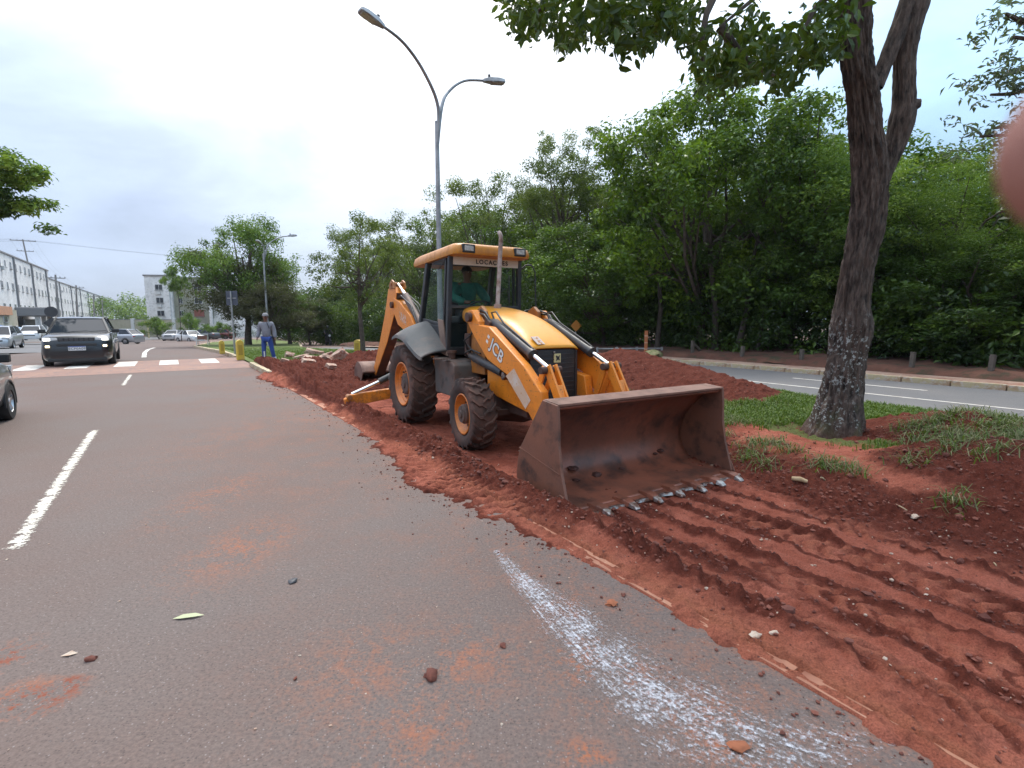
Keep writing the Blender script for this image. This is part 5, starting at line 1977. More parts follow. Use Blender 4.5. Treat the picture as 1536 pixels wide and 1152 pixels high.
# hanging clump of a tree by the far block of flats
tree('umbrella', at_px(274, 62), top_h(62, 398), 'thin stemmed tree with a small dark crown in front of the block of flats', None, wide=1.7)
tree('shrub', at_px(241, 76), top_h(76, 476), 'rounded bright green shrub by the pale boundary wall', None, wide=2.3)
tree('shrub', at_px(312, 74), top_h(74, 487), 'low green shrub behind the parked cars, left of the sign post', None, wide=1.5)
tree('shrub', at_px(336, 76), top_h(76, 484), 'low green shrub behind the sign post', None, wide=1.5)
tree('shrub', at_px(290, 84), top_h(84, 470), 'dark shrub in front of the block of flats', None, wide=1.8)
# hedge line below the wall, far wood on the horizon
q = np.random.default_rng(15)
cl = [((x, 85.0 + q.normal() * .3, zg(85) + .4 + .4 * q.random()), .65, .3 * q.random()) for x in np.arange(-72, -30, .7)]
V, F, T = clump_leaves(cl, 110, .14, q, .8)
o = npmesh('hedge', V, F, 3, LF_UNDER, attrs={'tint': T})
tag(o, 'low dark hedge along the foot of the pale boundary wall', 'hedge')
cl = []
for i in range(520):
    x = q.uniform(-260, 10)
    D = q.uniform(190, 240)
    hh = 9.5 + 4 * float(fbm(np.array([x * .03]), np.array([.5]), 3, 2)[0])
    cl.append(((x, D, -1 + q.random() ** .7 * hh), 2.6 + 1.4 * q.random(), q.random()))
V, F, T = clump_leaves(cl, 80, 1.0, q, .8, .8)
o = npmesh('far_wood', V, F, 3, LF_FEATH, attrs={'tint': T})
tag(o, 'far green wood on the horizon behind the boundary wall', 'wood', kind='stuff')

# ---- grass
GR = leaf_mat('grass blades', (.045, .085, .010), (.085, .150, .018), (.17, .24, .04), .6, .3)
STRAW = leaf_mat('torn grass', (.06, .07, .03), (.13, .14, .055), (.30, .27, .14), .7, .2)


def blades(P, h, lean, rngl, w=.012):
    k = len(P)
    a = rngl.uniform(0, 2 * np.pi, k)
    d = np.stack([np.cos(a), np.sin(a), np.zeros(k)], 1)
    s = np.stack([-np.sin(a), np.cos(a), np.zeros(k)], 1) * w * .5
    h = h[:, None]
    m_ = P + np.array([0, 0, 1.]) * h * .6 + d * h * lean * .3
    tp = P + np.array([0, 0, 1.]) * h * (1 - .35 * lean) + d * h * lean * .9
    V = np.stack([P - s, P + s, m_ + s * .8, m_ - s * .8, tp], 1).reshape(-1, 3)
    i = np.arange(k) * 5
    F = np.concatenate([np.stack([i, i + 1, i + 2], 1), np.stack([i, i + 2, i + 3], 1), np.stack([i + 3, i + 2, i + 4], 1)])
    return V, F, np.repeat(np.clip(rngl.normal(.5, .22, k), 0, 1), 5)


def grass_patch(name, u, n, hmin, hmax, mat, label, w, lean=.6, zfix=None):
    z, lo, dr = dirt(u, n)
    P = np.stack([u * DU[0] + n * DN[0], u * DU[1] + n * DN[1], (z if zfix is None else np.full_like(z, zfix)) - .01], 1)
    q = np.random.default_rng(len(u))
    V, F, T = blades(P, q.uniform(hmin, hmax, len(u)), lean, q, w)
    o = npmesh(name, V, F, 3, mat, attrs={'tint': T})
    tag(o, label, 'grass', kind='stuff')
    return o


q = np.random.default_rng(31)
u = q.uniform(-2.5, 14, 120000)
n = q.uniform(6.2, 10.16, 120000)
z, lo, dr = dirt(u, n)
tf = sstep(6.3, 7.0, n + .5 * (fbm(u * .8, n * .8, 3, 71) - .5))
ok = (lo < .5) & (gauss(u, n, 3.0, 7.0, .75, .7) < .45) & (q.random(len(u)) < tf * (.35 + .65 * sstep(.35, .6, fbm(u * 1.6, n * 1.6, 3, 72))))
u, n = u[ok][:60000], n[ok][:60000]
grass_patch('grass', u, n, .05, .115, GR, 'bright green turf strip between the dug earth and the far road', .013)
# torn tufts on the right heap and along the bank
tu, tn = [], []
spots = [(q.normal(1.3, .9), q.normal(7.2, .7)) for i in range(120)] + [(q.uniform(-.5, 5.5), q.normal(5.9, .35)) for i in range(46)] + [(q.uniform(4, 6.5), q.normal(6.4, .3)) for i in range(30)] + [(9.0, 6.9)] * 3
for (a, b_) in spots:
    if b_ < 5.2 or (abs(a - 3.0) < .75 and b_ > 6.1):
        continue
    k = int(q.uniform(20, 75))
    tu.append(q.normal(a, .075, k))
    tn.append(q.normal(b_, .075, k))
tu, tn = np.concatenate(tu), np.concatenate(tn)
sel = q.random(len(tu)) < .42
grass_patch('torn_grass', tu[sel], tn[sel], .05, .17, GR, 'torn green grass tufts mixed into the earth heap by the near tree', .011, 1.1)
grass_patch('dry_grass', tu[~sel], tn[~sel], .05, .20, STRAW, 'pale dry grass and roots mixed into the earth heap by the near tree', .009, 1.7)
# far part of the median: coarser blades
u = q.uniform(19, 33, 26000)
n = 2.5 + q.random(26000) * (7.4 + np.array([far_shift(x) for x in u]))
P = np.stack([u * DU[0] + n * DN[0], u * DU[1] + n * DN[1], np.full(len(u), .09) + np.array([zg(a * DU[1] + b_ * DN[1]) for a, b_ in zip(u, n)])], 1)
V, F, T = blades(P, q.uniform(.05, .12, len(u)), .6, q, .03)
o = npmesh('grass', V, F, 3, GR, attrs={'tint': T})
tag(o, 'short green turf on the far end of the median around the spreading tree', 'grass', kind='stuff')
# ------------------------------------------------------------------ buildings, wall, poles, street furniture
WALLW = M('weathered white render', (.78, .76, .74), .85, 0, [((.64, .62, .60), .5, .45, .65), ((.46, .44, .42), 2.5, .52, .7)], (20, .1))
WALLG = M('grey green render', (.26, .26, .20), .85, 0, [((.21, .21, .165), .6, .45, .65)], (20, .1))
WALLC = M('cream wall render', (.40, .36, .27), .85, 0, [((.33, .31, .22), .5, .45, .65), ((.28, .26, .2), 3, .54, .7)], (20, .1))
OCHRE = M('orange ochre band', (.50, .25, .14), .85, 0, [((.42, .22, .13), 1.5, .45, .65)])
BLUEA = M('blue awning', (.035, .13, .34), .6, 0, [((.06, .18, .40), 1.2, .45, .65)])
FRAMEW = M('white window frame', (.58, .57, .55), .6)
PANE = M('dark window pane', (.03, .036, .045), .08, 0, spec=.6)
ROOFG = M('grey parapet', (.22, .21, .21), .85)
TILE = M('dull roof tile', (.22, .15, .12), .85)
POLEC = M('pole concrete', (.25, .23, .215), .85, 0, [((.19, .175, .165), 1.5, .45, .65)], (20, .2))
POLEG = M('galvanised lamp post', (.36, .365, .37), .5, .5, [((.20, .205, .21), 2, .45, .65)])
DARKM = M('dark metal', (.04, .04, .045), .5)
WHITEM = M('white enamel', (.62, .62, .60), .5)
YELB = M('bollard yellow paint', (.58, .40, .035), .6, 0, [((.48, .33, .08), 4, .45, .65), ((.26, .15, .07), 9, .58, .7)])
OLDPOST = M('old fence post', (.105, .090, .075), .9, 0, [((.06, .055, .04), 4, .45, .65)], (20, .3))
WIREM = M('power line', (.05, .05, .055), .6)

win_mesh = MB().prism([(-.60, -.58), (.60, -.58), (.60, .58), (-.60, .58)], -.05, .05, 'x').mesh('window', FRAMEW)
pane_mesh = MB().box((.055, -.28, 0), (.02, .50, 1.02)).box((.055, .28, 0), (.02, .50, 1.02)).mesh('pane', PANE)
sill_mesh = MB().box((.09, 0, -.62), (.16, 1.3, .06)).mesh('sill', ROOFG)
ac_mesh = MB().box((.2, 0, 0), (.36, .8, .55)).mesh('air_conditioner', FRAMEW)


def add_window(parent, loc, rz, s=(1, 1, 1)):
    w = link(bpy.data.objects.new('window', win_mesh), parent)
    w.location, w.rotation_euler, w.scale = loc, (0, 0, rz), s
    link(bpy.data.objects.new('pane', pane_mesh), w)
    link(bpy.data.objects.new('sill', sill_mesh), w)
    return w


def block(name, label, u0, u1, n0, n1, H, floors, step, mat, zb=-.4, ac=.2, seed=1, endwin=True):
    """block of flats along the road, its long face at n1 looking towards the road; local x across (n), y along"""
    q = random.Random(seed)
    c = W((u0 + u1) / 2, (n0 + n1) / 2, zb)
    rz = math.atan2(DN[1], DN[0])
    b = empty(name, c, rz, label, 'block of flats')
    hx, hy = (n1 - n0) / 2, (u1 - u0) / 2
    MB().box((0, 0, H / 2), (2 * hx, 2 * hy, H)).build('wall', mat, b)
    mb = MB()
    mb.box((0, 0, H + .12), (2 * hx + .3, 2 * hy + .3, .24))
    mb.box((0, 0, H + .5), (2 * hx - 3, 2 * hy - 2, .6))
    mb.build('roof', ROOFG, b)
    k = int((u1 - u0) // step)
    fh = H / floors
    for i in range(k):
        y = -hy + (i + .5) * (2 * hy / k)
        for f in range(floors):
            add_window(b, (hx + .005, y, fh * (f + .55)), 0, (1, 1 if i % 3 else .6, 1))
            if q.random() < ac:
                o = link(bpy.data.objects.new('air_conditioner', ac_mesh), b)
                o.location = (hx, y + 1.1, fh * (f + .30))
    for i in range(k // 4):
        y = -hy + (i + .75) * (8 * hy / k)
        if y < hy:
            MB().box((hx + .12, y + .4, H / 2), (.24, .35, H)).build('drain_pier', ROOFG, b)
    if endwin:
        for f in range(floors):
            for x in (-hx * .5, hx * .4):
                add_window(b, (x, -hy - .005, fh * (f + .55)), -math.pi / 2)
    return b


block('apartment_building', 'long white four storey block of flats nearest on the left behind the leaning utility poles', 80, 146, -34, -20.8, 13.6, 4, 3.3, WALLW, seed=2)
block('apartment_building', 'second white block of flats down the street, seen over the black car', 178, 320, -42, -25.5, 14.0, 4, 5.0, WALLW, seed=3)


# far block facing the camera
def far_block():
    c = atY(262, 480, 104)
    b = empty('apartment_building', (c.x, 104, zg(104)), rad(9), 'pale four storey block of flats beyond the boundary wall, left of the spreading tree', 'block of flats')
    H = 11.4
    MB().box((-2.6, 4, H / 2), (4.4, 9, H + .5)).build('wall', WALLW, b)
    MB().box((3.2, 5, H / 2), (7.2, 9, H)).build('wall', WALLG, b)
    MB().box((9.2, 6.5, H / 2 - .2), (4.8, 9, H - .4)).build('wall', WALLW, b)
    MB().box((-2.6, 4, H + .4), (4.7, 9.3, .3)).build('roof', ROOFG, b)
    MB().box((3.3, 5, H + .1), (7.4, 9.3, .25)).build('roof', ROOFG, b)
    for f in range(4):
        z = 1.6 + f * 2.62
        add_window(b, (-2.2, -.51, z), -math.pi / 2, (1, 1.2, 1))
        add_window(b, (1.2, .49, z), -math.pi / 2, (1, .7, 1))
        add_window(b, (4.6, .49, z), -math.pi / 2, (1, 1.3, 1))
        o = link(bpy.data.objects.new('air_conditioner', ac_mesh), b)
        o.location, o.rotation_euler = (-2.3, -.5, z - 1.15), (0, 0, -math.pi / 2)
        if f == 1:
            MB().box((4.6, .45, z), (1.9, .1, 1.5)).build('shutter', M('red brown shutter', (.22, .07, .05), .7), b)
    for x in (-.35, 6.9):
        MB().box((x, .30, H / 2), (.5, .5, H)).build('drain_pier', WALLW, b)


far_block()
b = empty('apartment_building', at_px(463, 130, -.3), 0, 'distant white building top showing right of the spreading tree', 'building')
MB().box((0, 6, 4.6), (9, 10, 9.2)).build('wall', WALLW, b)
MB().box((0, 6, 9.35), (9.4, 10.4, .3)).build('roof', ROOFG, b)
for i in range(3):
    for f in range(3):
        add_window(b, (-2.8 + i * 2.8, .99, 1.6 + f * 2.9), -math.pi / 2)


# shop with ochre fascia and blue awning
def shop():
    c = W(60, -15, -.4)
    b = empty('shop_building', W(68, -19.5, -.4), math.atan2(DN[1], DN[0]), 'low shop with an orange ochre fascia and a blue awning behind the silver car', 'shop')
    MB().box((0, 0, 1.9), (9, 30, 3.8)).build('wall', WALLC, b)
    MB().box((4.55, -2, 3.65), (.5, 27, .95)).build('fascia', OCHRE, b, bevel=.02)
    mb = MB()
    mb.prism([(4.5, 2.25), (6.1, 1.80), (6.1, 1.42), (4.5, 1.52)], -14.5, 5)
    mb.build('awning', BLUEA, b)
    MB().prism([(4.5, 2.0), (5.6, 1.7), (5.6, 1.45), (4.5, 1.52)], 5.3, 12).build('awning', M('pale blue awning', (.20, .30, .42), .6), b)
    for y in (-12, -8.5, -5, 6, 9.5):
        w = add_window(b, (4.51, y, 2.75 if y > 0 or y < -11 else 2.75), 0, (1, 1.3, .62))
    for y in (-11, -6, -1, 8):
        MB().box((4.52, y, .72), (.06, 3.6, 1.4)).build('shop_window', PANE, b)
    for y in (-13.4, -8.5, -3.5, 2, 5.4):
        MB().box((6.0, y, .75), (.12, .12, 1.5)).build('awning_post', FRAMEW, b)
    MB().box((5.2, 6.5, .85), (.3, 2.6, .7)).build('sign_panel', FRAMEW, b)


shop()
# gateway with a rounded canopy at the first block
b = empty('gate_canopy', W(118, -18.5, -.4), math.atan2(DN[1], DN[0]), 'grey gatehouse canopy between the leaning pole and the round road signs', 'gatehouse')
MB().box((0, 0, 4.6), (4, 12, 1.5)).build('canopy', ROOFG, b, bevel=.2)
for y in (-5, 0, 5):
    MB().box((.5, y, 1.95), (.6, .6, 3.9)).build('column', WALLW, b)
MB().box((-1.2, 0, 1.7), (.2, 10, 3.4)).build('gate_leaf', DARKM, b)


# boundary wall with white pillars
def wall():
    b = empty('boundary_wall', (-46, 87, zg(87)), 0, 'long pale olive boundary wall with white pillars across the far side of the junction', 'wall')
    xs = [-50, -43.5, -37, -30.5, -24, -17, -11.2, -5.3, -3.3 + 0, 3.0, 9, 15, 21, 27, 33]
    # pillar columns read from the photo: px 207, 268, 291 at 60.5 m
    cols = sorted([(p - 768) / 750 * 87.5 + 46 for p in (100, 150, 207, 268, 291, 330, 380, 430, 470)])
    for i, (a, c) in enumerate(zip(cols[:-1], cols[1:])):
        m_ = WALLC if i < 4 else WALLW
        MB().box(((a + c) / 2, 0, 1.45 if i < 4 else 1.0), (c - a - .36, .16, 2.9 if i < 4 else 2.0)).build('wall_panel', m_, b)
        MB().box(((a + c) / 2, 0, 2.94 if i < 4 else 2.04), (c - a - .36, .26, .08)).build('coping', FRAMEW if i > 3 else ROOFG, b)
    for a in cols:
        MB().box((a, -.02, 1.55), (.55, .36, 3.1)).build('pillar', FRAMEW, b, bevel=.02)


wall()


# utility poles and wires
def upole(label, foot, head, arms, r=.16, extra=None):
    e = empty('utility_pole', foot, 0, label, 'utility pole')
    h = Vector(head) - Vector(foot)
    MB().tube([Vector((0, 0, -.3)), h * .5, h], [r, r * .8, r * .58], 10).build('pole', POLEC, e, smooth=50)
    tips = []
    for (f, w_, ang) in arms:
        c = h * f
        d = Vector((math.cos(ang), math.sin(ang), 0)) * w_ / 2
        am = MB().bar(c - d, c + d, .11, .13).build('crossarm', POLEC, e)
        for k in (-.95, -.45, .45, .95):
            p = c + d * k
            MB().lathe([(0, .03), (.06, .06), (.10, .035), (.17, .05), (.2, .001)], 'z', 8, (p.x, p.y, p.z + .06)).build('insulator', DARKM, am, smooth=60)
            tips.append(Vector(foot) + p + Vector((0, 0, .26)))
    if extra:
        c = h * extra
        MB().lathe([(-.45, .001), (-.45, .27), (.40, .27), (.45, .2), (.5, .001)], 'z', 14, (c.x + .42, c.y, c.z)).build('transformer', DARKM, e, smooth=40)
        mb = MB()
        mb.bar(c + Vector((0, 0, .3)), c + Vector((.5, 0, .3)), .06, .06)
        mb.build('bracket', DARKM, e)
    return tips


A = .75
t1 = upole('tall utility pole with two crossarms and a transformer, in front of the shop', gnd(66, 503, -.4).lerp(gnd(66, 503, -.4), 1), atY(34, 359, gnd(66, 503, -.4).y - .4), [(.985, 4.0, .62), (.88, 2.6, .62)], .21, .60)
f2 = gnd(77, 503, -.4)
upole('shorter bare pole leaning beside the tall utility pole', f2, atY(50, 421, f2.y), [], .2)
f3 = at_px(93, 82, -.4)
t2 = upole('dark utility pole at the near corner of the second block of flats', f3, atY(83, 412, 82), [(.95, 2.4, .6)], .22)
tt = []
for (px, D, py, lab) in ((117, 105, 428, 'first utility pole along the second block of flats'), (143, 140, 442, 'middle utility pole along the second block of flats'), (156, 175, 450, 'last utility pole along the second block of flats')):
    f = at_px(px + 3, D, -.4)
    tt.append(upole(lab, f, atY(px - 3, py, D), [(.95, 2.4, .6)], .24))
wr = MB()


def wire(a, b_, sag=.5):
    P = []
    for i in range(9):
        f = i / 8
        p = a.lerp(b_, f)
        p.z -= sag * 4 * f * (1 - f)
        P.append(p)
    wr.tube(P, .010, 4, cap=False)


for k in range(4):
    wire(t1[k], t2[k], .9)
    wire(t2[k], tt[0][k], .5)
    wire(tt[0][k], tt[1][k], .6)
    wire(tt[1][k], tt[2][k], .6)
    wire(t1[k], t1[k] + Vector((20, -34, .5)) * -1 + Vector((-8, -50, 0)), 1.0)
for k in range(3):
    wire(t1[4 + k] + Vector((0, 0, -1.5 - k * .5)), t2[k] + Vector((0, 0, -1.8 - .4 * k)), .8)
    wire(t1[k], Vector((28 + k * 2, 150 + k, 14.5)), 2.5)
o = wr.build('power_lines', WIREM)
tag(o, 'thin sagging power lines strung between the utility poles', 'power lines')


# street lamps on the median
def lamp(label, foot, hj, pts_l, pts_r, D, r, group='double arm street lamps on the median'):
    e = empty('street_lamp', foot, 0, label, 'street lamp', group)
    F0 = Vector(foot)
    mb = MB()
    mb.tube([(0, 0, -.2), (0, 0, .02), (0, 0, .05), (0, 0, hj * .5), (0, 0, hj)], [r * 1.25, r * 1.25, r, r * .8, r * .62], 12)
    mb.build('post', POLEG, e, smooth=50)
    MB().box((0, 0, .03), (.4, .4, .06)).build('base_plate', POLEG, e)
    for P in (pts_l, pts_r):
        if not P:
            continue
        Q = [Vector((0, 0, hj - .6))] + [atY(*p) - F0 for p in P]
        S = spline([tuple(q_) for q_ in Q], 6)
        am = MB().tube(S, [r * .6 - r * .22 * i / len(S) for i in range(len(S))], 10).build('arm', POLEG, e, smooth=60)
        d = (Vector(S[-1]) - Vector(S[-3])).normalized()
        c = Vector(S[-1])
        hd = empty('lamp_head', c, 0, parent=e)
        hd.rotation_mode = 'QUATERNION'
        hd.rotation_quaternion = d.to_track_quat('X', 'Z')
        s_ = r / .075
        rings = []
        for (x, w_, zt, zb) in ((-.06, .045, .04, -.04), (.04, .08, .06, -.04), (.14, .11, .075, -.045), (.38, .135, .065, -.05), (.52, .115, .045, -.045), (.55, .08, .02, -.04)):
            rings.append([(x, -w_, zb), (x, w_, zb), (x, w_ * .75, zt), (x, -w_ * .75, zt)])
        MB().loft(rings).build('housing', POLEG, hd, bevel=.012)
        MB().box((.33, 0, -.056), (.34, .20, .016)).build('lens', LAMPG, hd, bevel=.004)
        MB().lathe([(0, .035), (.07, .035), (.08, .001)], 'z', 10, (.12, 0, .085)).build('photocell', DARKM, hd)
    return e


D1 = 13.6
ft = atY(660.5, 480, D1)
lamp('tall double arm street lamp standing right behind the backhoe cab', (ft.x, D1, .1), atY(660, 182, D1).z - .1,
     [(657, 160, D1 - .1), (636, 108, D1 - .6), (606, 65, D1 - 1.1), (573, 38, D1 - 1.5)], [(663, 158, D1 + .05), (675, 135, D1 + .3), (697, 121, D1 + .6), (728, 121, D1 + .8)], D1, .082)
D2 = 35.5
ft = atY(401, 480, D2)
lamp('second double arm street lamp behind the standing worker', (ft.x, D2, .1 + zg(D2)), atY(398.5, 380, D2).z - .1 - zg(D2),
     [(396, 372, D2 - .1), (391, 365, D2 - .6)], [(401, 370, D2 + .1), (408, 362, D2 + .3), (420, 356, D2 + .5), (433, 354, D2 + .6)], D2, .085)
D3 = 75.
ft = atY(515, 480, D3)
lamp('faint far street lamp left of the slender sparse tree', (ft.x, D3, zg(D3)), atY(515, 462, D3).z - zg(D3), [(512, 459, D3), (508, 456, D3), (503, 454, D3)], None, D3, .09)


# bollards, signs, barricade
def bollard(label, p, h, w, rz=0.0):
    e = empty('bollard', p, rz, label, 'bollard', 'yellow bollards beside the crossing')
    pr = [(-w * .5, 0), (w * .5, 0), (w * .5, h * .82)] + [(w * .5 * math.cos(a), h * .82 + h * .18 * math.sin(a)) for a in [rad(x) for x in (20, 45, 70, 90, 110, 135, 160)]] + [(-w * .5, h * .82)]
    MB().prism(pr, -.09, .09).build('post', YELB, e, bevel=.02)
    MB().prism([(-w * .28, h * .25), (w * .28, h * .25), (w * .28, h * .75), (-w * .28, h * .75)], -.10, -.088).build('recess', M('dark yellow recess', (.36, .24, .03), .7) if 'dark yellow recess' not in bpy.data.materials else bpy.data.materials['dark yellow recess'], e)


p = gnd(333.5, 531, .1)
bollard('yellow bollard at the far corner of the crossing, left of the sign post', p, .60, .20, .7)
p = gnd(361, 540, .1)
bollard('yellow bollard at the near corner of the crossing, left of the worker', p, .76, .25, .7)
p = gnd(538, 529, .05)
bollard('wide yellow bollard by the far road at the foot of the slender sparse tree', p, .62, .42, -.5)

e = empty('road_sign', gnd(352.5, 531, .1), -.2, 'square road sign seen from behind on a thin post left of the worker', 'road sign')
MB().tube([(0, 0, -.2), (0, 0, 2.75)], .035, 8).build('post', POLEG, e, smooth=60)
MB().box((-.0, .045, 2.45), (.58, .015, .62)).build('plate', M('dark sign back', (.07, .08, .11), .6), e, bevel=.01)
MB().bar((-.22, .03, 2.45), (.22, .03, 2.45), .02, .05).build('rail', POLEG, e)

e = empty('road_sign', at_px(84, 40, .1), .5, 'pair of dark sign backs, a disc above a diamond, left above the black car', 'road sign')
MB().tube([(0, 0, -.2), (0, 0, 3.0)], .04, 8).build('post', DARKM, e, smooth=60)
MB().lathe([(-.02, .001), (-.02, .42), (.0, .42), (.0, .001)], 'y', 24, (0, -.06, 2.62)).build('disc', DARKM, e)
MB().prism([(0, 1.18), (.56, 1.74), (0, 2.22), (-.56, 1.74)], -.08, -.06).build('diamond', DARKM, e)

e = empty('notice_post', at_px(225.5, 80, 0), .1, 'small yellow notice on a cream post in front of the boundary wall', 'sign')
MB().box((0, 0, 1.2), (.2, .12, 2.4)).build('post', M('cream post', (.50, .42, .24), .7), e)
MB().box((0, -.08, 2.35), (.8, .04, .5)).build('plate', M('yellow plate', (.55, .42, .10), .6), e)

e = empty('barricade', gnd(289, 520, 0.0) + Vector((.2, 1.0, 0)), .15, 'white trestle barricade with a reddish brown board standing at the median tip', 'barricade')
for s in (-1, 1):
    MB().bar((s * .42, -.18, 0), (s * .36, 0, .95), .05, .04).build('leg', WHITEM, e)
    MB().bar((s * .42, .18, 0), (s * .36, 0, .95), .05, .04).build('leg', WHITEM, e)
MB().box((0, 0, .92), (.86, .05, .06)).build('top_rail', WHITEM, e)
MB().box((0, -.05, .66), (.74, .03, .30)).build('board', M('red brown board', (.22, .10, .07), .7), e)
MB().box((0, -.1, .42), (.80, .03, .05)).build('rail', WHITEM, e)

# rail, marker post and fence posts on the far verge
e = empty('pipe_railing', at_px(945, 21.5, .05), .12, 'low grey pipe railing on the far verge above the earth mound', 'railing')
for z in (.12, .33):
    MB().tube([(-1.5, 0, z), (1.45, 0, z)], .035, 8).build('rail', POLEG, e, smooth=60)
for x in (-1.45, -.6, .3, 1.42):
    MB().box((x, 0, .2), (.08, .08, .40)).build('post', POLEG, e)
e = empty('marker_post', at_px(968.5, 20.8, .05), .2, 'slim orange marker post at the end of the pipe railing', 'post')
MB().box((0, 0, .56), (.11, .08, 1.1)).build('post', M('orange marker', (.42, .14, .05), .7, 0, [((.30, .12, .06), 6, .5, .65)]), e)
for z in (.35, .62, .9):
    MB().box((0, 0, z), (.114, .084, .05)).build('band', M('pale band', (.5, .3, .2), .7) if 'pale band' not in bpy.data.materials else bpy.data.materials['pale band'], e)
e = empty('road_sign', at_px(863, 24, .05), .2, 'small orange diamond sign in front of the wood, above the left tilt ram', 'road sign')
MB().tube([(0, 0, 0), (0, 0, 1.4)], .03, 8).build('post', POLEG, e)
MB().prism([(0, 1.0), (.27, 1.28), (0, 1.56), (-.27, 1.28)], -.05, -.035).build('plate', M('orange plate', (.50, .20, .03), .6), e)
for (px, y0, y1, lean, brace, lab) in ((1039, 511, 545, -.02, True, 'grey fence post with a slanting brace right of the orange marker post'), (1113, 519, 548, .03, False, 'thin fence post between the braced post and the near trunk'), (1203, 524, 552, 0, False, 'fence post just left of the near trunk'), (1369, 528, 562, .04, False, 'first fence post right of the near trunk'), (1489, 532, 568, .05, False, 'rightmost fence post below the dark feathery tree')):
    nb = 17.6
    k = (px - 768) / 750
    D = nb / (.562 + .827 * k)
    ft = at_px(px, D, .22)
    e = empty('fence_post', ft, .4, lab, 'fence post', 'old fence posts along the wood')
    h = atY(px, y0, D).z - .22
    MB().bar((0, 0, -.3), (lean, 0, h), .11, .11, (1, 0, 0)).build('post', OLDPOST, e, bevel=.01)
    if brace:
        MB().bar((.05, 0, h * .75), (.75, .1, -.1), .09, .09).build('brace', OLDPOST, e)
# ------------------------------------------------------------------ vehicles
def paintm(name, col, metal=.3, rough=.3):
    return M(name, col, rough, metal, coat=.9, spec=.5)


P_BLACK = paintm('black car paint', (.012, .013, .017))
P_SILVER = paintm('silver car paint', (.42, .43, .45), .5)
P_WHITE = paintm('white car paint', (.66, .66, .66), 0)
P_GREY = paintm('graphite car paint', (.085, .09, .095), .5)
P_RED = paintm('dark red car paint', (.16, .035, .03), .2)
CGLASS = M('car glass', (.020, .026, .036), .06, 0, spec=.35)
CTRIM = M('black trim plastic', (.02, .02, .021), .6)
CTYRE = M('car tyre', (.022, .021, .021), .85)
CRIM = M('alloy wheel', (.50, .50, .51), .3, .9)
CRIMD = M('dark alloy wheel', (.09, .09, .095), .35, .8)
CHROMT = M('chrome trim', (.6, .6, .6), .2, 1.0)
HEADL = glow_mat('lit headlamp', (1.0, .96, .88), 2.6)
FOGL = glow_mat('lit fog lamp', (1.0, .84, .55), 1.8)
CLEAR = M('clear lamp lens', (.55, .57, .58), .1, 0, coat=.8)
REDL = M('red lamp lens', (.30, .02, .02), .15, 0, coat=.8)
PLATE = M('number plate', (.62, .63, .64), .4)

SHAPES = {
    #        stations: (fraction from the nose, belt height / H, half width / (W/2)), glass: base front, roof front, roof rear, base rear
    'suv': ([(0, .42, .70), (.010, .53, .82), (.03, .585, .91), (.08, .625, .975), (.24, .665, 1.0), (.45, .675, 1.0), (.75, .69, 1.0), (.92, .69, .97), (.985, .64, .92), (1, .45, .86)], (.235, .405, .84, .965)),
    'hatch': ([(0, .34, .78), (.015, .44, .88), (.05, .52, .94), (.12, .58, .98), (.25, .635, 1.0), (.5, .65, 1.0), (.8, .665, .99), (.94, .66, .95), (.99, .6, .90), (1, .42, .85)], (.235, .40, .82, .965)),
    'sedan': ([(0, .36, .78), (.015, .46, .88), (.05, .55, .94), (.12, .60, .98), (.27, .645, 1.0), (.5, .65, 1.0), (.78, .67, .99), (.93, .675, .95), (.985, .63, .90), (1, .42, .85)], (.26, .41, .66, .82)),
    'mpv': ([(0, .34, .78), (.015, .44, .88), (.04, .53, .94), (.10, .585, .98), (.22, .63, 1.0), (.5, .64, 1.0), (.8, .66, .99), (.95, .66, .95), (.99, .6, .90), (1, .42, .85)], (.19, .36, .88, .975)),
}


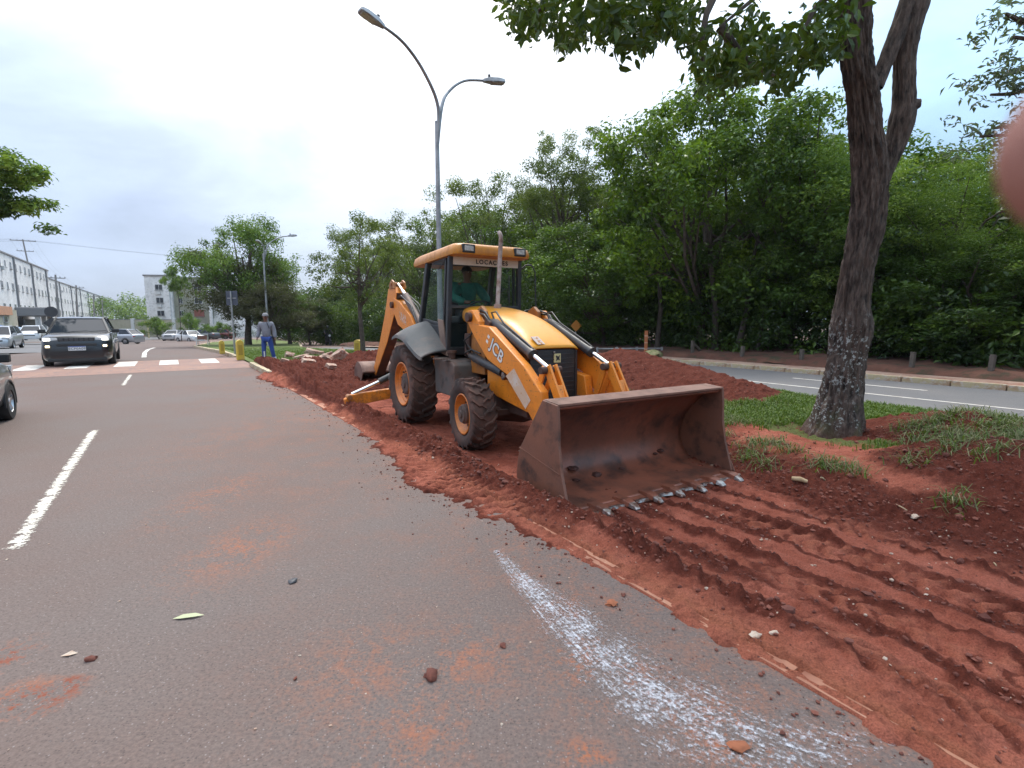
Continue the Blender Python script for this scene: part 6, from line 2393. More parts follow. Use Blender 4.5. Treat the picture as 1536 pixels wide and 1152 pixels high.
def car(kind, label, cat, loc, rz, L_, Wd, H, paint, rim=None, lit=False, detail=True, group=None, plate=None):
    e = empty('car', loc, rz, label, cat, group)
    st, gl = SHAPES[kind]
    hw = Wd / 2
    X = lambda f: L_ / 2 - f * L_
    st2 = spline(st, 3)
    rings = []
    sill = .19
    for (f, zb, w) in st2:
        zb *= H
        w *= hw
        x = X(f)
        half = [(.86 * w, sill), (.97 * w, sill + .10), (1.0 * w, sill + .30 if zb > .6 else zb * .7), (.985 * w, zb * .80), (.955 * w, zb - .05), (.88 * w, zb - .004), (.45 * w, zb + .022), (0, zb + .03)]
        ring = [(x, -y, z) for (y, z) in half] + [(x, y, z) for (y, z) in reversed(half[:-1])]
        rings.append(ring)
    MB().loft(rings).build('body', paint, e, smooth=55)
    belt = lambda f: float(np.interp(f, [s[0] for s in st], [s[1] for s in st])) * H
    g0, g1, g2, g3 = gl
    zr = H - .05
    bw, tw_ = .875 * hw, .67 * hw
    # greenhouse glass as separate panes
    def quad(name, a, mat=CGLASS, thick=.012):
        o = MB().add(a, [(0, 1, 2, 3)]).build(name, mat, e)
        return o
    xb0, xt0, xt1, xb1 = X(g0), X(g1), X(g2), X(g3)
    zb0, zb1 = belt(g0) - .01, belt(g3) - .02
    zbm = belt((g0 + g3) / 2) - .01
    quad('windscreen', [(xb0, -bw * .96, zb0), (xb0, bw * .96, zb0), (xt0, tw_ * .97, zr), (xt0, -tw_ * .97, zr)])
    quad('rear_window', [(xb1, bw * .93, zb1), (xb1, -bw * .93, zb1), (xt1, -tw_ * .95, zr), (xt1, tw_ * .95, zr)])
    fb = .5
    for s in (-1, 1):
        xm = X((g0 + g3) / 2 + .03)
        quad('side_window', [(xb0 - .05, s * bw, zb0 + .01), (xm + .02, s * bw, zbm), (xm + .02, s * tw_, zr - .01), (xt0 - .05, s * tw_, zr - .01)])
        quad('side_window', [(xm - .04, s * bw, zbm), (xb1 + .16, s * bw, zb1 + .01), (xt1 + .05, s * tw_, zr - .01), (xm - .04, s * tw_, zr - .01)])
        MB().bar((xb0 + .03, s * bw, zb0 - .01), (xt0 + .02, s * tw_ * 1.0, zr + .005), .06, .05, (0, s, 0)).build('pillar', paint, e)
        MB().bar((xm - .01, s * bw * 1.002, zbm - .02), (xm - .01, s * tw_ * 1.002, zr), .07, .03, (0, s, 0)).build('pillar', paint, e)
        MB().bar((xb1 + .05, s * bw, zb1 - .02), (xt1 + .02, s * tw_, zr), .13, .06, (0, s, 0)).build('pillar', paint, e)
    rr = []
    for (f, z, w) in ((g1 - .012, zr - .005, .98), (g1 + .02, zr + .028, 1.0), ((g1 + g2) / 2, zr + .05, 1.03), (g2 - .02, zr + .03, 1.0), (g2 + .012, zr, .97)):
        x = X(f)
        rr.append([(x, -tw_ * w, z - .035), (x, tw_ * w, z - .035), (x, tw_ * w, z - .012), (x, tw_ * .7, z), (x, -tw_ * .7, z), (x, -tw_ * w, z - .012)])
    MB().loft(rr).build('roof', paint, e, smooth=40)
    # wheels
    R = .345 if kind == 'suv' else .30
    rm = rim or CRIM
    for (f, s) in ((.19, -1), (.19, 1), (.80, -1), (.80, 1)):
        w = empty('wheel', (X(f), s * (hw - .10), R - .005), 0, parent=e)
        MB().lathe([(-.105, R * .62), (-.105, R * .93), (-.07, R), (.07, R), (.105, R * .93), (.105, R * .62)], 'y', 28, closed=True).build('tyre', CTYRE, w, smooth=40)
        mb = MB()
        mb.lathe([(s * .07, R * .64), (s * .09, R * .60), (s * .05, R * .56), (s * .02, R * .5)], 'y', 28)
        for k in range(5):
            t = 2 * math.pi * k / 5 + .3
            mb.bar((0, s * .06, 0), (R * .6 * math.cos(t), s * .075, R * .6 * math.sin(t)), .05, .025, (0, 1, 0))
        mb.lathe([(s * .05, .06), (s * .085, .05), (s * .09, .001)], 'y', 12)
        mb.build('rim', rm, w)
        MB().lathe([(s * .0, R * .60), (s * .0, .001)], 'y', 20).build('brake_disc', CTRIM, w)
        a = MB()
        a.lathe([(s * (hw - .02) - 0, R * 1.17), (s * (hw + .004), R * 1.16), (s * (hw + .004), R * 1.06), (s * (hw - .10), R * 1.03)], 'y', 28, (X(f), 0, R))
        ar = a.build('wheel_arch', CTRIM, e, smooth=40)
        bm = bmesh.new()
        bm.from_mesh(ar.data)
        bmesh.ops.delete(bm, geom=[v for v in bm.verts if v.co.z < .20], context='VERTS')
        bm.to_mesh(ar.data)
        bm.free()
    xf = L_ / 2
    zh = st[2][1] * H - .06
    for s in (-1, 1):
        hl = MB()
        hl.prism([(s * hw * .50, zh - .02), (s * hw * .90, zh - .06), (s * hw * .91, zh + .07), (s * hw * .52, zh + .055)], xf - .16, xf - .045, 'x')
        h_ = hl.build('headlight', CLEAR, e, bevel=.01)
        if lit:
            MB().box((xf - .04, s * hw * .78, zh + .005), (.02, .16, .085)).build('lamp', HEADL, h_, bevel=.01)
            fg = MB().box((xf - .03, s * hw * .76, zh - .22), (.05, .20, .12)).build('fog_lamp', CTRIM, e, bevel=.02)
            MB().box((xf - .0, s * hw * .77, zh - .22), (.02, .11, .07)).build('lamp', FOGL, fg, bevel=.01)
        MB().box((-xf + .06, s * hw * .74, zh + .05), (.10, hw * .32, .14)).build('tail_light', REDL, e, bevel=.015)
        m_ = MB()
        m_.box((X(g0) - .22, s * (bw + .16), zb0 + .07), (.14, .20, .13))
        m_.bar((X(g0) - .2, s * bw * .98, zb0 + .03), (X(g0) - .22, s * (bw + .1), zb0 + .05), .05, .04)
        m_.build('wing_mirror', CTRIM if paint is not P_SILVER else paint, e, bevel=.02)
    mb = MB()
    mb.box((xf - .03, 0, zh - .18), (.07, hw * 1.1, .10))
    mb.box((xf - .045, 0, .32), (.07, hw * 1.5, .14))
    mb.build('lower_grille', CTRIM, e, bevel=.02)
    if kind == 'suv':
        g = MB().box((xf - .045, 0, zh), (.05, hw * .98, .12)).build('grille', CTRIM, e, bevel=.015)
        for k in range(7):
            y = (k - 3) * hw * .135
            MB().box((xf - .022, y, zh), (.02, hw * .095, .095)).build('grille_slot', M('grille slot', (.085, .085, .09), .3, .6) if 'grille slot' not in bpy.data.materials else bpy.data.materials['grille slot'], g, bevel=.006)
        MB().box((xf - .01, 0, .24), (.06, hw * 1.6, .10)).build('skid_plate', CTRIM, e, bevel=.02)
        MB().bar((xf - .02, -hw * .5, zh - .235), (xf - .02, hw * .5, zh - .235), .02, .02).build('chrome_strip', CHROMT, e)
        MB().box((X(.55), 0, H + .0), (.12, .04, .05)).build('roof_fin', CTRIM, e)
        for s in (-.3, .25):
            MB().bar((X(g0) + .0, s * hw, zb0 + .05), (X(g0) - .05, s * hw + .5, zb0 + .08), .02, .015).build('wiper', CTRIM, e)
    if plate:
        pl = MB().box((xf + .01, 0, zh - .29), (.02, .44, .14)).build('number_plate', PLATE, e, bevel=.004)
        text_mesh('lettering', plate, .105, M('plate ink', (.07, .07, .08), .6), pl, Matrix.Translation((xf + .0215, 0, zh - .302)) @ Matrix.Rotation(math.pi / 2, 4, 'Z') @ Matrix.Rotation(math.pi / 2, 4, 'X'), .001, .001, 1.05)
        MB().box((xf + .0205, 0, zh - .232), (.003, .43, .022)).build('plate_band', M('plate blue', (.02, .06, .3), .6), pl)
    return e


HD = math.atan2(-DU[1], -DU[0])       # heading towards the camera along the road
fw = (gnd(80, 552) + gnd(161, 549.5)) / 2
cl_ = 4.4
c = fw + W(1, 0) * (cl_ * (.5 - .19))
car('suv', 'black sport utility car with lit headlamps driving towards us over the crossing', 'car', (c.x, c.y, .06), HD + rad(1.5), cl_, 1.86, 1.66, P_BLACK, CRIMD, True, plate='ECP0A09')
# graphite car leaving the picture at the left edge (only its far end shows)
w0 = gnd(13, 629)
c = w0 + W(-4.3 * (.5 - .19), -.83)
car('sedan', 'graphite grey car cut off by the left edge of the picture', 'car', (c.x, c.y, 0), ROADROT, 4.3, 1.78, 1.50, P_GREY)
cs = 'cars parked and waiting around the junction'
P = gnd(23, 530.5, -.38)
c = P + W(1.25, -.85)
car('mpv', 'silver people carrier parked at the left, in front of the blue awning', 'car', (c.x, c.y, -.38), HD, 4.2, 1.72, 1.58, P_SILVER, group=cs)
c = gnd(47, 523, -.38) + W(2.6, -.2)
car('hatch', 'white hatchback parked between the silver people carrier and the black car', 'car', (c.x, c.y, -.38), HD, 3.9, 1.68, 1.46, P_WHITE, group=cs)
for (px, D, rz, kind, paint, lab) in ((180, 50, math.pi, 'hatch', P_SILVER, 'pale silver hatchback half hidden by the right side of the black car'),
                                  (263, 70, rad(-75), 'suv', P_SILVER, 'silver car facing us just left of the white car at the median tip'),
                                  (287, 64, rad(-30), 'sedan', P_WHITE, 'white car behind the trestle barricade'),
                                  (309, 74, rad(170), 'sedan', P_GREY, 'grey car waiting just right of the white car behind the barricade'),
                                  (331, 76, rad(185), 'hatch', P_RED, 'dark red car left of the sign post'),
                                  (447, 74, rad(175), 'hatch', P_WHITE, 'white car parked far behind, right of the worker'),
                                  (472, 78, rad(8), 'sedan', P_WHITE, 'white car parked far behind, nearest the motorcyclist')):
    p = at_px(px, D, .0)
    car(kind, lab, 'car', tuple(p), rz, 4.2, 1.72, 1.5, paint, group=cs)
# ------------------------------------------------------------------ people
SKIN = M('brown skin', (.20, .10, .065), .55, 0, [((.15, .075, .05), 8, .45, .65)])
SKINL = M('light skin', (.31, .125, .090), .5, 0, [((.28, .11, .085), 45, .4, .65)], (900, .5, .0006))
HAIR = M('black hair', (.012, .010, .009), .7)
SHIRTG = M('grey work shirt', (.22, .225, .25), .9, 0, [((.17, .175, .20), 6, .45, .65)], (18, .5, .02))
TROUS = M('blue work trousers', (.020, .055, .22), .85, 0, [((.03, .07, .26), 6, .45, .65)], (16, .5, .02))
REFL = M('reflective band', (.55, .58, .60), .4)
SHOE = M('dusty boots', (.10, .085, .075), .8)
TEAL = M('teal shirt', (.03, .17, .125), .85, 0, [((.02, .12, .09), 7, .45, .65)], (18, .4, .02))
DARKC = M('dark clothes', (.018, .019, .022), .8)


def skinned(name, pts, edges, mat, parent, root=0, sub=2, smooth=True):
    """pts: list of (xyz, rx, ry)"""
    bm = bmesh.new()
    ly = bm.verts.layers.skin.verify()
    vs = []
    for i, p in enumerate(pts):
        v = bm.verts.new(p[0])
        v[ly].radius = (p[1], p[2] if len(p) > 2 else p[1])
        v[ly].use_root = (i == root)
        vs.append(v)
    for a, b_ in edges:
        bm.edges.new((vs[a], vs[b_]))
    me = bpy.data.meshes.new(name)
    bm.to_mesh(me)
    bm.free()
    me.materials.append(mat)
    o = link(bpy.data.objects.new(name, me), parent)
    m_ = o.modifiers.new('skin', 'SKIN')
    m_.use_smooth_shade = True
    m_.branch_smoothing = .4
    s = o.modifiers.new('sub', 'SUBSURF')
    s.levels = s.render_levels = sub
    return o


def figure(e, J, shirt, trousers, shoe=SHOE, skin=SKIN, sleeve=True, hands=True):
    """J: joints; e: parent. One continuous body, clothes as children"""
    names = ['pelvis', 'spine', 'chest', 'neck', 'jaw', 'brow', 'crown', 'sL', 'eL', 'wL', 'pL', 'sR', 'eR', 'wR', 'pR', 'hL', 'kL', 'aL', 'tL', 'hR', 'kR', 'aR', 'tR']
    R = dict(pelvis=(.13, .10), spine=(.125, .095), chest=(.125, .095), neck=(.050, .053), jaw=(.072, .082), brow=(.086, .102), crown=(.066, .076),
             sL=(.066,), eL=(.043,), wL=(.028,), pL=(.036, .018), hL=(.085,), kL=(.056,), aL=(.040,), tL=(.038, .026))
    for k in list(R):
        if k.endswith('L'):
            R[k[:-1] + 'R'] = R[k]
    ix = {k: i for i, k in enumerate(names)}
    pts = [(J[k],) + tuple(R[k]) for k in names]
    ed = [('pelvis', 'spine'), ('spine', 'chest'), ('chest', 'neck'), ('neck', 'jaw'), ('jaw', 'brow'), ('brow', 'crown')]
    for s in 'LR':
        ed += [('chest', 's' + s), ('s' + s, 'e' + s), ('e' + s, 'w' + s), ('w' + s, 'p' + s), ('pelvis', 'h' + s), ('h' + s, 'k' + s), ('k' + s, 'a' + s), ('a' + s, 't' + s)]
    body = skinned('body', pts, [(ix[a], ix[b_]) for a, b_ in ed], skin, e)

    def cloth(name, ks, ed_, mat, grow, over={}):
        p2 = []
        for k in ks:
            r = over.get(k, R[k])
            p2.append((J[k],) + tuple(x + grow for x in r))
        i2 = {k: i for i, k in enumerate(ks)}
        return skinned(name, p2, [(i2[a], i2[b_]) for a, b_ in ed_], mat, e)
    J = dict(J)
    J['hip_low'] = Vector(J['pelvis']) + Vector((0, 0, -.04))
    R['hip_low'] = (.135, .105)
    J['collar'] = Vector(J['chest']).lerp(Vector(J['neck']), .62)
    R['collar'] = (.072, .068)
    ks = ['hip_low', 'spine', 'chest', 'collar', 'sL', 'eL', 'sR', 'eR'] + (['wL', 'wR'] if sleeve else [])
    es = [('hip_low', 'spine'), ('spine', 'chest'), ('chest', 'collar'), ('chest', 'sL'), ('sL', 'eL'), ('chest', 'sR'), ('sR', 'eR')] + ([('eL', 'wL'), ('eR', 'wR')] if sleeve else [])
    cloth('shirt', ks, es, shirt, .034)
    cloth('trousers', ['pelvis', 'hL', 'kL', 'aL', 'hR', 'kR', 'aR'], [('pelvis', 'hL'), ('hL', 'kL'), ('kL', 'aL'), ('pelvis', 'hR'), ('hR', 'kR'), ('kR', 'aR')], trousers, .018)
    for s in 'LR':
        a, t = Vector(J['a' + s]), Vector(J['t' + s])
        skinned('boot', [(a + Vector((0, 0, .03)), .048), (a + Vector((0, 0, -.04)), .05, .046), (a.lerp(t, .6) + Vector((0, 0, -.01)), .048, .038), (t, .045, .03)], [(0, 1), (1, 2), (2, 3)], shoe, e, 0, 1)
        if hands:
            w, p = Vector(J['w' + s]), Vector(J['p' + s])
            d = (p - w).normalized()
            side = d.cross(Vector((1, 0, 0)) if abs(d.x) < .8 else Vector((0, 1, 0))).normalized()
            inn = d.cross(side)
            fp, fe = [], []
            for k, (off, ln) in enumerate(((-.030, .060), (-.011, .072), (.009, .068), (.028, .052))):
                b0 = p + side * off * .8
                i0 = len(fp)
                fp += [(b0, .011), (b0 + d * ln * .5 + side * off * .15, .0095), (b0 + d * ln * .85 + inn * .014 + side * off * .2, .008), (b0 + d * ln * 1.0 + inn * .026 + side * off * .2, .007)]
                fe += [(i0, i0 + 1), (i0 + 1, i0 + 2), (i0 + 2, i0 + 3)]
            i0 = len(fp)
            fp += [(p - d * .03 - side * .02, .013), (p + d * .005 - side * .050, .011), (p + d * .035 - side * .058, .009)]
            fe += [(i0, i0 + 1), (i0 + 1, i0 + 2)]
            bm_o = skinned('fingers', fp, fe, skin, body, 0, 1)
    return body


def face(e, c, f, skin=SKIN, s=1.0):
    """nose, eyes, mouth, ears on a head centred at c facing f"""
    f = Vector(f).normalized()
    r = f.cross(Vector((0, 0, 1))).normalized()
    up = Vector((0, 0, 1))
    c = Vector(c)
    m = MB()
    m.loft([[tuple(c + f * .080 + up * .015 + r * x) for x in (-.006, .006)] + [tuple(c + f * .080 + up * .012)], [tuple(c + f * .108 - up * .022 + r * x) for x in (-.016, .016)] + [tuple(c + f * .112 - up * .018)], [tuple(c + f * .082 - up * .035 + r * x) for x in (-.014, .014)] + [tuple(c + f * .084 - up * .034)]])
    m.build('nose', skin, e, smooth=70)
    for x in (-.031, .031):
        MB().blob(tuple(c + f * .080 + r * x + up * .012), .012, 1, 0).build('eye', M('eye white', (.5, .48, .45), .3) if 'eye white' not in bpy.data.materials else bpy.data.materials['eye white'], e)
        MB().blob(tuple(c + f * .090 + r * x + up * .012), .006, 1, 0).build('iris', HAIR, e)
        MB().bar(c + f * .088 + r * (x - .016) + up * .034, c + f * .088 + r * (x + .016) + up * .036, .008, .007).build('eyebrow', HAIR, e)
    for x in (-.083, .083):
        MB().blob(tuple(c + r * x * .98 - up * .005), .026, 1, 0, (.5, .6, 1.1)).build('ear', skin, e, smooth=60)
    MB().bar(c + f * .085 - r * .022 - up * .062, c + f * .085 + r * .022 - up * .062, .010, .009).build('mouth', M('lips', (.10, .04, .03), .5) if 'lips' not in bpy.data.materials else bpy.data.materials['lips'], e)


V3 = Vector
# standing worker at the kerb
wp = at_px(401.5, 17.5, .03)
e = empty('person', wp, rad(14), 'worker in grey shirt, grey cap and bright blue trousers standing at the kerb', 'person')
J = dict(pelvis=V3((0, 0, .94)), spine=V3((0, -.01, 1.14)), chest=V3((0, .01, 1.36)), neck=V3((0, .0, 1.49)), jaw=V3((.0, -.025, 1.575)), brow=V3((0, -.02, 1.66)), crown=V3((0, -.01, 1.72)),
         sL=V3((.18, .02, 1.43)), eL=V3((.235, .05, 1.15)), wL=V3((.27, -.03, .92)), pL=V3((.27, -.06, .84)),
         sR=V3((-.18, .02, 1.43)), eR=V3((-.24, .06, 1.16)), wR=V3((-.29, -.05, .93)), pR=V3((-.295, -.085, .85)),
         hL=V3((.09, 0, .90)), kL=V3((.155, -.03, .50)), aL=V3((.22, .02, .10)), tL=V3((.27, -.13, .045)),
         hR=V3((-.09, 0, .90)), kR=V3((-.11, -.03, .50)), aR=V3((-.115, .02, .10)), tR=V3((-.15, -.13, .045)))
J = {k: v * 1.02 for k, v in J.items()}
figure(e, J, SHIRTG, TROUS)
hc = J['brow'] + V3((0, 0, -.02))
face(e, hc, (.25, -1, 0))
cp = MB()
cp.lathe([(.0, .097), (.03, .101), (.07, .092), (.10, .066), (.115, .03), (.118, .001)], 'z', 20, (hc.x, hc.y + .005, hc.z + .028))
cp.prism([(-.075, -.08), (.075, -.08), (.085, -.13), (.06, -.185), (0, -.20), (-.06, -.185), (-.085, -.13)], hc.z + .030, hc.z + .042, 'z')
cp.build('cap', M('grey cap', (.26, .25, .25), .9), e, smooth=50)
for s in 'LR':
    a = J['k' + s].lerp(J['a' + s], .55)
    b_ = J['k' + s].lerp(J['a' + s], .70)
    MB().tube([a, b_], .073, 14).build('reflective_band', REFL, e, smooth=60)
MB().tube([J['chest'] + V3((.05, -.12, .10)), J['chest'] + V3((.09, -.135, .0)), J['spine'] + V3((.12, -.12, .12))], .012, 6).build('strap', DARKC, e)
e = empty('white_stake', at_px(396.5, 17.2, .02), 0, 'thin white stake standing upright by the worker\'s boot', 'stake')
MB().box((0, 0, .25), (.035, .03, .52)).build('stake', WHITEM, e)

# operator in the cab
mw = Matrix.Translation(BO) @ Matrix.Rotation(BROT, 4, 'Z')
op = empty('person', tuple(mw @ V3((.28, 0.02, 1.30))), BROT, 'machine operator in a teal shirt sitting in the backhoe cab', 'person')
J = dict(pelvis=V3((.02, 0, .52)), spine=V3((.03, 0, .72)), chest=V3((.06, -.02, .93)), neck=V3((.09, -.03, 1.07)), jaw=V3((.125, -.035, 1.14)), brow=V3((.12, -.035, 1.21)), crown=V3((.11, -.035, 1.27)),
         sL=V3((.06, .17, .99)), eL=V3((.28, .25, .76)), wL=V3((.46, .14, .70)), pL=V3((.52, .10, .70)),
         sR=V3((.06, -.20, .99)), eR=V3((.22, -.36, .78)), wR=V3((.44, -.22, .70)), pR=V3((.51, -.16, .70)),
         hL=V3((.05, .10, .50)), kL=V3((.46, .17, .52)), aL=V3((.50, .17, .12)), tL=V3((.62, .18, .06)),
         hR=V3((.05, -.10, .50)), kR=V3((.46, -.17, .52)), aR=V3((.50, -.17, .12)), tR=V3((.62, -.18, .06)))
figure(op, J, TEAL, DARKC)
hc = J['brow'] + V3((0, 0, -.02))
face(op, hc, (1, .25, 0))
MB().blob(tuple(hc + V3((-.012, 0, .045))), .102, 2, .04, (1.0, .88, .85), 3).build('hair', HAIR, op, smooth=60)

# motorcyclist on the far road
mp_ = at_px(493, 43, .0)
mc = empty('motorcycle', mp_, math.atan2(-.8, .55), 'dark motorcycle ridden along the far road at the median bend', 'motorcycle')
for x in (-.62, .66):
    w = empty('wheel', (x, 0, .30), 0, parent=mc)
    MB().lathe([(-.04, .22), (-.05, .27), (0, .30), (.05, .27), (.04, .22)], 'y', 22, closed=True).build('tyre', CTYRE, w, smooth=50)
    m = MB().lathe([(-.02, .22), (-.02, .20), (.02, .20), (.02, .22)], 'y', 20, closed=True)
    for k in range(6):
        m.bar((0, 0, 0), (.21 * math.cos(k), 0, .21 * math.sin(k)), .015, .015, (0, 1, 0))
    m.build('rim', CRIMD, w)
m = MB()
m.tube([(.66, .06, .30), (.42, .06, .92)], .025, 8)
m.tube([(.66, -.06, .30), (.42, -.06, .92)], .025, 8)
m.build('fork', CTRIM, mc)
MB().blob((.12, 0, .78), .2, 2, .02, (1.2, .6, .7), 2).build('tank', P_BLACK, mc, smooth=60)
MB().box((.05, 0, .45), (.42, .26, .34)).build('engine', CTRIM, mc, bevel=.04)
MB().box((-.36, 0, .80), (.62, .24, .09)).build('seat', CTRIM, mc, bevel=.03)
m = MB()
m.tube([(.38, -.34, 1.02), (.40, -.12, .98), (.42, 0, .95), (.40, .12, .98), (.38, .34, 1.02)], .016, 8)
m.build('handlebar', CTRIM, mc)
MB().lathe([(-.05, .001), (-.05, .08), (.05, .10), (.06, .001)], 'x', 14, (.52, 0, .86)).build('headlight', CLEAR, mc, smooth=40)
rd = empty('person', mp_ + V3((0, 0, 0)), math.atan2(-.8, .55), 'motorcycle rider in dark clothes and dark helmet on the far road', 'person')
J = dict(pelvis=V3((-.28, 0, .92)), spine=V3((-.26, 0, 1.10)), chest=V3((-.18, 0, 1.30)), neck=V3((-.13, 0, 1.43)), jaw=V3((-.09, 0, 1.50)), brow=V3((-.10, 0, 1.57)), crown=V3((-.11, 0, 1.62)),
         sL=V3((-.17, .18, 1.36)), eL=V3((.02, .30, 1.15)), wL=V3((.28, .32, 1.06)), pL=V3((.36, .31, 1.05)), sR=V3((-.17, -.18, 1.36)), eR=V3((.02, -.30, 1.15)), wR=V3((.28, -.32, 1.06)), pR=V3((.36, -.31, 1.05)),
         hL=V3((-.26, .10, .90)), kL=V3((.16, .20, .74)), aL=V3((.0, .20, .34)), tL=V3((.14, .21, .28)), hR=V3((-.26, -.10, .90)), kR=V3((.16, -.20, .74)), aR=V3((.0, -.20, .34)), tR=V3((.14, -.21, .28)))
figure(rd, J, DARKC, DARKC, CTRIM, hands=False)
MB().blob((-.095, 0, 1.585), .145, 2, .0, (1.05, .88, 1.0), 2).build('helmet', P_BLACK, rd, smooth=60)
MB().prism([(-.09, 1.53), (.09, 1.53), (.085, 1.62), (-.085, 1.62)], .015, .052, 'x').build('visor', CGLASS, rd)

# photographer's hand whose fingertips poke in at the right edge, a few centimetres from the lens
hand = empty('person', atY(1700, 420, .06), 0, 'hand of the photographer with two blurred fingertips poking in at the right edge', 'hand')
H0 = hand.location.copy()


def hp(px, py, D):
    return atY(px, py, D) - H0


wrist = V3((.075, -.035, -.075))
P = [(wrist, .026, .020), (V3((.055, -.03, -.035)), .032, .016), (V3((.038, -.026, .0)), .036, .014)]
E_ = [(0, 1), (1, 2)]
skinned('palm', P, E_, SKINL, hand, 0, 2)
fing = [
    ([V3((.040, -.024, .030)), V3((.034, -.002, .036)), hp(1700, 222, .062), hp(1585, 222, .060)], (.0105, .0104, .0125, .0122)),
    ([V3((.040, -.024, .012)), V3((.036, .004, .014)), hp(1690, 322, .068), hp(1583, 318, .068)], (.0105, .0100, .0090, .0062)),
    ([V3((.040, -.026, -.006)), V3((.040, .000, -.008)), V3((.020, .014, -.010)), V3((.006, .012, -.012))], (.0102, .0098, .0092, .0080)),
    ([V3((.040, -.028, -.022)), V3((.044, -.004, -.026)), V3((.026, .008, -.028)), V3((.012, .006, -.030))], (.0092, .0088, .0080, .007)),
    ([V3((.055, -.04, -.020)), V3((.030, -.055, -.004)), V3((.004, -.060, .016)), V3((-.012, -.058, .028))], (.015, .0125, .0115, .009))]
for (pp, rr) in fing:
    skinned('finger', [(p, r) for p, r in zip(pp, rr)], [(0, 1), (1, 2), (2, 3)], SKINL, hand, 0, 2)
# ------------------------------------------------------------------ rubble, clods, litter and lime
CLODM = M('soil clod', (.10, .030, .020), .9, 0, [((.20, .066, .042), 3, .42, .62)], (60, .6))
RUBM = M('broken kerb concrete', (.40, .27, .20), .85, 0, [((.26, .10, .06), 3, .42, .62), ((.46, .38, .32), 9, .5, .7)], (30, .4))
PALE = M('pale chip', (.50, .40, .31), .8, 0, [((.30, .16, .10), 20, .42, .62)])
STRAWM = M('straw', (.36, .27, .16), .8)

for (px, py, D, sx, sy, sz, rx, ry, rz, lab) in (
        (472, 529, 21.5, .95, .45, .30, .1, .25, .2, 'flat broken concrete slab on top of the rubble left of the digging arm'),
        (434, 534, 20, .45, .30, .35, .6, .3, .5, 'small upright lump of broken kerb at the left end of the rubble'),
        (453, 537, 19.3, .75, .3, .30, .1, -.2, .1, 'grey broken kerb piece just left of the pale leaning slab'),
        (470, 541, 18.2, .85, .40, .16, .2, .12, .15, 'pale thin slab lying flat in the middle of the rubble'),
        (488, 544, 17.3, .50, .28, .62, .5, .5, .4, 'pinkish kerb block leaning upright in the rubble'),
        (487, 535, 18.6, .85, .30, .25, .1, -.35, .3, 'long tilted kerb piece behind the pinkish upright block'),
        (509, 533, 17.8, .70, .35, .40, .3, -.6, .2, 'steeply tilted kerb block nearest the digging bucket'),
        (463, 549, 16.6, .55, .35, .18, .2, .2, .6, 'low pale lump in front of the rubble'),
        (497, 549, 15.8, .40, .3, .16, .3, .1, .9, 'small pale lump right at the foot of the rubble'),
        (428, 546, 17.2, .35, .22, .14, .1, .3, .4, 'small stone near the worker at the earth edge')):
    p = atY(px, py, D)
    u, n = UN(p)
    e = empty('concrete_rubble', (p.x, p.y, max(p.z, dirt_z(u, n) + .02)), rz, lab, 'rubble', 'broken kerb rubble behind the machine')
    q = random.Random(px)
    bm = bmesh.new()
    bmesh.ops.create_cube(bm, size=1)
    bmesh.ops.subdivide_edges(bm, edges=bm.edges, cuts=2, use_grid_fill=True)
    for v in bm.verts:
        k = mnoise.noise_vector(v.co * 2.3 + V3((px, 0, 0))) * .16
        v.co = V3(((v.co.x + k.x) * sx, (v.co.y + k.y) * sy, (v.co.z + k.z) * sz))
    bmesh.ops.rotate(bm, verts=bm.verts, matrix=Euler((rx, ry, 0)).to_matrix(), cent=(0, 0, 0))
    me = bpy.data.meshes.new('chunk')
    bm.to_mesh(me)
    bm.free()
    me.materials.append(RUBM)
    o = link(bpy.data.objects.new('chunk', me), e)
    o.scale = (.72, .72, .72)


def lump(name, label, px, py, r, sq, mat, seed, cat, zg=0.0):
    p = gnd(px, py, zg)
    u, n = UN(p)
    z = max(0, dirt_z(u, n)) if n < 2.2 else dirt_z(u, n)
    if n >= 2.2:                                  # follow the sight line down to the soil
        for _ in range(6):
            p = gnd(px, py, z)
            u, n = UN(p)
            z = dirt_z(u, n)
    m = MB()
    m.blob((0, 0, r * sq[2] * .6), r, 2, .35, sq, seed)
    o = m.build(name, mat, smooth=60)
    o.location = (p.x, p.y, z)
    return tag(o, label, cat)


lump('soil_clod', 'red brown soil clod lying alone on the asphalt near the bottom middle', 646, 1016, .030, (1, 1.2, .6), CLODM, 2, 'clod')
lump('soil_clod', 'small soil clod on the asphalt between the lone clod and the lime streak', 755, 970, .016, (1, 1, .6), CLODM, 4, 'clod')
lump('soil_clod', 'small dark clod at the lower left beside the red stain', 136, 990, .022, (1.2, .8, .6), CLODM, 5, 'clod')
lump('soil_clod', 'small dark pebble in the middle of the bare asphalt', 439, 873, .024, (1.2, 1, .5), DARKM, 7, 'pebble')
lump('soil_clod', 'orange clod lying on the lime streak near the bottom edge', 1108, 1122, .026, (1.3, 1, .5), M('orange clod', (.30, .10, .045), .9), 8, 'clod')
lump('soil_clod', 'orange clod near the top of the lime streak', 918, 907, .028, (1.1, 1, .5), bpy.data.materials['orange clod'], 9, 'clod')
lump('pale_stone', 'white stone on the bare earth right of the bucket teeth', 1372, 779, .030, (1.2, 1, .6), PALE, 10, 'stone')
lump('pale_stone', 'pale stone chip beside the kerb line at the lower right', 1133, 963, .022, (1.3, 1, .6), PALE, 11, 'stone')
lump('pale_stone', 'pale chip in the earth just right of the chip beside the kerb line', 1160, 951, .018, (1.3, .8, .6), PALE, 12, 'stone')
lump('pale_stone', 'white lump on the turf edge right of the bucket', 1079, 648, .055, (1.1, .9, .7), WHITEM, 13, 'stone')
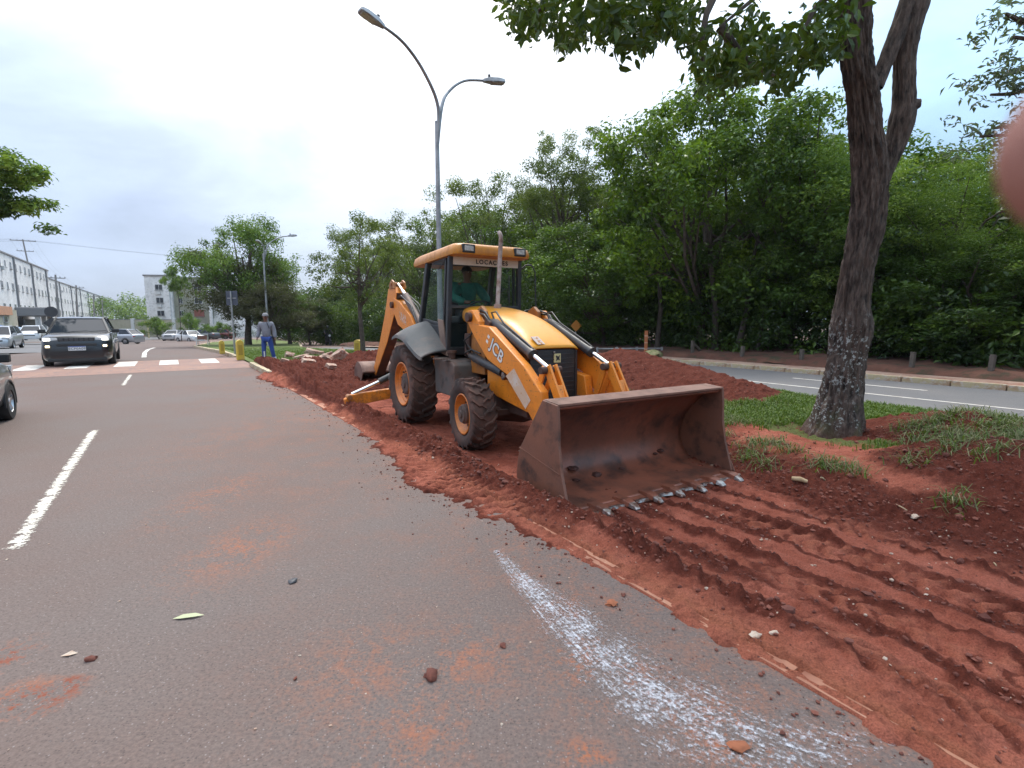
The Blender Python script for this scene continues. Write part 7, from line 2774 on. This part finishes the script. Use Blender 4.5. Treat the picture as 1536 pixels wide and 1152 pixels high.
lump('dry_clump', 'round clump of dry grass on the slope of the big earth mound behind the bucket', 978, 590, .16, (1.4, 1, .6), M('dry grass clump', (.22, .20, .10), .95, 0, [((.10, .12, .04), 20, .45, .6)], (60, 1., .03)), 14, 'grass clump')


def stick(label, a, b_, r, mat):
    P = []
    for (px, py) in (a, b_):
        z = -.05
        for _ in range(6):
            p = gnd(px, py, z)
            u, n = UN(p)
            z = dirt_z(u, n) if n > 2.2 else 0.0
        P.append(V3((p.x, p.y, z + r * 1.2)))
    m = MB().tube([P[0], P[0].lerp(P[1], .5) + V3((0, 0, r * .4)), P[1]], [r * .8, r, r * .7], 8)
    o = m.build('wood_piece', mat, smooth=60)
    return tag(o, label, 'wood piece')


stick('pale broken piece of wood on the earth below the near tree', (1188, 716), (1212, 711), .026, M('pale wood', (.42, .30, .17), .8, 0, [((.3, .2, .1), 14, .5, .65)]))
stick('short pale root lying on the earth right of the broken piece of wood', (1231, 720), (1238, 713), .010, STRAWM)
stick('thin pale straw on the dark bank below the grass heap', (1345, 742), (1362, 752), .006, STRAWM)
stick('thin straw on the dark earth at the right edge', (1497, 795), (1503, 784), .005, STRAWM)
# fallen leaf on the asphalt
p0 = gnd(282, 927)
m = MB()
m.add([(-.075, -.006, .006), (-.03, .018, .014), (.03, .02, .016), (.08, .008, .006), (.035, -.012, .012), (-.03, -.016, .010)], [(0, 5, 1), (1, 5, 4, 2), (2, 4, 3)])
o = m.build('fallen_leaf', M('pale green leaf', (.40, .42, .24), .6))
o.location, o.rotation_euler = p0, (0, 0, .15)
tag(o, 'pale green fallen leaf lying on the bare asphalt', 'leaf')
p0 = gnd(103, 983)
o = MB().add([(-.03, -.012, .004), (.0, .02, .012), (.035, .012, .004), (.01, -.014, .008)], [(0, 3, 2, 1)]).build('paper_scrap', PALE)
o.location = p0
tag(o, 'small pale paper scrap above the red stain at the lower left', 'scrap')

# crumbs: clods on the loose earth and crumbs strewn over the asphalt edge
ico = bmesh.new()
bmesh.ops.create_icosphere(ico, subdivisions=1, radius=1)
IV = np.array([tuple(v.co) for v in ico.verts])
ico.verts.index_update()
IF = np.array([[v.index for v in f.verts] for f in ico.faces])
ico.free()


def scatter(name, u, n, r, zoff, mat, label, cat, flat=.7, zf=None):
    z = dirt(u, n)[0] if zf is None else zf
    k = len(u)
    q = np.random.default_rng(k)
    P = np.stack([u * DU[0] + n * DN[0], u * DU[1] + n * DN[1], z + zoff * r], 1)
    V = IV[None] * (1 + .55 * (q.random((k, len(IV), 1)) - .5)) * (r[:, None, None] * q.uniform(.6, 1.3, (k, 1, 3)))
    V[:, :, 2] *= flat
    V = (V + P[:, None]).reshape(-1, 3)
    F = (IF[None] + (np.arange(k) * len(IV))[:, None, None]).reshape(-1, 3)
    o = npmesh(name, V, F, 3, mat)
    return tag(o, label, cat, kind='stuff')


q = np.random.default_rng(77)
u = np.concatenate([q.uniform(-1, 6, 60000), q.uniform(3, 17, 26000)])
n = np.concatenate([q.uniform(2.2, 7.8, 60000), q.uniform(2.2, 10, 26000)])
z, lo, dr = dirt(u, n)
ok = q.random(len(u)) < (lo ** 2 * .55 + .012)
u, n, lo = u[ok][:15000], n[ok][:15000], lo[ok][:15000]
r = .006 + .014 * q.random(len(u)) ** 3 + .028 * (q.random(len(u)) < .05) * q.random(len(u))
r = r * .8 * (1 + .12 * np.clip(u - 3, 0, 8))
scatter('soil_crumbs', u, n, r, .3, CLODM, 'dark crumbs and clods strewn over the loose red earth', 'soil crumbs')
k = 1300
u = q.uniform(-.5, 15, k)
ne = np.interp(u, NE[:, 0], NE[:, 1])
n = ne - q.gamma(1.0, .16, k) + .05
scatter('soil_crumbs', u, n,   .003 + .010 * q.random(k) ** 4, .4, CLODM, 'small red crumbs scattered over the asphalt along the earth edge', 'soil crumbs', zf=np.full(k, .001))
k = 520
u, n = q.uniform(.3, 9, k), q.uniform(-4.5, 2.0, k)
scatter('grit', u, n, .0025 + .005 * q.random(k) ** 3, .3, PALE, 'pale grit scattered over the asphalt', 'grit', zf=np.full(k, .001))
k = 420
u, n = q.uniform(-.5, 5.5, k), q.uniform(2.3, 6.2, k)
scatter('stone_chips', u, n, .004 + .011 * q.random(k) ** 3, .4, PALE, 'pale stone chips and root bits in the red earth', 'stone chips')

# lime streak on the asphalt
CT = [(744, 826, 9), (768, 856, 16), (800, 884, 26), (845, 925, 42), (900, 978, 62), (965, 1030, 92), (1040, 1080, 118), (1130, 1120, 136), (1240, 1165, 150)]
CT = spline(CT, 6)
V, S_, T_, F = [], [], [], []
acc = 0
prev = None
nx = 24
for i, (px, py, w) in enumerate(CT):
    g0 = gnd(px, py)
    if prev is not None:
        acc += (g0 - prev).length
    prev = g0
    for j in range(nx + 1):
        t = j / nx * 2 - 1
        p = gnd(px + t * w * .95, py - t * w * .42)
        V.append((p.x, p.y, .0045))
        S_.append(acc)
        T_.append(t)
for i in range(len(CT) - 1):
    for j in range(nx):
        F.append((i * (nx + 1) + j, i * (nx + 1) + j + 1, (i + 1) * (nx + 1) + j + 1, (i + 1) * (nx + 1) + j))
m, t, b = newmat('lime powder')
sa = N(t, 'ShaderNodeAttribute', attribute_name='along').outputs['Fac']
ta = N(t, 'ShaderNodeAttribute', attribute_name='across').outputs['Fac']
cb = N(t, 'ShaderNodeCombineXYZ')
t.links.new(mth(t, 'MULTIPLY', sa, 1.6), cb.inputs[0])
t.links.new(mth(t, 'MULTIPLY', ta, 5.0), cb.inputs[1])
str_ = noise_out(t, cb.outputs[0], 2.2, 7, .68, .3)
cb2 = N(t, 'ShaderNodeCombineXYZ')
t.links.new(mth(t, 'MULTIPLY', sa, 14.0), cb2.inputs[0])
t.links.new(mth(t, 'MULTIPLY', ta, 14.0), cb2.inputs[1])
str2 = noise_out(t, cb2.outputs[0], 2.0, 5, .7)
gr = noise_out(t, coords(t), 55, 4, .8)
edge_ = mth(t, 'SUBTRACT', 1.0, mth(t, 'MULTIPLY', ta, ta))
blot = noise_out(t, coords(t), 5.5, 4, .6)
core = mth(t, 'ADD', mth(t, 'ADD', mth(t, 'MULTIPLY', edge_, .15), mth(t, 'MULTIPLY', mth(t, 'SUBTRACT', blot, .45), .22)), mth(t, 'MULTIPLY', ramp(t, mth(t, 'DIVIDE', sa, 2.6), [(0, .10), (.3, .11), (1., .05)]), 1.0))
f = mth(t, 'ADD', mth(t, 'ADD', mth(t, 'MULTIPLY', str_, .34), mth(t, 'MULTIPLY', str2, .26)), mth(t, 'ADD', mth(t, 'MULTIPLY', gr, .56), core))
f = ramp(t, f, [(.80, 0.), (.945, .8)])
f = mth(t, 'MULTIPLY', f, ramp(t, edge_, [(0.02, 0.), (.25, 1.)]))
b.inputs['Base Color'].default_value = (.60, .60, .63, 1)
b.inputs['Roughness'].default_value = .9
tr = N(t, 'ShaderNodeBsdfTransparent')
ms = N(t, 'ShaderNodeMixShader')
t.links.new(f, ms.inputs[0])
t.links.new(tr.outputs[0], ms.inputs[1])
t.links.new(b.outputs[0], ms.inputs[2])
t.links.new(ms.outputs[0], t.nodes['Material Output'].inputs[0])
o = npmesh('lime_streak', V, F, 4, m, attrs={'along': S_, 'across': T_})
o['kind'] = 'structure'
# ------------------------------------------------------------------ thin moist air round the whole street
hz = MB().box((0, 300, 10), (2800, 1700, 24)).build('haze')
hz['kind'] = 'stuff'
tag(hz, 'thin pale moist air over the whole street')
hm = bpy.data.materials.new('haze air')
hm.use_nodes = True
ht = hm.node_tree
ht.nodes.clear()
pv = ht.nodes.new('ShaderNodeVolumePrincipled')
pv.inputs['Color'].default_value = (.86, .92, 1.0, 1)
pv.inputs['Density'].default_value = .0002
ho = ht.nodes.new('ShaderNodeOutputMaterial')
ht.links.new(pv.outputs[0], ho.inputs['Volume'])
hz.data.materials.append(hm)
